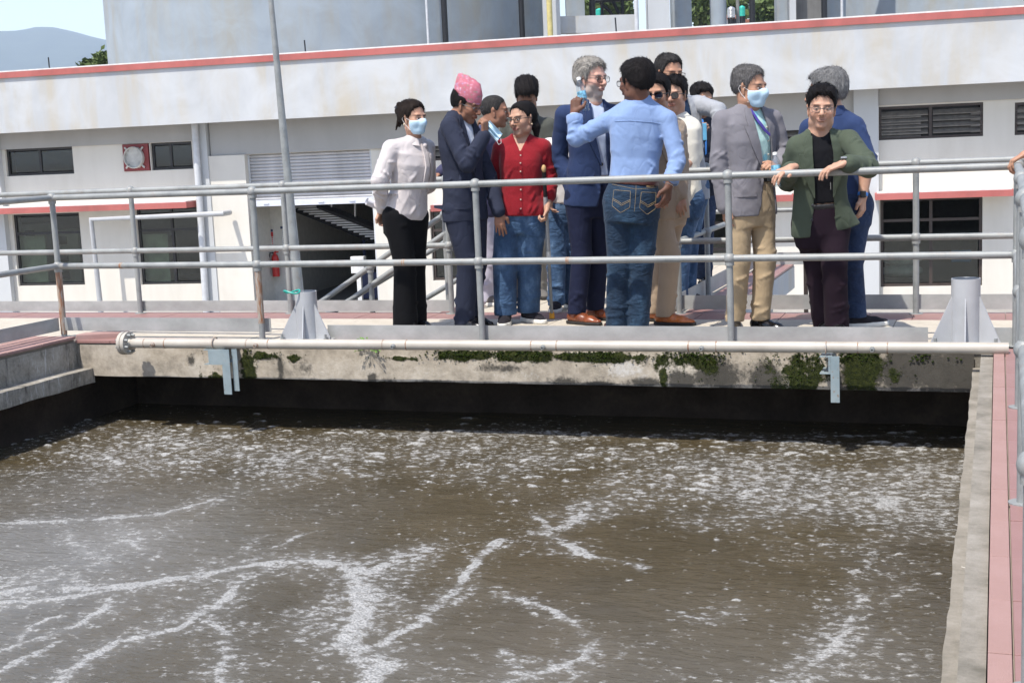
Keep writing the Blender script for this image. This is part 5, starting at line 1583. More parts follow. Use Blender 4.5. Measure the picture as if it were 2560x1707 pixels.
    def hair(s, kind='black', top=.030, side=.012, line=.086, nape=-.070, back=.012, burn=-.012, tuft=.006, part=0, hz=.004, temple=.058, front_drop=0, freq=46, name='hair', recede=0, sweep=.5, strands=None):
        c, lat, fwd, up, sc, wide = s.hc, s.hl, s.hf, s.hu, s.hs, s.wide; B = np.stack([lat, fwd, up]); ph = (s.base[0] * 7.3) % 6.28
        e0 = ell(s.HW(0, -.012, .034), np.array([.0765 * wide, .097, .088]) * sc, B); f0 = e0[0]
        ys_ = [-.13, -.085, -.045, -.022, -.004, .012, .018, .027, .034, .050, .070, .11]
        zs2 = [nape, nape, nape * .75, -.030, .014, .016, burn, burn, .024, temple, line - front_drop, line - front_drop]

        def fn(X, Y, Z):
            px, py, pz = (X - c[0]) / sc, (Y - c[1]) / sc, (Z - c[2]) / sc
            x = (px * lat[0] + py * lat[1] + pz * lat[2]) / wide; y = px * fwd[0] + py * fwd[1] + pz * fwd[2]; z = px * up[0] + py * up[1] + pz * up[2]
            th = side + (top - side) * np.clip((z - .045) / .065, 0, 1) + back * np.clip((-y - .03) / .06, 0, 1)
            u = x * 1.0 + part * y * sweep + .35 * (z - .05) * np.sign(x) * 0
            nz = np.sin(150 * u + 2.0 * np.sin(24 * y + ph) + 1.4 * np.sin(19 * z + ph)) * .45 + .35 * np.sin(330 * (u - .25 * y) + 2.3 * np.sin(40 * z + ph) + 1.5 * np.sin(33 * y)) + .18 * np.sin(freq * 1.2 * y + 2 * np.sin(freq * .9 * x + ph) + 1.5 * np.sin(freq * .7 * z))
            zc = np.interp(y, ys_, zs2) + .0045 * np.sin(120 * x + ph) + .003 * np.sin(260 * x + 90 * z) + recede * np.exp(-((np.abs(x) - .042) / .018) ** 2) * (y > .03)
            h = z - zc; tw = np.where(y > .045, .016, .034); fade = np.clip(h / tw, 0, 1); fade = .10 + .90 * fade * fade * (3 - 2 * fade)
            d = f0(X, Y, Z) - sc * ((th + tuft * nz) * fade + .0008)
            return smax(d, -h * sc, .003 * sc)
        ext = .15 * sc; F_ = Field(); F_.add((fn, c - ext, c + ext)); s.hairF = F_
        ce, rd = s.HW(0, -.012, .034), np.array([.0765 * wide, .097, .088]) * sc; nb = strands or (2600 if hz < .0046 else 1300); sd = int(abs(s.base[0]) * 1000) + 3

        def job():
            V, Q = field_mesh(F_, hz); r0 = np.random.default_rng(sd)
            if len(V) == 0: return V, Q
            sel = r0.integers(0, len(V), nb); P = V[sel]; L = (P - ce) @ B.T / rd; nl = L / rd; N_ = (nl @ B); N_ /= np.linalg.norm(N_, axis=1)[:, None]
            ez = ((P - c) @ up) / sc; ey = ((P - c) @ fwd) / sc; ex = ((P - c) @ lat) / sc
            wt = np.clip((ez - .045) / .06, 0, 1)[:, None]
            fl = wt * (fwd * (.75 - .5 * part) + lat * (.9 * part) + lat * np.sign(ex)[:, None] * .15) + (1 - wt) * (-up * .95 - fwd * .35) + r0.normal(0, .28, (nb, 3))
            fl -= N_ * (fl * N_).sum(1)[:, None]; fl /= np.linalg.norm(fl, axis=1)[:, None] + 1e-9
            ln = sc * (.010 + .55 * (side + (top - side) * np.clip((ez - .045) / .065, 0, 1))) * r0.uniform(.6, 1.5, nb); ln = ln[:, None]; w = np.cross(N_, fl) * (sc * r0.uniform(.0006, .0016, nb))[:, None]
            lift = r0.uniform(.03, .30, nb)[:, None] * (1.0 if tuft > .002 else .4)
            p0 = P - N_ * .003 * sc - fl * ln * .2; p1 = P + fl * ln * .45 + N_ * ln * lift * .55; p2 = P + fl * ln + N_ * ln * lift * .8
            R_ = np.stack([p0 - w, p0 + w, p1 + w * .8, p1 - w * .8, p2 + w * .15, p2 - w * .15], 1).reshape(-1, 3); b_ = len(V) + 6 * np.arange(nb)[:, None]
            return np.concatenate([V, R_]), np.concatenate([Q, b_ + np.array([[0, 1, 2, 3]]), b_ + np.array([[3, 2, 4, 5]])])
        s.jobs.append((name, F_, POOL.submit(job), hair_mat(kind), None, None)); return F_

    def hairlump(s, pts, kind, name='hair_lock', h=.005, k=.015, wr=.004):
        F_ = Field()
        for a, b, r1, r2 in pts: F_.add(cone(s.HW(*a), s.HW(*b), r1 * s.hs, r2 * s.hs, None, (wr, 60, 40, 1.0)), k)
        s.mesh(name, F_, h, hair_mat(kind)); return F_

    # ---- things worn on the face
    def glasses(s, kind='dark', lens='lens', w=.024, hgt=.018, y=.106, z=.002, thick=.0019, temple_z=.010):
        fm = {'dark': M['black'], 'metal': M['darkmetal'], 'brown': M['framebr']}[kind]; m = MB(); lens_m = []
        for x in (-1, 1):
            ring = []; n_ = 20
            for k in range(n_):
                a = 2 * math.pi * k / n_; q = 3.0; cx_, sx_ = math.cos(a), math.sin(a)
                px = math.copysign(abs(cx_) ** (2 / q), cx_) * w; pz = math.copysign(abs(sx_) ** (2 / q), sx_) * hgt
                ring.append(s.HW(x * .0325 + px, y - .22 * abs(px + x * .0325 - 0) ** 1.0 * .4, z + pz))
            m.tube(ring + [ring[0]], thick * s.hs, 6, cap=False); lens_m.append(ring)
            m.tube([s.HW(x * (.0325 + w), y - .012, z + .008), s.HW(x * .079, .075, temple_z), s.HW(x * .083, .0, temple_z), s.HW(x * .082, -.02, temple_z - .014)], thick * s.hs, 6)
        m.tube([s.HW(-.0095, y - .002, z + .004), s.HW(0, y + .003, z + .007), s.HW(.0095, y - .002, z + .004)], thick * s.hs, 6)
        g = s.part(m, 'glasses', fm, smooth=60)
        for ring in lens_m:
            l = MB(); l.v = [tuple(p) for p in ring]; l.f = [tuple(range(len(ring)))]; o = l.build('lens', M[lens], g, origin=s.base)
        return g

    def mask(s, mat, ear=True):
        c, lat, fwd, up, sc = s.hc, s.hl, s.hf, s.hu, s.hs
        B = np.stack([lat, fwd, up]); Wd = s.HW; F_ = Field()
        E = lambda p, r_, k=.03: F_.add(ell(Wd(*p), np.array(r_) * sc, B), k * sc)
        E((0, .024, -.030), (.071, .080, .088), 0); E((0, .090, -.030), (.026, .034, .040)); E((0, .066, -.088), (.036, .034, .026)); F_.add(cone(Wd(0, .100, .0), Wd(0, .112, -.022), .012 * sc, .016 * sc), .03); [E((x_ * .040, .060, -.020), (.027, .031, .034), .02) for x_ in (-1, 1)]
        fo = [o[0] for o in F_.ops]

        def reg(X, Y, Z):
            px, py, pz = (X - c[0]) / sc, (Y - c[1]) / sc, (Z - c[2]) / sc
            x = px * lat[0] + py * lat[1] + pz * lat[2]; y = px * fwd[0] + py * fwd[1] + pz * fwd[2]; z = px * up[0] + py * up[1] + pz * up[2]
            top = .002 - .19 * np.abs(x) + .004 * np.cos(x * 60)
            return np.maximum(np.maximum(z - top, -.112 - z + .1 * np.abs(x)), .030 - y) * sc - .001 * np.sin(z * 330) * sc
        F_.add((reg, None, None), .004, 'i')
        s.mesh('face_mask', F_, .0042, mat)
        st = MB()
        for x in (-1, 1):
            st.tube([Wd(x * .060, .048, -.018), Wd(x * .078, .012, .002), Wd(x * .085, -.018, .016), Wd(x * .088, -.026, -.004), Wd(x * .080, -.010, -.032), Wd(x * .062, .036, -.082)], .0018 * sc, 6)
        s.part(st, 'mask_strap', M['copetop'], smooth=60)

    # ---- torso axes
    def torso(s, pelvis, neck, yaw):
        s.P0 = np.asarray(pelvis, float); s.N = np.asarray(neck, float); s.up = nrm(s.N - s.P0); l, f, u = frame(yaw)
        s.lat = nrm(l - s.up * (l @ s.up)); s.fwd = nrm(np.cross(s.lat, s.up)) if True else f
        if s.fwd @ f < 0: s.fwd = -s.fwd
        s.L = np.linalg.norm(s.N - s.P0); s.yaw = yaw

    def TW(s, x, y, t): return s.P0 + s.lat * x + s.fwd * y + s.up * t * s.L

    def prof(s, pts, g=0.0): return [(t * s.L, w + g, a + g, b + g) for t, w, a, b in pts]

    # ---- hand with palm, four bent fingers and thumb
    def hand(s, w, d, n, th=1, curl=.4, size=1.0, spread=.12, res=.0042, thumb=.5, fcurls=None, zone=True):
        w = np.asarray(w, float); d = nrm(d); n = np.asarray(n, float); n = nrm(n - d * (n @ d)); a = np.cross(d, n) * th; F_ = s.body; z = size
        F_.add(cone(w - d * .03, w + d * .02 * z, .024 * z, .025 * z, (n, .78)), .015)
        F_.add(cone(w + d * .022 * z + a * .012 * z, w + d * .080 * z + a * .018 * z, .022 * z, .020 * z, (n, .60)), .012); F_.add(cone(w + d * .022 * z - a * .010 * z, w + d * .076 * z - a * .020 * z, .022 * z, .019 * z, (n, .60)), .012)
        off = (.029, .0105, -.0085, -.026); ln = (.071, .080, .074, .058); bs = (.088, .092, .088, .080)
        pts = [w]
        for i in range(4):
            cu = (fcurls[i] if fcurls else curl); p = w + d * bs[i] * z + a * off[i] * z; ang = 0; sp = spread * (1.5 - i) / 1.5
            dd = nrm(d + a * sp); r_ = (.0088, .0092, .0088, .0076)[i] * z
            for j, (fr, bend) in enumerate(((.44, 62), (.32, 72), (.24, 45))):
                ang += R(bend) * cu; q = p + (dd * math.cos(ang) + n * math.sin(ang)) * ln[i] * fr * z
                F_.add(cone(p, q, r_ * (1 - .08 * j), r_ * (1 - .08 * (j + 1))), .0035 if j else .007); p = q; pts.append(q)
        b0 = w + d * .026 * z + a * .026 * z; t1 = b0 + nrm(d * .62 + a * .70 + n * .30 * thumb) * .040 * z; t2 = t1 + nrm(d * .85 + a * (.45 - .5 * thumb) + n * .45 * thumb) * .030 * z
        F_.add(cone(w + d * .02 * z + a * .012 * z, t1, .017 * z, .0118 * z), .01); F_.add(cone(t1, t2, .0115 * z, .0088 * z), .005); pts += [t1, t2]
        pts = np.array(pts)
        if zone:
            for i in range(3): s.zones[i].append((pts[:, i].min() - .016, pts[:, i].max() + .016, res))

    def arm_skin(s, sh, el, wr, r_=(.045, .037, .025)):
        s.body.add(cone(sh, el, r_[0], r_[1]), .02); s.body.add(cone(el, el + (np.asarray(wr) - el) * .35, r_[1], r_[1] * .98), .015); s.body.add(cone(el + (np.asarray(wr) - el) * .35, wr, r_[1] * .98, r_[2]), .015)

    def leg_skin(s, hip, kn, an): s.body.add(cone(hip, kn, .062, .045), .03); s.body.add(cone(kn, an, .044, .034), .02)

    # ---- shoe pair member
    def shoe(s, p, yaw, mat, sole, ln=.275, z0=0.0, w=1.0, name='shoe', sneaker=False, pitch=0, laces=None):
        p = np.array([p[0], p[1], z0]); f = np.array([math.sin(R(yaw)), -math.cos(R(yaw)), 0]); l = np.array([math.cos(R(yaw)), math.sin(R(yaw)), 0]); u = np.array([0, 0, 1.0])
        W_ = lambda x, y, z: p + l * x * w + f * y + u * z; k = ln / .275
        F_ = Field()
        F_.add(cone(W_(0, -.035 * k, .048), W_(0, .05 * k, .045), .038, .040), .0); F_.add(cone(W_(0, .05 * k, .040), W_(.004, .125 * k, .032), .040, .042, (u, .85)), .03)
        F_.add(cone(W_(.004, .125 * k, .031), W_(.002, .19 * k, .026), .041, .026 if not sneaker else .030, (u, .72)), .02)
        F_.add(cone(W_(0, -.02, .06), W_(0, .005, .115), .037, .036), .02)
        F_.add(half(W_(0, 0, .022), (0, 0, -1)), .003, 'i')
        an = W_(0, .0, .118)
        F_.add(half(an, nrm(u * 1 + f * .25)), .004, 'i')
        zz = [(a.min(), a.max()) for a in (0,)] if False else None
        s.mesh(name, F_, .0055, mat)
        S_ = Field(); gs = .004 if not sneaker else .007
        S_.add(cone(W_(0, -.037 * k, .014), W_(0, .05 * k, .014), .041 + gs * .5, .038 + gs), 0); S_.add(cone(W_(0, .05 * k, .014), W_(.004, .125 * k, .014), .038 + gs, .043 + gs * .6), .02); S_.add(cone(W_(.004, .125 * k, .014), W_(.002, .192 * k, .014), .043 + gs * .6, .027 + gs), .02)
        top = .0235 if not sneaker else .034
        S_.add(half(W_(0, 0, top), (0, 0, 1)), .002, 'i'); S_.add(half(W_(0, 0, .001), (0, 0, -1)), .001, 'i')
        s.mesh('sole', S_, .0055, sole)
        m = MB(); lm = laces or mat
        for j in range(4):
            y = .035 + j * .022
            m.tube([W_(-.022, y * k, .088 - .012 * j), W_(0, y * k + .006, .096 - .013 * j), W_(.022, y * k, .088 - .012 * j)], .0032, 6)
        s.part(m, 'shoelace', lm, smooth=60)
        s.body.add(cone(W_(0, 0, .10), W_(0, .08 * k, .035), .030, .026), .02)
        return W_(0, -.005, .10)

    # ---- trousers
    def trousers(s, hips, knees, ankles, mat, waist_t=.16, r_=(.100, .074, .064), hem_z=.03, flare=1.0, wr=(.005, 26, 7), w=(.165, .115, .13), name='trousers', h=.0095, seat=1.0, k=.03, folds=1, fsize=.0066):
        F_ = Field(); L = s.L
        F_.add(loft(s.P0, s.up, s.lat, s.fwd, [(-.14, w[0] * .90, w[1] * .85, w[2] * .9 * seat), (-.04, w[0] * 1.02, w[1], w[2] * seat), (.06, w[0], w[1] * .98, w[2] * .98 * seat), (waist_t * L, w[0] * .92, w[1] * .92, w[2] * .86)], 2.3, (.002, 20, 1.0)), 0)
        for i in range(2):
            hp, kn, an = (np.asarray(q[i], float) for q in (hips, knees, ankles)); ph = 1.3 + i * 2.2 + s.base[0]
            F_.add(cone(hp, kn, r_[0], r_[1], None, (wr[0] * .8, wr[1] * .9, wr[2], ph), 0.0), k)
            F_.add(cone(kn, an + (0, 0, -.06), r_[1], r_[2] * flare, None, (wr[0] * 1.3, wr[1], wr[2], ph + 1), 1.0), .02)
            s.leg_skin(hp, kn, an); sd = int(abs(s.base[0]) * 1000) + 31 * i
            if folds: limb_ridges(F_, hp, kn, r_[0], r_[1], ([] if s.jacketed else [(3, (.05, .30), .14, (.7, 1.4))]) + [(3, (.75, 1.0), .10, (.8, 1.6))], sd, fsize); limb_ridges(F_, kn, an + (0, 0, -.04), r_[1], r_[2] * flare, [(4, (0, .30), .10, (.8, 1.8)), (6, (.62, .95), .10, (1.0, 2.4))], sd + 3, fsize)
        F_.add(half((0, 0, min(hem_z if not hasattr(hem_z, '__len__') else min(hem_z), 5)), (0, 0, -1)), .004, 'i')
        s.tr = F_; s.mesh(name, F_, h, mat); return F_

    # ---- upper garment
    def top(s, name, mat, pts, arms, sleeve=(.066, .056, .048), n=2.5, wr=(.003, 17), swr=(.006, 42, 9), h=.009, vee=None, hem=None, sh_r=.062, sleeve_end=(1.0, 1.0), k=.045, shoulders=None, extra=(), folds=1, tfolds=8, fsize=.0062):
        F_ = Field(); tl = loft(s.P0, s.up, s.lat, s.fwd, s.prof(pts), n, (wr[0], wr[1], s.base[0] * 3 + 1) if wr else None); F_.add(tl, 0); s.tl = tl
        T_ = Field(); T_.add(tl, 0)
        sh = shoulders
        for i, p in enumerate(sh):
            q = s.N + s.lat * (.055 if i else -.055) + s.up * -.012
            c_ = cone(q, p, .040, sh_r); F_.add(c_, k); T_.add(c_, k)
        s.TF = T_; s.jacketed = vee is not None and name != 'shirt'
        if folds > 0:
            r0 = np.random.default_rng(int(abs(s.base[1]) * 977 + abs(s.base[0]) * 331))
            for j in range(tfolds):
                sd = 1 if j % 2 else -1; x0 = r0.uniform(-.13, .13); t0 = r0.uniform(.02, .55); ln = r0.uniform(.10, .26); sl = (r0.normal(0, .35) - .7 * x0 / .13 * (1 if t0 > .3 else -1))
                xt = [(x0 + sl * ln * q * s.L, t0 + ln * q) for q in np.linspace(-.5, .5, 6)]; P = s.project(xt, T_, sd)
                for q in range(5):
                    w0, w1 = 1 - (abs(q / 5 - .5) * 2) ** 2, 1 - (abs((q + 1) / 5 - .5) * 2) ** 2; F_.add(cone(P[q] - s.fwd * sd * fsize * (.9 - .8 * w0), P[q + 1] - s.fwd * sd * fsize * (.9 - .8 * w1), fsize * (.4 + .6 * w0), fsize * (.4 + .6 * w1)), .014)
        if vee is not None:
            vee = sorted(vee); tt = np.array([q[0] for q in vee]) * s.L; xl = np.array([q[1] for q in vee]); xr = np.array([q[2] for q in vee]); f0 = T_
            P0, up, lat, fwd = s.P0, s.up, s.lat, s.fwd

            def cut(X, Y, Z):
                px, py, pz = X - P0[0], Y - P0[1], Z - P0[2]; t_ = px * up[0] + py * up[1] + pz * up[2]; x = px * lat[0] + py * lat[1] + pz * lat[2]; y = px * fwd[0] + py * fwd[1] + pz * fwd[2]
                d = 1.0
                for fn, lo, hi, kk, op in f0.ops: e = fn(X, Y, Z); d = smin(d, e, kk)
                return np.maximum(np.maximum(np.maximum(np.interp(t_, tt, xl) - x, x - np.interp(t_, tt, xr)), .02 - y), -(d + .022))
            F_.add((cut, tl[1] - .05, tl[2] + .08), .003, 's')
        for i, (p, e, w) in enumerate(arms):
            if e is None: continue
            p, e, w = (np.asarray(q, float) for q in (p, e, w)); ph = .7 + 2 * i + s.base[0]; se = sleeve_end[i]
            wu = (swr[0] * .9, swr[1] * .9, swr[2], ph); wl = (swr[0], swr[1], swr[2], ph + 1.1)
            if se <= .5: F_.add(cone(p, p + (e - p) * se * 2, sleeve[0], sleeve[0] + (sleeve[1] - sleeve[0]) * se, None, wu), .016)
            else:
                F_.add(cone(p, e, sleeve[0], sleeve[1], None, wu, 1.0), .014); q = (se - .5) * 2; F_.add(cone(e, e + (w - e) * q, sleeve[1], sleeve[1] + (sleeve[2] - sleeve[1]) * q, None, wl, 0.0), .010)
        for i, (p, e, w) in enumerate(arms):
            if e is None or folds <= 0: continue
            sd = int(abs(s.base[0]) * 1000) + 17 * i; n_ = folds
            if sleeve_end[i] > .5:
                limb_ridges(F_, p, e, sleeve[0], sleeve[1], [(3 * n_, (.10, .55), .22, (.5, 1.3)), (4 * n_, (.62, 1.0), .10, (1.0, 2.2))], sd, fsize); q = (sleeve_end[i] - .5) * 2; e = np.asarray(e, float); w = e + (np.asarray(w, float) - e) * q
                limb_ridges(F_, e, w, sleeve[1], sleeve[1] + (sleeve[2] - sleeve[1]) * q, [(4 * n_, (0, .42), .12, (1.0, 2.2)), (2 * n_, (.5, .95), .15, (.7, 1.5))], sd + 5, fsize)
        for c_ in extra: F_.add(*c_)
        if hem is not None: F_.add(half(*hem), .004, 'i')
        s.mesh(name, F_, h, mat); s.fields[name] = F_; return F_

    def under(s, name, mat, g=-.010, h=.011, cut_=.155):
        """shirt seen in the opening of a jacket: the torso a little inside it"""
        F_ = Field()
        for fn, lo, hi, k, op in s.TF.ops: F_.add(((lambda f: (lambda X, Y, Z: f(X, Y, Z) - g))(fn), lo, hi), k, op)
        F_.add(half(s.P0 + s.up * cut_, -s.up), .003, 'i'); s.mesh(name, F_, h, mat); s.UF = F_; return F_

    def core(s, pts=None):
        """the body inside the clothes"""
        g = .02; P0, up = s.P0, s.up
        for fn, lo, hi, k, op in s.TF.ops: s.body.add(((lambda f: (lambda X, Y, Z: np.maximum(f(X, Y, Z) + g, .14 - ((X - P0[0]) * up[0] + (Y - P0[1]) * up[1] + (Z - P0[2]) * up[2]))))(fn), lo, hi), k, op)
        s.body.add(cone(s.TW(0, 0, .3), s.P0, .085, .075, (s.fwd, .75)), .03)
        for sg in (-1, 1): s.body.add(cone(s.P0, s.P0 + s.lat * sg * .07 - s.up * .05, .06, .05), .03)

    # ---- cloth laid on the torso surface: strip between two polylines given as (x, t)
    def project(s, xt, fld, side=1):
        xt = np.asarray(xt, float); O = s.P0 + np.outer(xt[:, 0], s.lat) + np.outer(xt[:, 1] * s.L, s.up) + s.fwd * .32 * side; d = -s.fwd * side; t_ = np.zeros(len(xt))
        for _ in range(34): t_ += np.clip(fld.ev(O + t_[:, None] * d), -.01, .05) * .8; t_ = np.minimum(t_, .45)
        return O + t_[:, None] * d

    def patch(s, A, B, mat, name, fld=None, off=.004, th=.003, nu=8, side=1, parent=None, edge=.6):
        fld = fld or s.TF; A = np.asarray(A, float); B = np.asarray(B, float); n_ = len(A)
        m_ = max(12, n_ * 4); ss = np.linspace(0, n_ - 1, m_)
        Ai = np.stack([np.interp(ss, range(n_), A[:, j]) for j in (0, 1)], 1); Bi = np.stack([np.interp(ss, range(n_), B[:, j]) for j in (0, 1)], 1)
        G = np.stack([Ai + (Bi - Ai) * q for q in np.linspace(0, 1, nu)], 1); P = s.project(G.reshape(-1, 2), fld, side).reshape(m_, nu, 3)
        top = P + s.fwd * side * (off + th); bot = P + s.fwd * side * (off * .2)
        m = MB(); m.quadgrid(top); m.quadgrid(bot, flip=True)
        loop = lambda Z: [Z[i, 0] for i in range(m_)] + [Z[-1, j] for j in range(1, nu)] + [Z[i, -1] for i in range(m_ - 2, -1, -1)] + [Z[0, j] for j in range(nu - 2, 0, -1)]
        a, b = loop(top), loop(bot); m.quadgrid([b, a], closed_v=True)
        return m.build(name, mat, parent or s.root, 45, origin=s.base)

    def line(s, xt, mat, name, fld=None, r_=.0016, off=.0015, side=1, parent=None, n=24):
        xt = np.asarray(xt, float); ss = np.linspace(0, len(xt) - 1, n); q = np.stack([np.interp(ss, range(len(xt)), xt[:, j]) for j in (0, 1)], 1)
        P = s.project(q, fld or s.TF, side) + s.fwd * side * off
        return s.part(MB().tube(list(P), r_, 6), name, mat, parent, smooth=60)

    def buttons(s, xts, mat, fld=None, r_=.0065, off=.004, side=1, name='button'):
        P = s.project(np.asarray(xts, float), fld or s.TF, side)
        for p in P: s.part(MB().lathe([(0, .004), (r_ * .7, .004), (r_, .002), (r_, -.004)], p + s.fwd * side * off, 12, s.fwd * side), name, mat, smooth=50)

    def collar(s, mat, r0=.066, r1=.060, h=.034, gap=28, tilt=.028, c=None, name='collar', fall=.03, drop=0.0, dy=0.0, wing=1.0):
        """shirt collar round the neck: stand, then folded leaves with points in front"""
        c = np.asarray(c if c is not None else s.N, float); m = MB(); rows = []
        A = np.linspace(gap, 360 - gap, 41)
        up = nrm(s.up * .9 + np.array([0, 0, .25])); fw = nrm(s.fwd - up * (s.fwd @ up)); la = nrm(np.cross(fw, up)); la = la if la @ s.lat > 0 else -la
        for q, (rr, zz) in enumerate([(r0, -.012), (r0 * .98, h * .3), (r1, h), (r1 + .004, h + .003), (r1 + .012, h * .6), (r0 + .018, -.004 - fall * .4)]):
            row = []
            for a in A:
                fr = (1 + math.cos(R(a))) / 2; x = math.sin(R(a)); y = math.cos(R(a)); e = 1 / (abs(x) ** 2.2 + abs(y) ** 2.2) ** (1 / 2.2)
                z = zz - tilt * fr * 1.2 - drop
                if q >= 4: z -= fall * wing * max(0, (math.cos(R(a)) - .25)) * (1 if q == 5 else .35); rr2 = rr + .012 * max(0, y) * (q == 5)
                else: rr2 = rr
                row.append(c + la * x * e * rr2 + fw * (y * e * rr2 * .95 + dy) + up * z)
            rows.append(row)
        rows = np.array(rows); m.quadgrid(rows); m.quadgrid(rows - np.array([0, 0, .0018]) , flip=True)
        return s.part(m, name, mat, smooth=50)


def floor(px, Y, z=0.0): return onY(px, 800, Y)[:2]


# typical torso outlines: (height share pelvis -> neck, half width, front depth, back depth)
JACKET = [(-.26, .176, .120, .124), (-.05, .180, .122, .126), (.20, .166, .117, .110), (.42, .156, .113, .104), (.66, .174, .120, .114), (.84, .170, .104, .110), (.95, .125, .080, .098), (1.03, .066, .058, .070)]
SHIRT = [(-.18, .172, .118, .130), (.0, .172, .120, .128), (.20, .162, .120, .112), (.42, .155, .118, .106), (.66, .172, .122, .112), (.84, .168, .106, .108), (.95, .118, .076, .092), (1.03, .062, .056, .066)]
# ------------------------------------------------------------------ cloth
def wool(name, c, **k): return fabric(name, c, var=.07, folds=.5, rough=.85, sheen=.12, heather=.25, **k)


FB = dict(
    blouse=fabric('satin_blouse', (.56, .505, .485), var=.05, folds=.55, rough=.42, sheen=.1, spec=.45),
    blacktr=fabric('black_trousers', (.006, .006, .007), var=.1, folds=.35, rough=.8, sheen=.08),
    navysuit=wool('navy_suit', (.022, .026, .044)), navytr=wool('navy_suit_trousers', (.020, .024, .042)),
    whiteshirt=fabric('white_shirt', (.62, .66, .74), var=.04, folds=.3), paleblue=fabric('pale_blue_shirt', (.50, .58, .74), var=.04, folds=.3),
    red=fabric('red_shirt', (.27, .014, .022), var=.12, folds=.38, col2=(.20, .010, .016)),
    jeans=None, bluesuit=wool('blue_suit', (.020, .034, .085)), bluesuittr=wool('blue_suit_trousers', (.010, .013, .034)),
    skyshirt=fabric('light_blue_shirt', (.215, .305, .50), var=.06, folds=.5), cream=fabric('cream_tee', (.70, .66, .56), var=.04, folds=.35),
    tan=wool('tan_suit', (.34, .255, .18)), greyl=wool('light_grey_suit', (.29, .30, .32)), navyshirt=fabric('navy_shirt', (.018, .035, .075)),
    greyb=wool('grey_blazer', (.165, .158, .172)), mint=None, khaki=fabric('khaki_chinos', (.40, .30, .185), var=.07, folds=.4),
    green=wool('green_blazer', (.058, .072, .050)), blacksh=fabric('black_shirt', (.010, .010, .012), folds=.4), plum=fabric('plum_trousers', (.018, .010, .016), folds=.3),
    polo=fabric('navy_polo', (.028, .048, .12), var=.06), olive=fabric('olive_jacket', (.085, .088, .075), folds=.45), lilac=fabric('lilac_trousers', (.50, .48, .56)),
    purple=wool('dark_purple_jacket', (.045, .045, .085)), whitetop=fabric('white_top', (.70, .66, .62)), greytr=fabric('grey_trousers', (.20, .19, .17)), darknavy=fabric('dark_jacket', (.022, .024, .034)),
    lace=fabric('beige_lace', (.50, .42, .34)),
)


def denim(name, a, b, fade):
    t = NT(name); v = t.coord(); n = t.noise(t.coord(scale=(1, 1, .6)), 7, 5, .65); w = t.noise(t.coord(scale=(6, 6, .25)), 130, 3, .7); nz = t.noise(v, 260, 2, .7)
    c = t.ramp(n, [(.36, a), (.52, b), (.68, fade)]); c = t.mix(t.math('MULTIPLY', w, .30), c, tuple(x * 1.8 + .02 for x in b))
    vs = t.coord(scale=(1, 1, 2.0), rot=(.3, .2, 0)); f = t.noise(vs, 12, 3, .5, 1.5)
    t.bump(t.math('ADD', f, t.math('MULTIPLY', nz, .04)), .42, .035); t.b.inputs['Sheen Weight'].default_value = .05
    return t.out(c, .85, 0, .2)


FB['jeans'] = denim('blue_jeans', (.018, .040, .088), (.042, .085, .16), (.13, .21, .33))
FB['jeansd'] = denim('dark_jeans', (.007, .016, .032), (.014, .032, .060), (.035, .075, .125))
FB['jeansn'] = denim('navy_jeans', (.010, .017, .040), (.016, .030, .070), (.03, .05, .105))


def m_mint():
    t = NT('mint_floral_shirt'); v = t.coord(); vo = t.voro(t.coord(scale=(1, 1, .8)), 17); n = t.noise(v, 45, 3)
    c = t.mix(t.ramp(t.math('ADD', vo, t.math('MULTIPLY', n, .25)), [(.40, 1), (.50, 0)]), (.46, .66, .62), (.27, .58, .66))
    z = t.sep(t.coord())[2]; c = t.mix(t.ramp(z, [(1.30, 0), (1.42, 1)]), c, (.30, .52, .44))
    t.bump(t.noise(v, 12, 3), .3, .03); return t.out(c, .8, 0, .2)


FB['mint'] = m_mint()


def m_topi():
    t = NT('patterned_hat_cloth'); v = t.coord(rot=(0, 0, .6), scale=(1, 1, 1)); vo = t.n('TexVoronoi'); t.set(vo.inputs['Vector'], v); vo.inputs['Scale'].default_value = 62; vo.inputs['Randomness'].default_value = .55
    d, cl = vo.outputs[0], t.sep(vo.outputs['Color'])[0]
    pal = t.ramp(cl, [(0, (.46, .085, .13)), (.40, (.60, .27, .36)), (.60, (.06, .20, .12)), (.74, (.30, .26, .44)), (.88, (.66, .52, .55))], 'CONSTANT')
    c = t.mix(t.ramp(d, [(.34, 1), (.46, 0)]), (.42, .07, .10), pal); w = t.wave(t.coord(rot=(.3, .8, 0)), 34, 1.5, 2)
    c = t.mix(t.ramp(w, [(.72, 0), (.86, .7)]), c, (.68, .42, .48)); t.bump(t.noise(v, 16, 3), .3, .02)
    return t.out(c, .85, 0, .2)


FB['topi'] = m_topi()
FB['maskblue'] = plain('surgical_mask_blue', (.50, .68, .80), .85, 0, .04, 10)
FB['brownsh'] = plain('brown_leather', (.20, .055, .022), .28, 0, .25, 14, spec=.5); FB['tansh'] = plain('orange_tan_leather', (.46, .13, .03), .30, 0, .12, 14, spec=.5)
FB['blacksh_l'] = plain('black_leather', (.010, .010, .011), .26, 0, .1, spec=.5); FB['solebk'] = plain('dark_sole', (.02, .017, .015), .7); FB['solewh'] = plain('white_sole', (.68, .66, .60), .7)
FB['knit'] = fabric('black_knit_trainer', (.022, .020, .024), folds=.15); FB['greysn'] = fabric('grey_trainer', (.13, .12, .11), folds=.2); FB['whitesn'] = plain('white_trainer', (.72, .72, .70), .6)
FB['belt'] = plain('brown_belt', (.085, .025, .018), .4, 0, .1); FB['beltb'] = plain('black_belt', (.010, .010, .011), .35, 0, .1); FB['btn'] = plain('dark_button', (.03, .03, .035), .35); FB['btnw'] = plain('pale_button', (.60, .52, .45), .35)
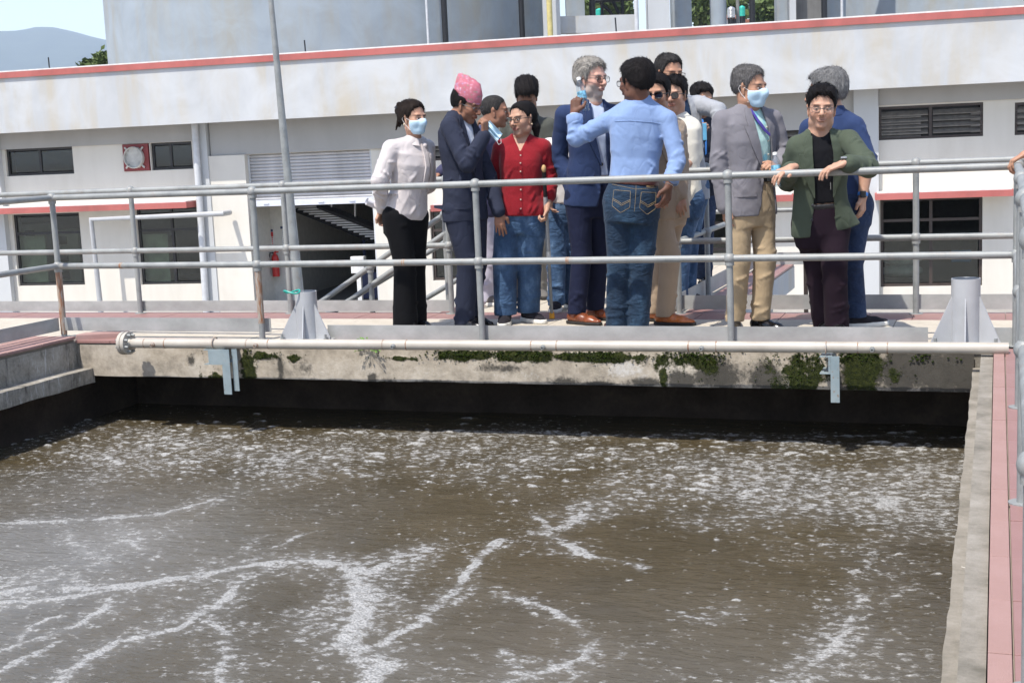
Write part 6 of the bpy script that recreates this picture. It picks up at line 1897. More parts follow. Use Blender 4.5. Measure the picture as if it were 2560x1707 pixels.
FB['stitch'] = plain('tan_stitching', (.38, .28, .15), .8); FB['leatherpatch'] = plain('leather_patch', (.50, .32, .14), .7); FB['purpleb'] = plain('lanyard_purple', (.075, .05, .30), .6); FB['blueb'] = plain('lanyard_blue', (.05, .22, .62), .6)
FB['white'] = plain('white_plastic', (.75, .75, .73), .4, 0, .02); FB['buckle'] = plain('steel_buckle', (.5, .5, .5), .3, .8); FB['paper'] = plain('white_paper', (.74, .74, .78), .85, 0, .02)
FB['gold'] = plain('pearl_earring', (.62, .52, .36), .25, .4)
A_ = lambda x: np.asarray(x, float)
PEOPLE = []


def feet(s, a, b):
    """a, b: (px at the ankle, Y, toe yaw) -> ankle points"""
    r_ = []
    for px, Y, *_ in (a, b):
        q = onY(px, 800, Y); r_.append(A_([q[0], Y, .10]))
    return r_


def sleeves_hand(*a): pass


# ---- 1 woman in a pale satin blouse and black trousers, mask on
def p_blouse():
    Y = .47; s = Person('person in pale satin bow blouse and black trousers wearing a blue mask, hair pinned up', (*floor(1020, Y), 0), 'light'); s.torso(onY(1014, 542, Y), onY(1038, 352, Y + .0), 58)
    s.head(onY(1033, 297, Y - .01), 66, -4, 0, .97, .96, .94, neck_to=s.N + A_([-.005, .01, .0]), neck_r=.048, lip=(.45, .16, .14), hair=dict(kind='brownblack', top=.016, side=.012, line=.090, nape=-.060, back=.014, burn=.002, tuft=.0025, freq=60))
    s.mask(FB['maskblue'])
    s.hairlump([((0, -.115, .066), (0, -.152, .052), .038, .034), ((.01, -.125, .075), (-.01, -.140, .098), .030, .020), ((.005, -.140, .03), (.0, -.150, -.055), .026, .012), ((-.02, -.125, .02), (-.03, -.155, -.085), .018, .005), ((.01, -.13, .0), (.02, -.165, -.06), .016, .004), ((.0, -.15, .05), (.0, -.180, .03), .016, .005)], 'brownblack', 'hair_bun')
    s.part(MB().tube([s.HW(-.035, -.135, .072), s.HW(-.02, -.172, .075), s.HW(.0, -.165, .095), s.HW(.03, -.135, .080)], .007, 8), 'hair_claw', M['black'], smooth=60)
    s.part(MB().ball(s.HW(-.088, -.004, -.040), .007, 10, 8), 'earring', FB['gold'], smooth=60)
    prof = [(-.03, .150, .110, .135), (.06, .160, .122, .140), (.16, .155, .118, .122), (.36, .138, .112, .102), (.60, .156, .130, .108), (.70, .160, .135, .110), (.84, .160, .105, .108), (.95, .108, .070, .088), (1.03, .056, .050, .062)]
    sh = [onY(978, 372, Y - .13), onY(1066, 370, Y + .15)]
    el = [onY(950, 452, Y - .20), onY(1070, 462, Y + .24)]; wr = [onY(955, 522, Y - .08), onY(985, 515, Y + .12)]
    s.top('blouse', FB['blouse'], prof, [(sh[0], el[0], wr[0]), (sh[1], el[1], wr[1])], (.062, .062, .042), 2.3, (.007, 24), (.007, 30, 8), .0072, hem=(s.TW(0, 0, -.01), -s.up), sh_r=.060, shoulders=sh)
    s.core(); s.collar(FB['blouse'], .062, .054, .040, 12, .02, fall=.0, name='stand_collar')
    s.patch([(.005, .98), (.012, .80), (.015, .62), (.02, .42)], [(.04, .98), (.048, .80), (.055, .60), (.05, .45)], FB['blouse'], 'bow_tail', off=.012, th=.006); s.patch([(.05, .97), (.055, .80), (.075, .60), (.09, .36)], [(.075, .95), (.085, .80), (.105, .60), (.115, .40)], FB['blouse'], 'bow_tail', off=.009, th=.006)
    s.part(MB().ball(s.project([(.03, .96)], s.TF)[0] + s.fwd * .012, (.022, .016, .020), 14, 10), 'bow_knot', FB['blouse'], smooth=60); s.buttons([(.025, .52), (.025, .36), (.025, .2)], FB['btnw'])
    hp = [s.P0 - s.lat * .08, s.P0 + s.lat * .08]; ft = [(1012, Y - .07, 62), (1036, Y + .09, 62)]; an = feet(s, *ft); kn = [onY(1012, 660, Y - .07), onY(1036, 660, Y + .08)]
    s.trousers(hp, kn, an, FB['blacktr'], .10, (.100, .078, .080), .012, 1.12, (.004, 20, 6), (.152, .108, .145), seat=1.05)
    for f, a in zip(ft, an): s.shoe(a, f[2], FB['blacksh_l'], FB['solebk'], .25)
    s.arm_skin(sh[0], el[0], wr[0]); s.arm_skin(sh[1], el[1], wr[1]); s.hand(wr[0] + A_([-.01, 0, -.01]), (-.25, .35, -.75), (.6, -.2, 0), 1, .75, .92)
    s.finish(); PEOPLE.append(s)
    rl = MB(); c0, c1 = onY(925, 508, Y - .10), onY(952, 520, Y - .02); d = c1 - c0; n1 = nrm(np.cross(d, [0, 0, 1])); n2 = nrm(np.cross(n1, d)); P = []
    for a in np.linspace(0, 4 * math.pi, 44): r_ = .030 - .0014 * a; P.append([c0 + d * q + (n1 * math.cos(a) * .7 + n2 * math.sin(a)) * r_ for q in (-.3, 1.3)])
    tag(rl.quadgrid(P).build('paper_roll', FB['paper'], None, 50), 'rolled white papers held behind the back of the person in the satin blouse', 'papers')


# ---- suits: lapels, pockets, buttons
def lapels(s, vee, mat, wid=.075, notch=.80, bot=.34, gorge=.93):
    vt = A_([v[0] for v in vee][::-1]) if vee[0][0] > vee[-1][0] else A_([v[0] for v in vee]); o = slice(None, None, -1) if vee[0][0] > vee[-1][0] else slice(None)
    L_, R_ = A_([v[1] for v in vee])[o], A_([v[2] for v in vee])[o]
    for sg, X in ((-1, L_), (1, R_)):
        ts = [1.0, gorge, notch + .012, notch, .62, .48, bot]; ws = [.028, .045, .052, wid, wid * .78, wid * .48, .004]
        A = [(np.interp(t_, vt, X) - sg * .004, t_) for t_ in ts]; B = [(a[0] + sg * w, a[1] + (.02 if i == 3 else 0)) for i, (a, w) in enumerate(zip(A, ws))]
        s.patch(A, B, mat, 'lapel', off=.005, th=.007, nu=7)


def pocket(s, x, t_, w, mat, h_=.055, tilt=0.0, side=1, name='pocket_flap'):
    s.patch([(x - w, t_), (x - w, t_ - h_)], [(x + w, t_ + tilt), (x + w, t_ - h_ + tilt)], mat, name, off=.003, th=.003, nu=8, side=side)


# ---- 2 man in a dark suit with patterned hat
def p_topi():
    Y = .60; s = Person('person in dark navy suit and pink patterned cap raising a fist to the face', (*floor(1170, Y), 0), 'brown'); s.torso(onY(1163, 522, Y), onY(1146, 288, Y), 66)
    s.head(onY(1167, 263, Y - .01), 76, -20, 0, 1.03, .95, .96, neck_to=s.N + A_([0, 0, .0]), neck_r=.056, stubble=.35, hair=dict(kind='black', top=.012, side=.010, line=.088, nape=-.058, back=.010, burn=-.020, tuft=.003))
    s.glasses('metal', w=.023, hgt=.014)
    c, B = s.hc, None; m = MB(); rows = []
    for q, (rx, ry, z, sh_) in enumerate(((.083, .107, .040, 0), (.085, .109, .055, 0), (.086, .108, .090, -.004), (.082, .100, .130, -.010), (.074, .090, .158, -.016), (.05, .06, .164, -.018), (0.001, 0.001, .163, -.018))):
        row = []
        for a in np.linspace(0, 2 * math.pi, 40, endpoint=False):
            x, y = rx * math.sin(a), ry * math.cos(a) - .010 + sh_; zz = z + (.016 * math.cos(a) * -1 if q < 2 else 0) + (-.22 * (y + .01) if q >= 3 else 0) * (1 if q < 6 else 1) + .002 * math.sin(9 * a)
            row.append(s.HW(x, y, zz + .006))
        rows.append(row)
    m.quadgrid(rows, closed_v=True); s.part(m, 'cap', FB['topi'], smooth=55)
    sh = [onY(1124, 318, Y - .20), onY(1166, 314, Y + .20)]; el = [onY(1168, 412, Y - .27), onY(1222, 440, Y + .20)]; wr = [onY(1209, 342, Y - .20), onY(1246, 528, Y + .08)]
    prof = [(t_, w, f * .98, b) for t_, w, f, b in JACKET]; vee = [(1.04, -.05, .05), (.8, -.045, .045), (.55, -.02, .03), (.38, .0, .012), (.34, .006, .006)]
    s.top('suit_jacket', FB['navysuit'], prof, [(sh[0], el[0], wr[0]), (sh[1], el[1], wr[1])], (.068, .058, .049), 2.5, (.007, 17), (.011, 40, 8), .0072, vee, (s.TW(0, 0, -.13), -s.up), shoulders=sh, sh_r=.058)
    s.under('shirt', FB['whiteshirt']); s.core(); s.collar(FB['whiteshirt'], .064, .060, .036); s.collar(FB['navysuit'], .080, .074, .026, 50, .03, fall=.02, name='jacket_collar'); lapels(s, vee, FB['navysuit']); pocket(s, -.12, .06, .06, FB['navysuit']); s.buttons([(.012, .30), (.012, .12)], FB['btn'], r_=.010)
    hp = [s.P0 - s.lat * .085, s.P0 + s.lat * .085]; ft = [(1160, Y - .06, 70), (1172, Y + .14, 72)]; an = feet(s, *ft); kn = [onY(1170, 660, Y - .07), onY(1190, 660, Y + .12)]
    s.trousers(hp, kn, an, FB['navytr'], .14, (.098, .076, .070), .035, 1.0, (.006, 24, 7), (.150, .112, .125))
    for f, a in zip(ft, an): s.shoe(a, f[2], FB['blacksh_l'], FB['solebk'], .28)
    for i in (0, 1): s.arm_skin(sh[i], el[i], wr[i])
    cf = MB().lathe([(.036, -.012), (.038, .014)], wr[0], 18, wr[0] - el[0]); s.part(cf, 'shirt_cuff', FB['whiteshirt'], smooth=50)
    th_ = MB().lathe([(.031, .018), (.033, .022), (.031, .026)], wr[0], 18, wr[0] - el[0]); s.part(th_, 'wrist_thread', FB['tansh'], smooth=50)
    s.hand(wr[0] + nrm(wr[0] - el[0]) * .012, (.10, -.05, .95), (-.85, .2, .1), -1, 1.0, 1.0, thumb=.9)
    s.hand(wr[1] + A_([0, 0, -.01]), (.10, -.05, -1), (-.3, .9, .05), 1, .16, 1.0)
    s.finish(); PEOPLE.append(s)
    # the mask dangling from the fist
    e = empty('face_mask', onY(1226, 330, Y - .16), 0, 'blue face mask dangling from the fist of the person in the patterned cap', 'face mask'); G = []
    o = np.array(e.location)
    for i, q in enumerate(np.linspace(0, 1, 10)):
        G.append([onY(1216 + 32 * q + 9 * r_, 312 + 34 * q - 12 * r_, Y - .16 - .012 * math.sin(6 * q) - .012 * math.sin(r_ * 9)) - o for r_ in np.linspace(-.7, .9, 7)])
    G = np.array(G); MB().quadgrid(G).quadgrid(G + [0, .003, 0], flip=True).build('sheet', FB['maskblue'], e, 50)
    MB().tube([onY(x, y, Y - .17) - o for x, y in ((1244, 343), (1243, 356), (1247, 362), (1253, 358), (1252, 346))], .0018, 6).build('ear_loop', FB['white'], e, 50)


# ---- 3 man in profile behind
def p_behind3():
    Y = 2.0; s = Person('close cropped person in dark purple jacket and lilac trousers behind the patterned cap', (*floor(1226, Y), 0), 'brown'); s.torso(onY(1214, 512, Y), onY(1216, 322, Y), 88)
    s.head(onY(1238, 281, Y), 102, -4, 0, 1.06, 1, 1, hz=.0045, neck_to=s.N, neck_r=.062, stubble=.3, hair=dict(kind='pepper', top=.005, side=.003, line=.090, nape=-.060, back=.003, burn=-.005, tuft=.0012))
    sh = [onY(1192, 345, Y - .18), onY(1225, 345, Y + .18)]; el = [onY(1140, 405, Y - .32), onY(1232, 430, Y + .2)]; wr = [onY(1104, 430, Y - .45), onY(1238, 500, Y + .1)]
    s.top('jacket', FB['purple'], JACKET, [(sh[0], el[0], wr[0]), (sh[1], el[1], wr[1])], (.074, .062, .05), h=.012, shoulders=sh, hem=(s.TW(0, 0, -.15), -s.up)); s.core(); s.collar(FB['whiteshirt'])
    hp = [s.P0 - s.lat * .085, s.P0 + s.lat * .085]; ft = [(1216, Y - .08, 75), (1232, Y + .06, 75)]; an = feet(s, *ft); kn = [onY(1220, 640, Y - .06), onY(1230, 640, Y + .06)]
    s.trousers(hp, kn, an, FB['lilac'], .14, (.092, .07, .065), .03, h=.012)
    for f, a in zip(ft, an): s.shoe(a, f[2], FB['greysn'], FB['solewh'], sneaker=True)
    for i in (0, 1): s.arm_skin(sh[i], el[i], wr[i])
    s.hand(wr[0], (-.75, -.45, -.35), (0, .2, -1), 1, .55, 1.0, res=.005); s.finish(); PEOPLE.append(s)


# ---- 4 woman in red
def p_red():
    Y = .90; s = Person('person in red shirt and wide blue jeans leaning on a crutch, with glasses', (*floor(1300, Y), 0), 'light'); s.torso(onY(1304, 534, Y), onY(1303, 346, Y), 14)
    s.head(onY(1305, 300, Y - .02), -20, -3, 3, 1.0, 1.0, 1.0, neck_to=s.N, neck_r=.050, lip=(.40, .15, .12), brow=(.03, .02, .015), nose=.95, hair=dict(kind='black', top=.010, side=.007, line=.090, nape=-.060, back=.016, burn=.006, tuft=.0016, temple=.062, freq=70))
    s.hairlump([((.03, -.085, -.01), (.055, -.08, -.06), .036, .032), ((.055, -.08, -.06), (.055, -.075, -.135), .030, .016)], 'black', 'ponytail'); s.glasses('dark', w=.026, hgt=.0195, thick=.0022)
    s.part(MB().ball(s.HW(.088, .002, -.038), .006, 10, 8), 'earring', FB['gold'], smooth=60)
    prof = [(-.06, .186, .136, .150), (.10, .178, .132, .142), (.25, .158, .120, .114), (.42, .150, .122, .106), (.64, .160, .138, .110), (.72, .160, .134, .112), (.84, .156, .104, .106), (.95, .104, .070, .088), (1.03, .056, .050, .062)]
    sh = [onY(1254, 372, Y), onY(1357, 370, Y + .04)]; el = [onY(1238, 446, Y + .02), onY(1375, 446, Y + .10)]; wr = [onY(1250, 512, Y - .05), onY(1368, 520, Y - .02)]
    s.top('shirt', FB['red'], prof, [(sh[0], el[0], wr[0]), (sh[1], el[1], wr[1])], (.066, .058, .058), 2.4, (.006, 22), (.006, 34, 8), .0072, [(1.04, -.055, .055), (.96, -.035, .035), (.88, -.012, .014), (.82, .0, .001)], hem=(s.TW(0, 0, -.02), -s.up), shoulders=sh, sh_r=.058, sleeve_end=(.8, .78))
    s.core(); s.collar(FB['red'], .068, .060, .032, 34, .04, fall=.04)
    nk = Field()
    for fn, lo, hi, k, op in s.TF.ops: nk.add(((lambda f: (lambda X, Y_, Z: f(X, Y_, Z) + .006))(fn), lo, hi), k, op)
    s.body.add((lambda X, Y_, Z: nk.ev(np.stack([a.ravel() for a in np.broadcast_arrays(X, Y_, Z)], 1)).reshape(np.broadcast(X, Y_, Z).shape), s.N - .12, s.N + A_([.12, .12, .02])), .01)
    s.patch([(-.006, .84), (-.006, .4), (-.006, -.0)], [(.018, .84), (.018, .4), (.018, -.0)], FB['red'], 'placket', off=.002, th=.002, nu=4); s.buttons([(.006, q) for q in (.78, .68, .57, .45, .33, .2, .08)], FB['btnw'], r_=.0055, off=.007)
    hp = [s.P0 - s.lat * .092, s.P0 + s.lat * .092]; ft = [(1264, .84, 12), (1322, .98, 52)]; an = feet(s, *ft); kn = [onY(1262, 652, .84), onY(1324, 648, .93)]
    s.trousers(hp, kn, an, FB['jeans'], .12, (.102, .088, .082), .07, 1.0, (.007, 24, 7), (.160, .112, .130))
    for f, a in zip(ft, an): s.shoe(a, f[2], FB['knit'], FB['solewh'], .26, sneaker=True)
    for i in (0, 1): s.arm_skin(sh[i], el[i], wr[i], (.042, .036, .024))
    s.hand(wr[1] + A_([0, 0, -.005]), (-.08, -.35, -.85), (-.75, -.25, .1), -1, .95, .92); s.hand(wr[0], (.1, .2, -1), (.8, .2, 0), 1, .3, .92); s.finish(); PEOPLE.append(s)
    # the crutch
    T_, B_ = onY(1359, 412, Y - .10), A_([*onZ(1380, 794, .01)[:2], .004]); c = empty('crutch', B_, 0, 'grey adjustable metal crutch with orange tip beside the person in red', 'crutch'); d = T_ - B_; W_ = lambda q: d * q
    MB().tube([W_(.04), W_(.42)], .012, 12).build('lower_tube', M['galv'], c, 40); MB().tube([W_(.40), W_(.80)], .0155, 12).build('upper_tube', M['whitesteel'], c, 40); MB().tube([W_(.80), W_(.955)], .0145, 12).build('black_sleeve', M['black'], c, 40)
    MB().tube([W_(.41), W_(.45)], .0165, 12).build('collar', FB['white'], c, 40); MB().lathe([(.021, 0), (.020, .03), (.014, .055), (0, .055)], (0, 0, 0), 16).build('rubber_tip', plain('orange_rubber', (.75, .33, .02), .6), c, 40)
    MB().ball(W_(.975), (.017, .017, .028), 14, 10).build('top_pad', FB['leatherpatch'], c, 60); MB().tube([W_(.63) + A_([-.012, -.01, 0]), W_(.64) + A_([-.05, -.05, 0])], .014, 10).build('hand_grip', FB['leatherpatch'], c, 40)
    hm = MB().lathe([(0, .0155), (.0035, .0150), (.0035, .012)], n=8, ax=(.3, -1, 0)).mesh('adjust_hole', M['black'])
    for k in range(9): link('adjust_hole', hm, None, c, W_(.46 + .038 * k))


# ---- 5 man in olive jacket looking down
def p_olive():
    Y = 2.4; s = Person('person in dark olive hooded jacket looking down, thick black hair, behind the person in red', (*floor(1318, Y), 0), 'brown'); s.torso(onY(1322, 488, Y), onY(1320, 296, Y + .02), 20)
    s.head(onY(1317, 243, Y - .05), 16, -36, 0, 1.06, 1, 1, hz=.0045, neck_to=s.N, stubble=.3, hair=dict(kind='black', top=.036, side=.016, line=.080, nape=-.06, back=.012, burn=-.005, tuft=.006, front_drop=.012, hz=.005))
    sh = [onY(1274, 322, Y), onY(1370, 318, Y + .02)]; el = [onY(1262, 410, Y), onY(1388, 410, Y)]; wr = [onY(1280, 470, Y - .2), onY(1360, 470, Y - .2)]
    s.top('hooded_jacket', FB['olive'], [(t_, w * 1.02, f * 1.05, b * 1.05) for t_, w, f, b in JACKET], [(sh[0], el[0], wr[0]), (sh[1], el[1], wr[1])], (.082, .070, .052), wr=(.008, 26), swr=(.008, 40, 9), h=.011, shoulders=sh, hem=(s.TW(0, 0, -.1), -s.up)); s.core()
    s.collar(FB['olive'], .090, .086, .060, 26, .05, fall=.02, name='hood_collar')
    hp = [s.P0 - s.lat * .085, s.P0 + s.lat * .085]; ft = [(1296, Y, 10), (1352, Y + .05, 30)]; an = feet(s, *ft); kn = [onY(1300, 620, Y), onY(1346, 620, Y)]
    s.trousers(hp, kn, an, FB['greytr'], .14, h=.012)
    for f, a in zip(ft, an): s.shoe(a, f[2], FB['greysn'], FB['solebk'], sneaker=True)
    for i in (0, 1): s.arm_skin(sh[i], el[i], wr[i]); s.hand(wr[i], (.2 - .4 * i, -.9, -.2), (0, 0, -1), 1 - 2 * i, .5, res=.006)
    s.finish(); PEOPLE.append(s)


# ---- 6 person in a white top hidden behind the blue suit
def p_white():
    Y = 1.72; s = Person('person in white top and blue jeans mostly hidden behind the blue suit', (*floor(1408, Y), 0), 'light'); s.torso(onY(1410, 512, Y), onY(1420, 350, Y), 30)
    s.head(onY(1434, 312, Y), 60, -5, 0, .98, 1, 1, hz=.006, neck_to=s.N, neck_r=.05, hair=dict(kind='black', top=.012, side=.012, hz=.007))
    sh = [onY(1372, 366, Y), onY(1462, 366, Y + .1)]; el = [onY(1366, 440, Y - .02), onY(1470, 440, Y + .1)]; wr = [onY(1380, 490, Y - .12), onY(1470, 500, Y)]
    s.top('top', FB['whitetop'], [(t_, w * .93, f, b) for t_, w, f, b in SHIRT], [(sh[0], el[0], wr[0]), (sh[1], el[1], wr[1])], (.064, .058, .05), h=.012, shoulders=sh, hem=(s.TW(0, 0, .02), -s.up)); s.core()
    hp = [s.P0 - s.lat * .085, s.P0 + s.lat * .085]; ft = [(1392, Y - .12, 10), (1428, Y + .05, 40)]; an = feet(s, *ft); kn = [onY(1392, 640, Y - .08), onY(1428, 640, Y + .05)]
    s.trousers(hp, kn, an, FB['jeans'], .14, (.094, .074, .066), .04, h=.011)
    for f, a in zip(ft, an): s.shoe(a, f[2], FB['knit'], FB['solewh'], .25, sneaker=True)
    for i in (0, 1): s.arm_skin(sh[i], el[i], wr[i]); s.hand(wr[i], (0, -.3, -.9), (.7, 0, 0), 1, .5, res=.008)
    s.finish(); PEOPLE.append(s)


# ---- 7 man in blue suit, grey beard
def p_bluesuit():
    Y = .95; s = Person('tall person in blue suit with white hair, grey beard and glasses, hand in trouser pocket', (*floor(1475, Y), 0), 'fair'); s.torso(onY(1474, 492, Y), onY(1483, 259, Y), 38)
    s.head(onY(1480, 200, Y - .01), 62, -3, 0, 1.09, 1.0, 1.0, neck_to=s.N, neck_r=.058, beard=(.42, .38, .34), brow=(.22, .18, .15), lip=(.42, .20, .17), hair=dict(kind='white', top=.026, side=.016, line=.090, nape=-.060, back=.012, burn=-.022, tuft=.005, temple=.064, recede=.018))
    s.glasses('brown', w=.025, hgt=.019, thick=.0020)
    sh = [onY(1412, 288, Y - .03), onY(1530, 286, Y + .10)]; el = [onY(1398, 392, Y + .03), onY(1556, 390, Y + .12)]; wr = [onY(1430, 474, Y - .04), onY(1540, 470, Y - .02)]
    vee = [(1.04, -.052, .052), (.8, -.045, .055), (.6, -.02, .06), (.42, .02, .075), (.30, .035, .09), (.1, .035, .11), (-.3, .0, .15)]
    s.top('suit_jacket', FB['bluesuit'], [(t_, w * 1.04, f * 1.03, b) for t_, w, f, b in JACKET], [(sh[0], el[0], wr[0]), (sh[1], el[1], wr[1])], (.072, .061, .052), 2.5, (.007, 16), (.011, 40, 8), .0072, vee, (s.TW(0, 0, -.10), -s.up), shoulders=sh, sh_r=.060)
    s.under('shirt', FB['paleblue']); s.core(); s.collar(FB['paleblue'], .068, .062, .040, 34, .035); s.collar(FB['bluesuit'], .084, .078, .028, 52, .03, fall=.02, name='jacket_collar'); lapels(s, vee, FB['bluesuit']); pocket(s, -.085, .22, .062, FB['bluesuit'], .07); s.buttons([(.035, .36), (.038, .20)], FB['btn'], r_=.011, off=.003)
    hp = [s.P0 - s.lat * .088, s.P0 + s.lat * .088]; ft = [(1440, Y - .08, 66), (1488, Y + .14, 70)]; an = feet(s, *ft); kn = [onY(1454, 640, Y - .06), onY(1496, 640, Y + .12)]
    s.trousers(hp, kn, an, FB['bluesuittr'], .14, (.096, .072, .064), .075, 1, (.005, 24, 7), (.162, .115, .128))
    for f, a in zip(ft, an): s.shoe(a, f[2], FB['brownsh'], FB['solebk'], .295)
    for i in (0, 1): s.arm_skin(sh[i], el[i], wr[i])
    cf = MB().lathe([(.039, -.006), (.040, .018)], wr[0], 18, wr[0] - el[0]); s.part(cf, 'shirt_cuff', FB['whiteshirt'], smooth=50)
    s.hand(wr[0] + nrm(wr[0] - el[0]) * .02, (.15, -.05, -.95), (.7, .5, 0), 1, .35, 1.05); s.hand(wr[1], (0, -.2, -1), (-.8, 0, 0), -1, .4, 1.05, res=.006); s.finish(); PEOPLE.append(s)


# ---- bottle
def bottle(base, top, label, r_=.031):
    base = A_(base); d = A_(top) - base; H_ = np.linalg.norm(d); ax_ = nrm(d); e = empty('water_bottle', base, 0, label, 'bottle', 'water bottles held in hands'); Z = np.zeros(3)
    pr = [(0, 0.004), (r_ * .8, 0), (r_, .008)]
    for k in range(5): z = .015 + .012 * k; pr += [(r_, z), (r_ * .94, z + .006)]
    pr += [(r_, .085), (r_, H_ * .64), (r_ * .96, H_ * .70), (r_ * .62, H_ * .84), (r_ * .40, H_ * .89), (r_ * .40, H_ * .92)]
    MB().lathe(pr, Z, 22, ax_).build('body', M['clearplastic'], e, 40); MB().lathe([(0, H_ * .40), (r_ * .90, H_ * .40), (r_ * .90, .012), (0, .008)], Z, 20, ax_).build('water', M['clearplastic'], e, 40)
    MB().lathe([(r_ * 1.015, .088), (r_ * 1.015, .135)], Z, 22, ax_).build('label_band', plain('bottle_label', (.20, .46, .72), .4, 0, .5, 40), e, 40)
    MB().lathe([(r_ * .47, H_ * .915), (r_ * .47, H_ * .985), (r_ * .4, H_), (0, H_)], Z, 18, ax_).build('cap', FB['white'], e, 40)


# ---- 8 man in light blue shirt, from behind, holding up a bottle
def p_sky():
    Y = .42; s = Person('person seen from behind in light blue shirt and dark jeans raising a water bottle', (*floor(1565, Y), 0), 'dark'); s.torso(onY(1580, 503, Y), onY(1600, 256, Y + .02), 202)
    s.head(onY(1588, 207, Y), 244, -2, 0, 1.06, 1.0, 1.0, neck_to=s.N + A_([0, -.005, .0]), neck_r=.064, hair=dict(kind='black', top=.026, side=.014, line=.090, nape=-.072, back=.014, burn=-.028, tuft=.0045))
    s.glasses('dark', w=.024, hgt=.018)
    sh = [onY(1668, 300, Y + .02), onY(1520, 304, Y + .02)]; el = [onY(1694, 402, Y - .03), onY(1440, 348, Y - .02)]; wr = [onY(1672, 464, Y - .12), onY(1436, 286, Y + .0)]
    prof = [(-.0, .168, .118, .130), (.10, .166, .118, .128), (.18, .168, .126, .130), (.28, .164, .126, .122), (.44, .160, .122, .112), (.66, .186, .124, .122), (.84, .182, .108, .116), (.95, .122, .078, .098), (1.03, .066, .058, .070)]
    s.top('shirt', FB['skyshirt'], prof, [(sh[0], el[0], wr[0]), (sh[1], el[1], wr[1])], (.062, .055, .048), 2.4, (.007, 20), (.008, 36, 8), .0072, hem=(s.TW(0, 0, .205), -s.up), shoulders=sh, sh_r=.062, sleeve_end=(.86, .90))
    s.core(); s.collar(FB['skyshirt'], .074, .068, .046, 20, .02, fall=.03, c=s.N + A_([0, 0, .0]))
    for i, q in ((0, .72), (1, .80)):
        a, b = el[i], wr[i]; c = a + (b - a) * q; s.part(MB().lathe([(.052, -.03), (.056, -.02), (.056, .024), (.050, .03), (.040, .026)], c, 20, b - a), 'rolled_cuff', FB['skyshirt'], smooth=50)
    s.patch([(-.165, .80), (-.08, .80)], [(.08, .80), (.165, .80)], FB['skyshirt'], 'yoke_seam', off=.0015, th=.001, nu=3, side=-1) if False else s.line([(-.165, .79), (-.08, .805), (.08, .805), (.165, .79)], FB['skyshirt'], 'yoke_seam', side=-1, r_=.0022)
    hp = [s.P0 - s.lat * .09, s.P0 + s.lat * .09]; ft = [(1594, Y + .02, 196), (1540, Y + .0, 212)]; an = feet(s, *ft); kn = [onY(1604, 660, Y + .02), onY(1548, 660, Y - .0)]
    s.trousers(hp, kn, an, FB['jeansd'], .19, (.102, .080, .072), .03, 1.02, (.006, 22, 7), (.176, .120, .148), seat=1.05)
    tf = s.tr
    for sg in (-1, 1):
        P_ = [(sg * .088 + dx_, dt / s.L) for dx_, dt in ((-.052, .07), (.052, .07), (.056, -.035), (0, -.075), (-.056, -.035), (-.052, .07))]; s.line(P_, FB['stitch'], 'pocket_stitching', tf, .0011, .0012, -1, n=40)
        s.line([(sg * .088 + a, b / s.L) for a, b in ((-.054, .005), (-.02, -.015), (0, -.028), (.02, -.012), (.055, .004))], FB['stitch'], 'pocket_stitching', tf, .0011, .0012, -1); s.line([(sg * .088 + a, b / s.L) for a, b in ((-.054, .014), (-.02, -.004), (0, -.016), (.02, -.002), (.055, .014))], FB['stitch'], 'pocket_stitching', tf, .0011, .0012, -1)
    s.line([(0, .14 / s.L), (0, .02 / s.L), (0, -.06 / s.L)], FB['stitch'], 'seam', tf, .001, .001, -1); s.line([(-.15, .105 / s.L), (0, .085 / s.L), (.15, .105 / s.L)], FB['stitch'], 'yoke_stitching', tf, .001, .001, -1)
    bt = loft(s.P0, s.up, s.lat, s.fwd, [(.112, .170, .121, .139), (.150, .168, .119, .135)], 2.3); B_ = Field(); B_.add(bt); s.mesh('belt', B_, .006, FB['belt'])
    s.patch([(-.125, .148 / s.L), (-.125, .108 / s.L)], [(-.07, .148 / s.L), (-.07, .106 / s.L)], FB['leatherpatch'], 'leather_patch', tf, .002, .002, 5, -1); s.patch([(-.008, .20 / s.L), (-.008, .13 / s.L)], [(.006, .20 / s.L), (.006, .13 / s.L)], FB['jeansd'], 'belt_loop', tf, .012, .004, 4, -1)
    for f, a in zip(ft, an): s.shoe(a, f[2], FB['brownsh'], FB['solebk'], .28)
    for i in (0, 1): s.arm_skin(sh[i], el[i], wr[i])
    s.hand(wr[1] + A_([0, -.0, .0]), (.12, .12, .95), (.25, .95, 0), -1, .78, 1.06, thumb=.5)
    s.hand(wr[0], (-.18, -.10, -.95), (-.75, .5, .1), -1, .42, 1.06)
    wt = s.part(MB().lathe([(.029, -.012), (.032, -.010), (.032, .010), (.029, .012)], wr[1] - A_([0, 0, .005]), 20, wr[1] - el[1]), 'wristwatch', FB['white'], smooth=50)
    s.part(MB().lathe([(.031, -.002), (.033, 0), (.031, .002)], wr[0], 20, wr[0] - el[0]), 'bracelet', M['steeltank'], smooth=50)
    s.finish(); PEOPLE.append(s)
    bottle(onY(1463, 279, Y + .045), onY(1446, 194, Y + .055), 'clear water bottle held up beside the bearded face by the person in light blue shirt')


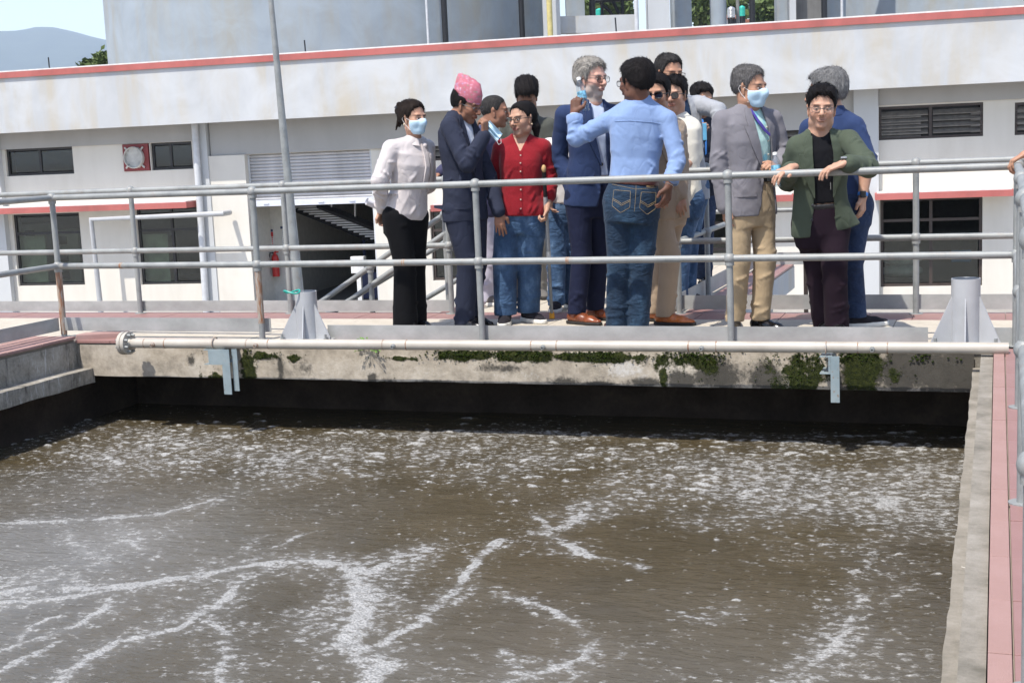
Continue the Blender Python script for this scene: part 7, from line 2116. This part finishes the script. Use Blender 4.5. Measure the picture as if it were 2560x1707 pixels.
# ---- 9 man in tan suit with sunglasses
def p_tan():
    Y = .86; s = Person('person in tan suit with sunglasses and orange shoes, half hidden behind the light blue shirt', (*floor(1665, Y), 0), 'tan'); s.torso(onY(1662, 516, Y), onY(1652, 296, Y), 50)
    s.head(onY(1641, 238, Y - .02), 2, -4, 0, 1.04, 1, 1, neck_to=s.N, stubble=.3, hair=dict(kind='black', top=.024, side=.012, line=.084, nape=-.06, burn=-.02, tuft=.003, part=1)); s.glasses('dark', 'sunlens', w=.028, hgt=.020, thick=.0026)
    sh = [onY(1606, 326, Y - .1), onY(1690, 322, Y + .12)]; el = [onY(1606, 420, Y - .1), onY(1700, 420, Y + .12)]; wr = [onY(1650, 470, Y - .2), onY(1700, 490, Y)]
    vee = [(1.04, -.05, .05), (.8, -.045, .045), (.5, -.02, .02), (.34, .0, .006)]
    s.top('suit_jacket', FB['tan'], JACKET, [(sh[0], el[0], wr[0]), (sh[1], el[1], wr[1])], (.074, .062, .052), h=.0105, vee=vee, shoulders=sh, hem=(s.TW(0, 0, -.15), -s.up)); s.under('shirt', FB['whiteshirt'], h=.014); s.core(); s.collar(FB['whiteshirt']); lapels(s, vee, FB['tan'])
    hp = [s.P0 - s.lat * .085, s.P0 + s.lat * .085]; ft = [(1662, Y - .02, 80), (1636, Y + .16, 70)]; an = feet(s, *ft); kn = [onY(1676, 640, Y - .05), onY(1664, 640, Y + .12)]
    s.trousers(hp, kn, an, FB['tan'], .14, (.094, .070, .066), .06, 1.0, (.005, 24, 7))
    for f, a in zip(ft, an): s.shoe(a, f[2], FB['tansh'], FB['solebk'], .29)
    for i in (0, 1): s.arm_skin(sh[i], el[i], wr[i]); s.hand(wr[i], (.2, -.6, -.7), (0, .4, -.6), 1 - 2 * i, .5, res=.006)
    s.finish(); PEOPLE.append(s)


# ---- 10 man in cream T-shirt
def p_cream():
    Y = 1.72; s = Person('person in cream T-shirt and sunglasses behind the light blue shirt', (*floor(1690, Y), 0), 'light'); s.torso(onY(1700, 500, Y), onY(1692, 292, Y), 8)
    s.head(onY(1686, 240, Y - .02), -4, -3, 2, 1.05, 1, 1, hz=.004, neck_to=s.N, stubble=.3, hair=dict(kind='black', top=.026, side=.010, line=.084, nape=-.06, burn=-.018, tuft=.005)); s.glasses('dark', 'sunlens', w=.027, hgt=.019, thick=.0024)
    sh = [onY(1646, 318, Y), onY(1728, 318, Y + .04)]; el = [onY(1640, 400, Y - .03), onY(1737, 400, Y + .03)]; wr = [onY(1680, 440, Y - .2), onY(1690, 424, Y - .22)]
    s.top('t_shirt', FB['cream'], SHIRT, [(sh[0], el[0], wr[0]), (sh[1], el[1], wr[1])], (.070, .064, .06), 2.4, (.006, 18), (.005, 30, 8), .0095, hem=(s.TW(0, 0, -.08), -s.up), shoulders=sh, sleeve_end=(.42, .42), sh_r=.062); s.core()
    hp = [s.P0 - s.lat * .085, s.P0 + s.lat * .085]; ft = [(1640, Y - .05, -20), (1700, Y + .05, -10)]; an = feet(s, *ft); kn = [onY(1672, 630, Y - .02), onY(1698, 630, Y + .04)]
    s.trousers(hp, kn, an, FB['jeans'], .14, h=.011)
    for f, a in zip(ft, an): s.shoe(a, f[2], FB['whitesn'], FB['solewh'], sneaker=True)
    for i in (0, 1): s.arm_skin(sh[i], el[i], wr[i], (.048, .040, .027)); s.hand(wr[i], (.7 - 1.4 * i, -.5, -.2), (0, .5, -.8), 1 - 2 * i, .5, res=.006)
    s.finish(); PEOPLE.append(s)


# ---- 11 tall man in light grey suit behind
def p_tall():
    Y = 2.05; s = Person('tallest person in light grey suit and glasses standing behind the sunglasses pair', (*floor(1710, Y), 0), 'tan'); s.torso(onY(1716, 470, Y), onY(1696, 248, Y), 40)
    s.head(onY(1674, 186, Y - .02), 44, -8, 0, 1.13, 1, 1, hz=.004, neck_to=s.N, neck_r=.06, stubble=.25, brow=(.03, .025, .02), hair=dict(kind='pepper', top=.018, side=.007, line=.090, nape=-.06, burn=-.012, tuft=.003, recede=.014)); s.glasses('brown', w=.026, hgt=.013, y=.110)
    sh = [onY(1652, 276, Y - .06), onY(1744, 262, Y + .10)]; el = [onY(1654, 370, Y), onY(1796, 276, Y - .1)]; wr = [onY(1680, 440, Y - .1), onY(1806, 346, Y - .25)]
    vee = [(1.04, -.05, .05), (.8, -.06, .05), (.5, -.06, .03), (.3, -.05, .0)]
    s.top('suit_jacket', FB['greyl'], JACKET, [(sh[0], el[0], wr[0]), (sh[1], el[1], wr[1])], (.074, .061, .052), 2.5, (.007, 16), (.011, 36, 8), .0095, vee, (s.TW(0, 0, -.15), -s.up), shoulders=sh, sh_r=.064); s.under('shirt', FB['navyshirt'], h=.013); s.core(); s.collar(FB['navyshirt']); lapels(s, vee, FB['greyl'])
    hp = [s.P0 - s.lat * .09, s.P0 + s.lat * .09]; ft = [(1700, Y, 30), (1722, Y + .15, 40)]; an = feet(s, *ft); kn = [onY(1704, 620, Y), onY(1722, 620, Y + .1)]
    s.trousers(hp, kn, an, FB['jeans'], .14, h=.012)
    for f, a in zip(ft, an): s.shoe(a, f[2], FB['knit'], FB['solewh'], sneaker=True)
    for i in (0, 1): s.arm_skin(sh[i], el[i], wr[i]); s.hand(wr[i], (.1, -.6, -.7), (0, .4, -.6), 1 - 2 * i, .5, res=.007)
    s.finish(); PEOPLE.append(s)


# ---- 12 man with curly hair on the bridge
def p_curly():
    Y = 3.2; s = Person('person with curly black hair, dark jacket and black boots far back on the bridge', (*floor(1735, Y), 0), 'tan'); s.torso(onY(1742, 478, Y), onY(1750, 298, Y), 40)
    s.head(onY(1756, 252, Y - .02), 34, -10, 0, 1.03, 1, 1, hz=.0048, neck_to=s.N, stubble=.6, hair=dict(kind='black', top=.028, side=.008, line=.084, nape=-.055, burn=-.02, tuft=.007, freq=80, hz=.005))
    sh = [onY(1712, 322, Y - .05), onY(1784, 322, Y + .08)]; el = [onY(1712, 395, Y - .1), onY(1796, 395, Y)]; wr = [onY(1752, 345, Y - .32), onY(1768, 402, Y - .25)]
    s.top('jacket', FB['darknavy'], JACKET, [(sh[0], el[0], wr[0]), (sh[1], el[1], wr[1])], (.072, .062, .050), h=.012, shoulders=sh, hem=(s.TW(0, 0, -.06), -s.up)); s.core(); s.collar(FB['blacksh'])
    s.patch([(-.03, 1.0), (-.015, .8), (.0, .5)], [(-.012, 1.0), (.0, .8), (.014, .5)], FB['blueb'], 'lanyard', off=.008, th=.002, nu=3)
    hp = [s.P0 - s.lat * .088, s.P0 + s.lat * .088]; ft = [(1722, Y - .05, 15), (1762, Y + .2, 30)]; an = feet(s, *ft); kn = [onY(1722, 600, Y - .05), onY(1760, 600, Y + .1)]
    s.trousers(hp, kn, an, FB['jeansn'], .14, (.102, .082, .074), .05, h=.012)
    for f, a in zip(ft, an): s.shoe(a, f[2], FB['blacksh_l'], FB['solebk'], .29)
    for i in (0, 1): s.arm_skin(sh[i], el[i], wr[i])
    s.hand(wr[0], (.3, -.3, .8), (.2, .8, 0), 1, .7, res=.006); s.hand(wr[1], (-.8, -.3, -.2), (0, .4, -.8), -1, .4, res=.006)
    s.part(MB().lathe([(.030, -.012), (.034, -.010), (.034, .010), (.030, .012)], wr[1], 18, wr[1] - el[1]), 'wristwatch', M['black'], smooth=50); s.finish(); PEOPLE.append(s)
    tag(MB().bbox((-.036, -.005, -.07), (.036, .005, .07), .004).build('mobile_phone', plain('phone_case', (.12, .36, .55), .3), None, loc=onY(1756, 330, Y - .36)), 'pale blue phone held up by the curly haired person at the back', 'phone')


# ---- 13 man in grey blazer, mask on
def p_grey():
    Y = .50; s = Person('person in grey blazer, mint floral shirt and khaki trousers wearing a blue mask', (*floor(1870, Y), 0), 'tan'); s.torso(onY(1876, 512, Y), onY(1872, 272, Y), 44)
    s.head(onY(1875, 221, Y - .01), 66, -6, 0, 1.06, .98, 1, neck_to=s.N, neck_r=.058, brow=(.06, .05, .045), stubble=.2, hair=dict(kind='saltpepper', top=.020, side=.008, line=.090, nape=-.060, burn=-.016, tuft=.004, recede=.012)); s.mask(FB['maskblue'])
    sh = [onY(1808, 302, Y - .07), onY(1930, 300, Y + .12)]; el = [onY(1797, 408, Y - .10), onY(1956, 384, Y + .14)]; wr = [onY(1812, 516, Y - .12), onY(1950, 414, Y - .06)]
    vee = [(1.04, -.05, .052), (.85, -.035, .072), (.6, -.005, .100), (.40, .020, .115), (.25, .030, .118), (.05, .012, .130), (-.3, -.05, .145)]
    s.top('blazer', FB['greyb'], [(t_, w * 1.03, f, b) for t_, w, f, b in JACKET], [(sh[0], el[0], wr[0]), (sh[1], el[1], wr[1])], (.070, .060, .053), 2.5, (.007, 15), (.011, 36, 8), .0072, vee, (s.TW(0, 0, -.11), -s.up), shoulders=sh, sh_r=.060)
    s.under('shirt', FB['mint'], -.012, .010, .135); s.core(); s.collar(FB['mint'], .066, .062, .038, 40, .04, fall=.034); s.collar(FB['greyb'], .084, .078, .026, 56, .03, fall=.02, name='jacket_collar'); lapels(s, vee, FB['greyb'], .078, .80, .36); pocket(s, -.10, .15, .065, FB['greyb']); s.buttons([(.012, .40)], FB['btn'], r_=.010, off=.003); s.buttons([(.07, .8), (.075, .66), (.08, .52), (.085, .38), (.085, .26)], FB['btnw'], s.UF, .005)
    s.patch([(-.05, .99), (-.01, .86), (.035, .76), (.075, .71)], [(-.033, 1.0), (.002, .885), (.045, .79), (.075, .742)], FB['purpleb'], 'lanyard', off=.006, th=.002, nu=3); s.patch([(.055, .99), (.085, .88), (.088, .80), (.075, .71)], [(.068, .99), (.10, .88), (.10, .80), (.088, .71)], FB['purpleb'], 'lanyard', off=.006, th=.002, nu=3)
    hp = [s.P0 - s.lat * .088, s.P0 + s.lat * .088]; ft = [(1836, Y - .02, 20), (1900, Y + .06, 62)]; an = feet(s, *ft); kn = [onY(1848, 655, Y - .06), onY(1912, 650, Y + .03)]
    s.trousers(hp, kn, an, FB['khaki'], .25, (.084, .072, .062), .075, 1, (.007, 24, 7), (.165, .117, .124))
    B_ = Field(); B_.add(loft(s.P0, s.up, s.lat, s.fwd, [(.146, .160, .1135, .112), (.182, .158, .1125, .110)], 2.3)); s.mesh('belt', B_, .006, FB['beltb']); p = s.project([(.078, .168 / s.L)], B_)[0]; s.part(MB().bbox((-.022, -.006, -.018), (.022, .003, .018), .004, lambda q: p + s.lat * q[0] + s.fwd * -q[1] + s.up * q[2]), 'buckle', FB['buckle'])
    for f, a in zip(ft, an): s.shoe(a, f[2], FB['blacksh_l'], FB['solebk'], .29)
    for i in (0, 1): s.arm_skin(sh[i], el[i], wr[i])
    s.hand(wr[0], (.10, -.06, -1), (.7, .5, 0), 1, .45, 1.04); s.hand(wr[1], (-.50, -.65, .06), (-.3, .1, -.6), -1, .75, 1.04); s.finish(); PEOPLE.append(s)
    bottle(onY(1944, 467, Y - .20), onY(1937, 381, Y - .18), 'half full water bottle held low by the masked person in grey blazer')


# ---- 14 man in green blazer leaning on the rail
def p_green():
    Y = .33; s = Person('person in green blazer, black shirt and plum trousers leaning on the front railing', (*floor(2085, Y + .1), 0), 'light'); s.torso(onY(2052, 560, Y + .10), onY(2048, 334, Y), 14)
    s.head(onY(2054, 274, Y - .02), 8, -2, -3, 1.06, 1.0, .99, eyes_open=.62, neck_to=s.N, neck_r=.062, stubble=.12, brow=(.02, .015, .012), lip=(.38, .19, .14), hair=dict(kind='black', top=.030, side=.010, line=.084, nape=-.06, burn=-.012, tuft=.004, part=.6, temple=.058)); s.glasses('metal', w=.025, hgt=.016, thick=.0014)
    sh = [onY(1994, 366, Y - .02), onY(2122, 352, Y + .02)]; el = [onY(1968, 454, Y + .10), onY(2172, 420, Y - .18)]; wr = [onY(1978, 420, .07), onY(2112, 408, -.045)]
    vee = [(1.04, -.055, .055), (.85, -.06, .075), (.6, -.055, .075), (.4, -.05, .065), (.2, -.055, .075), (.0, -.075, .08), (-.3, -.09, .09)]
    prof = [(t_, w * 1.06, f * 1.05, b) for t_, w, f, b in JACKET]
    ex = [(cone(s.TW(.13, .02, .05), s.TW(.19, .03, -.06), .07, .06), .06)]
    s.top('blazer', FB['green'], prof, [(sh[0], el[0], wr[0]), (sh[1], el[1], wr[1])], (.070, .062, .054), 2.5, (.007, 15), (.011, 34, 8), .0072, vee, (s.TW(0, 0, -.07), -nrm(s.up - s.lat * .16)), shoulders=sh, sh_r=.060, extra=ex, sleeve_end=(.92, .93))
    s.under('shirt', FB['blacksh'], -.008, .010); s.core(); s.collar(FB['blacksh'], .068, .064, .038, 42, .045, fall=.04); s.collar(FB['green'], .086, .080, .026, 58, .03, fall=.02, name='jacket_collar'); lapels(s, vee, FB['green'], .082, .80, .34); pocket(s, .125, .12, .055, FB['green'], .018, .02, name='welt_pocket'); s.buttons([(-.062, .26), (-.07, .1)], FB['btn'], r_=.009, off=.003)
    p = s.project([(.05, .50), (.052, .42)], s.UF); s.part(MB().tube([p[0] + s.fwd * .004, p[1] + s.fwd * .004], .003, 6), 'pen_clip', FB['buckle'])
    hp = [s.P0 - s.lat * .09, s.P0 + s.lat * .09]; ft = [(2062, Y + .22, 10), (2092, Y + .10, 15)]; an = feet(s, *ft); kn = [onY(2044, 665, Y + .16), onY(2086, 665, Y + .04)]
    s.trousers(hp, kn, an, FB['plum'], .25, (.094, .078, .074), .03, 1.04, (.005, 22, 7), (.172, .124, .128)); B_ = Field(); B_.add(loft(s.P0, s.up, s.lat, s.fwd, [(.118, .166, .1175, .118), (.152, .164, .1165, .116)], 2.3)); s.mesh('belt', B_, .007, FB['beltb'])
    for f, a in zip(ft, an): s.shoe(a, f[2], FB['blacksh_l'], FB['solebk'], .28)
    for i in (0, 1): s.arm_skin(sh[i], el[i], wr[i])
    s.hand(wr[1], (-.92, -.16, -.30), (-.25, .15, -1), -1, .30, 1.08, fcurls=(.25, .30, .34, .40), thumb=.4)
    s.hand(wr[0], (-.52, -.62, -.20), (-.2, .1, -1), 1, .40, 1.08)
    s.part(MB().lathe([(.0285, -.014), (.031, -.012), (.031, .012), (.0285, .014)], wr[1] + A_([-.004, 0, 0]), 20, wr[1] - el[1]), 'watch_strap', FB['beltb'], smooth=50); s.part(MB().bbox((-.018, -.018, -.005), (.018, .018, .006), .004, lambda q: wr[1] + A_([-.004 + q[0], -.012 + q[1] * .8, .032 + q[2]])), 'watch_case', FB['buckle'])
    s.finish(); PEOPLE.append(s)


# ---- 15 grey haired man behind the green blazer
def p_polo():
    Y = .78; s = Person('grey haired person in navy polo shirt turned away behind the green blazer', (*floor(2125, Y), 0), 'light'); s.torso(onY(2112, 518, Y), onY(2082, 284, Y), 212)
    s.head(onY(2063, 234, Y), 262, -4, 0, 1.10, 1.05, 1, neck_to=s.N, neck_r=.062, hair=dict(kind='grey', top=.028, side=.016, line=.088, nape=-.062, back=.016, burn=-.018, tuft=.005, part=.7)); s.glasses('metal')
    sh = [onY(2136, 316, Y - .02), onY(2024, 322, Y + .08)]; el = [onY(2168, 404, Y - .06), onY(2010, 410, Y + .1)]; wr = [onY(2157, 490, Y - .12), onY(2030, 470, Y + .1)]
    s.top('polo_shirt', FB['polo'], [(t_, w * 1.06, f * 1.1, b * 1.02) for t_, w, f, b in SHIRT], [(sh[0], el[0], wr[0]), (sh[1], el[1], wr[1])], (.068, .064, .060), 2.4, (.006, 18), (.005, 30, 8), .0095, hem=(s.TW(0, 0, -.02), -s.up), shoulders=sh, sleeve_end=(.52, .52), sh_r=.060); s.core(); s.collar(FB['polo'], .076, .070, .042, 24, .02, fall=.03)
    hp = [s.P0 - s.lat * .09, s.P0 + s.lat * .09]; ft = [(2140, Y - .04, 120), (2104, Y + .14, 150)]; an = feet(s, *ft); kn = [onY(2126, 650, Y - .05), onY(2092, 650, Y + .1)]
    s.trousers(hp, kn, an, FB['jeansn'], .15, (.104, .080, .072), .07, 1, (.006, 22, 7), (.170, .118, .132))
    for f, a in zip(ft, an): s.shoe(a, f[2], FB['knit'], FB['solewh'], .285, sneaker=True)
    for i in (0, 1): s.arm_skin(sh[i], el[i], wr[i], (.050, .043, .029))
    s.hand(wr[0], (-.02, -.1, -1), (-.9, .3, 0), -1, .42, 1.06); s.hand(wr[1], (0, .2, -1), (.9, 0, 0), 1, .4, 1.06, res=.007)
    s.part(MB().lathe([(.031, -.012), (.034, -.010), (.034, .010), (.031, .012)], wr[0] + A_([0, 0, .01]), 20, wr[0] - el[0]), 'watch_strap', FB['blueb'], smooth=50); s.part(MB().bbox((-.019, -.007, -.022), (.019, .007, .022), .006, lambda q: wr[0] + A_([.005 + q[0], -.036 + q[1], .012 + q[2]])), 'watch_case', M['black']); s.finish(); PEOPLE.append(s)


# ---- 16 person at the right edge, only the hand reaches into the picture
def p_edge():
    Yh = -.12; hx = onY(2536, 424, Yh); s = Person('person at the right picture edge of whom only the hand on the railing shows', (hx[0] + .62, .05, 0), 'tan'); b = s.base
    s.torso(b + A_([0, 0, .84]), b + A_([0, 0, 1.42]), -80)
    s.head(b + A_([-.03, 0, 1.58]), -80, 0, 0, 1.0, hz=.007, neck_to=s.N, neck_r=.05, hair=dict(kind='black', hz=.008)); w = A_([hx[0] + .075, Yh, 1.125])
    sh = [b + A_([0, .17, 1.36]), b + A_([0, -.17, 1.36])]; el = [b + A_([.03, .26, 1.08]), b + A_([-.14, -.24, 1.14])]; wr = [b + A_([-.1, .22, .86]), w]
    s.top('lace_top', FB['lace'], SHIRT, [(sh[0], el[0], wr[0]), (sh[1], el[1], wr[1])], (.066, .056, .044), h=.012, shoulders=sh, hem=(s.TW(0, 0, -.1), -s.up), sleeve_end=(.96, .94)); s.core()
    hp = [s.P0 - s.lat * .085, s.P0 + s.lat * .085]; an = [b + A_([0, .1, .1]), b + A_([0, -.1, .1])]; kn = [b + A_([-.02, .1, .46]), b + A_([-.02, -.1, .46])]; s.trousers(hp, kn, an, FB['blacktr'], .14, h=.013)
    for a in an: s.shoe(a, -80, FB['blacksh_l'], FB['solebk'])
    for i in (0, 1): s.arm_skin(sh[i], el[i], wr[i])
    s.hand(w + A_([-.01, 0, 0]), (-.80, -.05, -.45), (-.35, 0, -.9), -1, .62, 1.0); s.hand(wr[0], (0, 0, -1), (-1, 0, 0), 1, .4, res=.008); s.finish(); PEOPLE.append(s)


for fn in (p_blouse, p_topi, p_behind3, p_red, p_olive, p_white, p_bluesuit, p_sky, p_tan, p_cream, p_tall, p_curly, p_grey, p_green, p_polo, p_edge): fn()
for s_ in PEOPLE: s_.flush()
POOL.shutdown()
if __import__('os').environ.get('SCENE_STATS'):
    n = sum(len(p.vertices) - 2 for o in SC.objects if o.type == 'MESH' for p in o.data.polygons); print('TRIS', n)
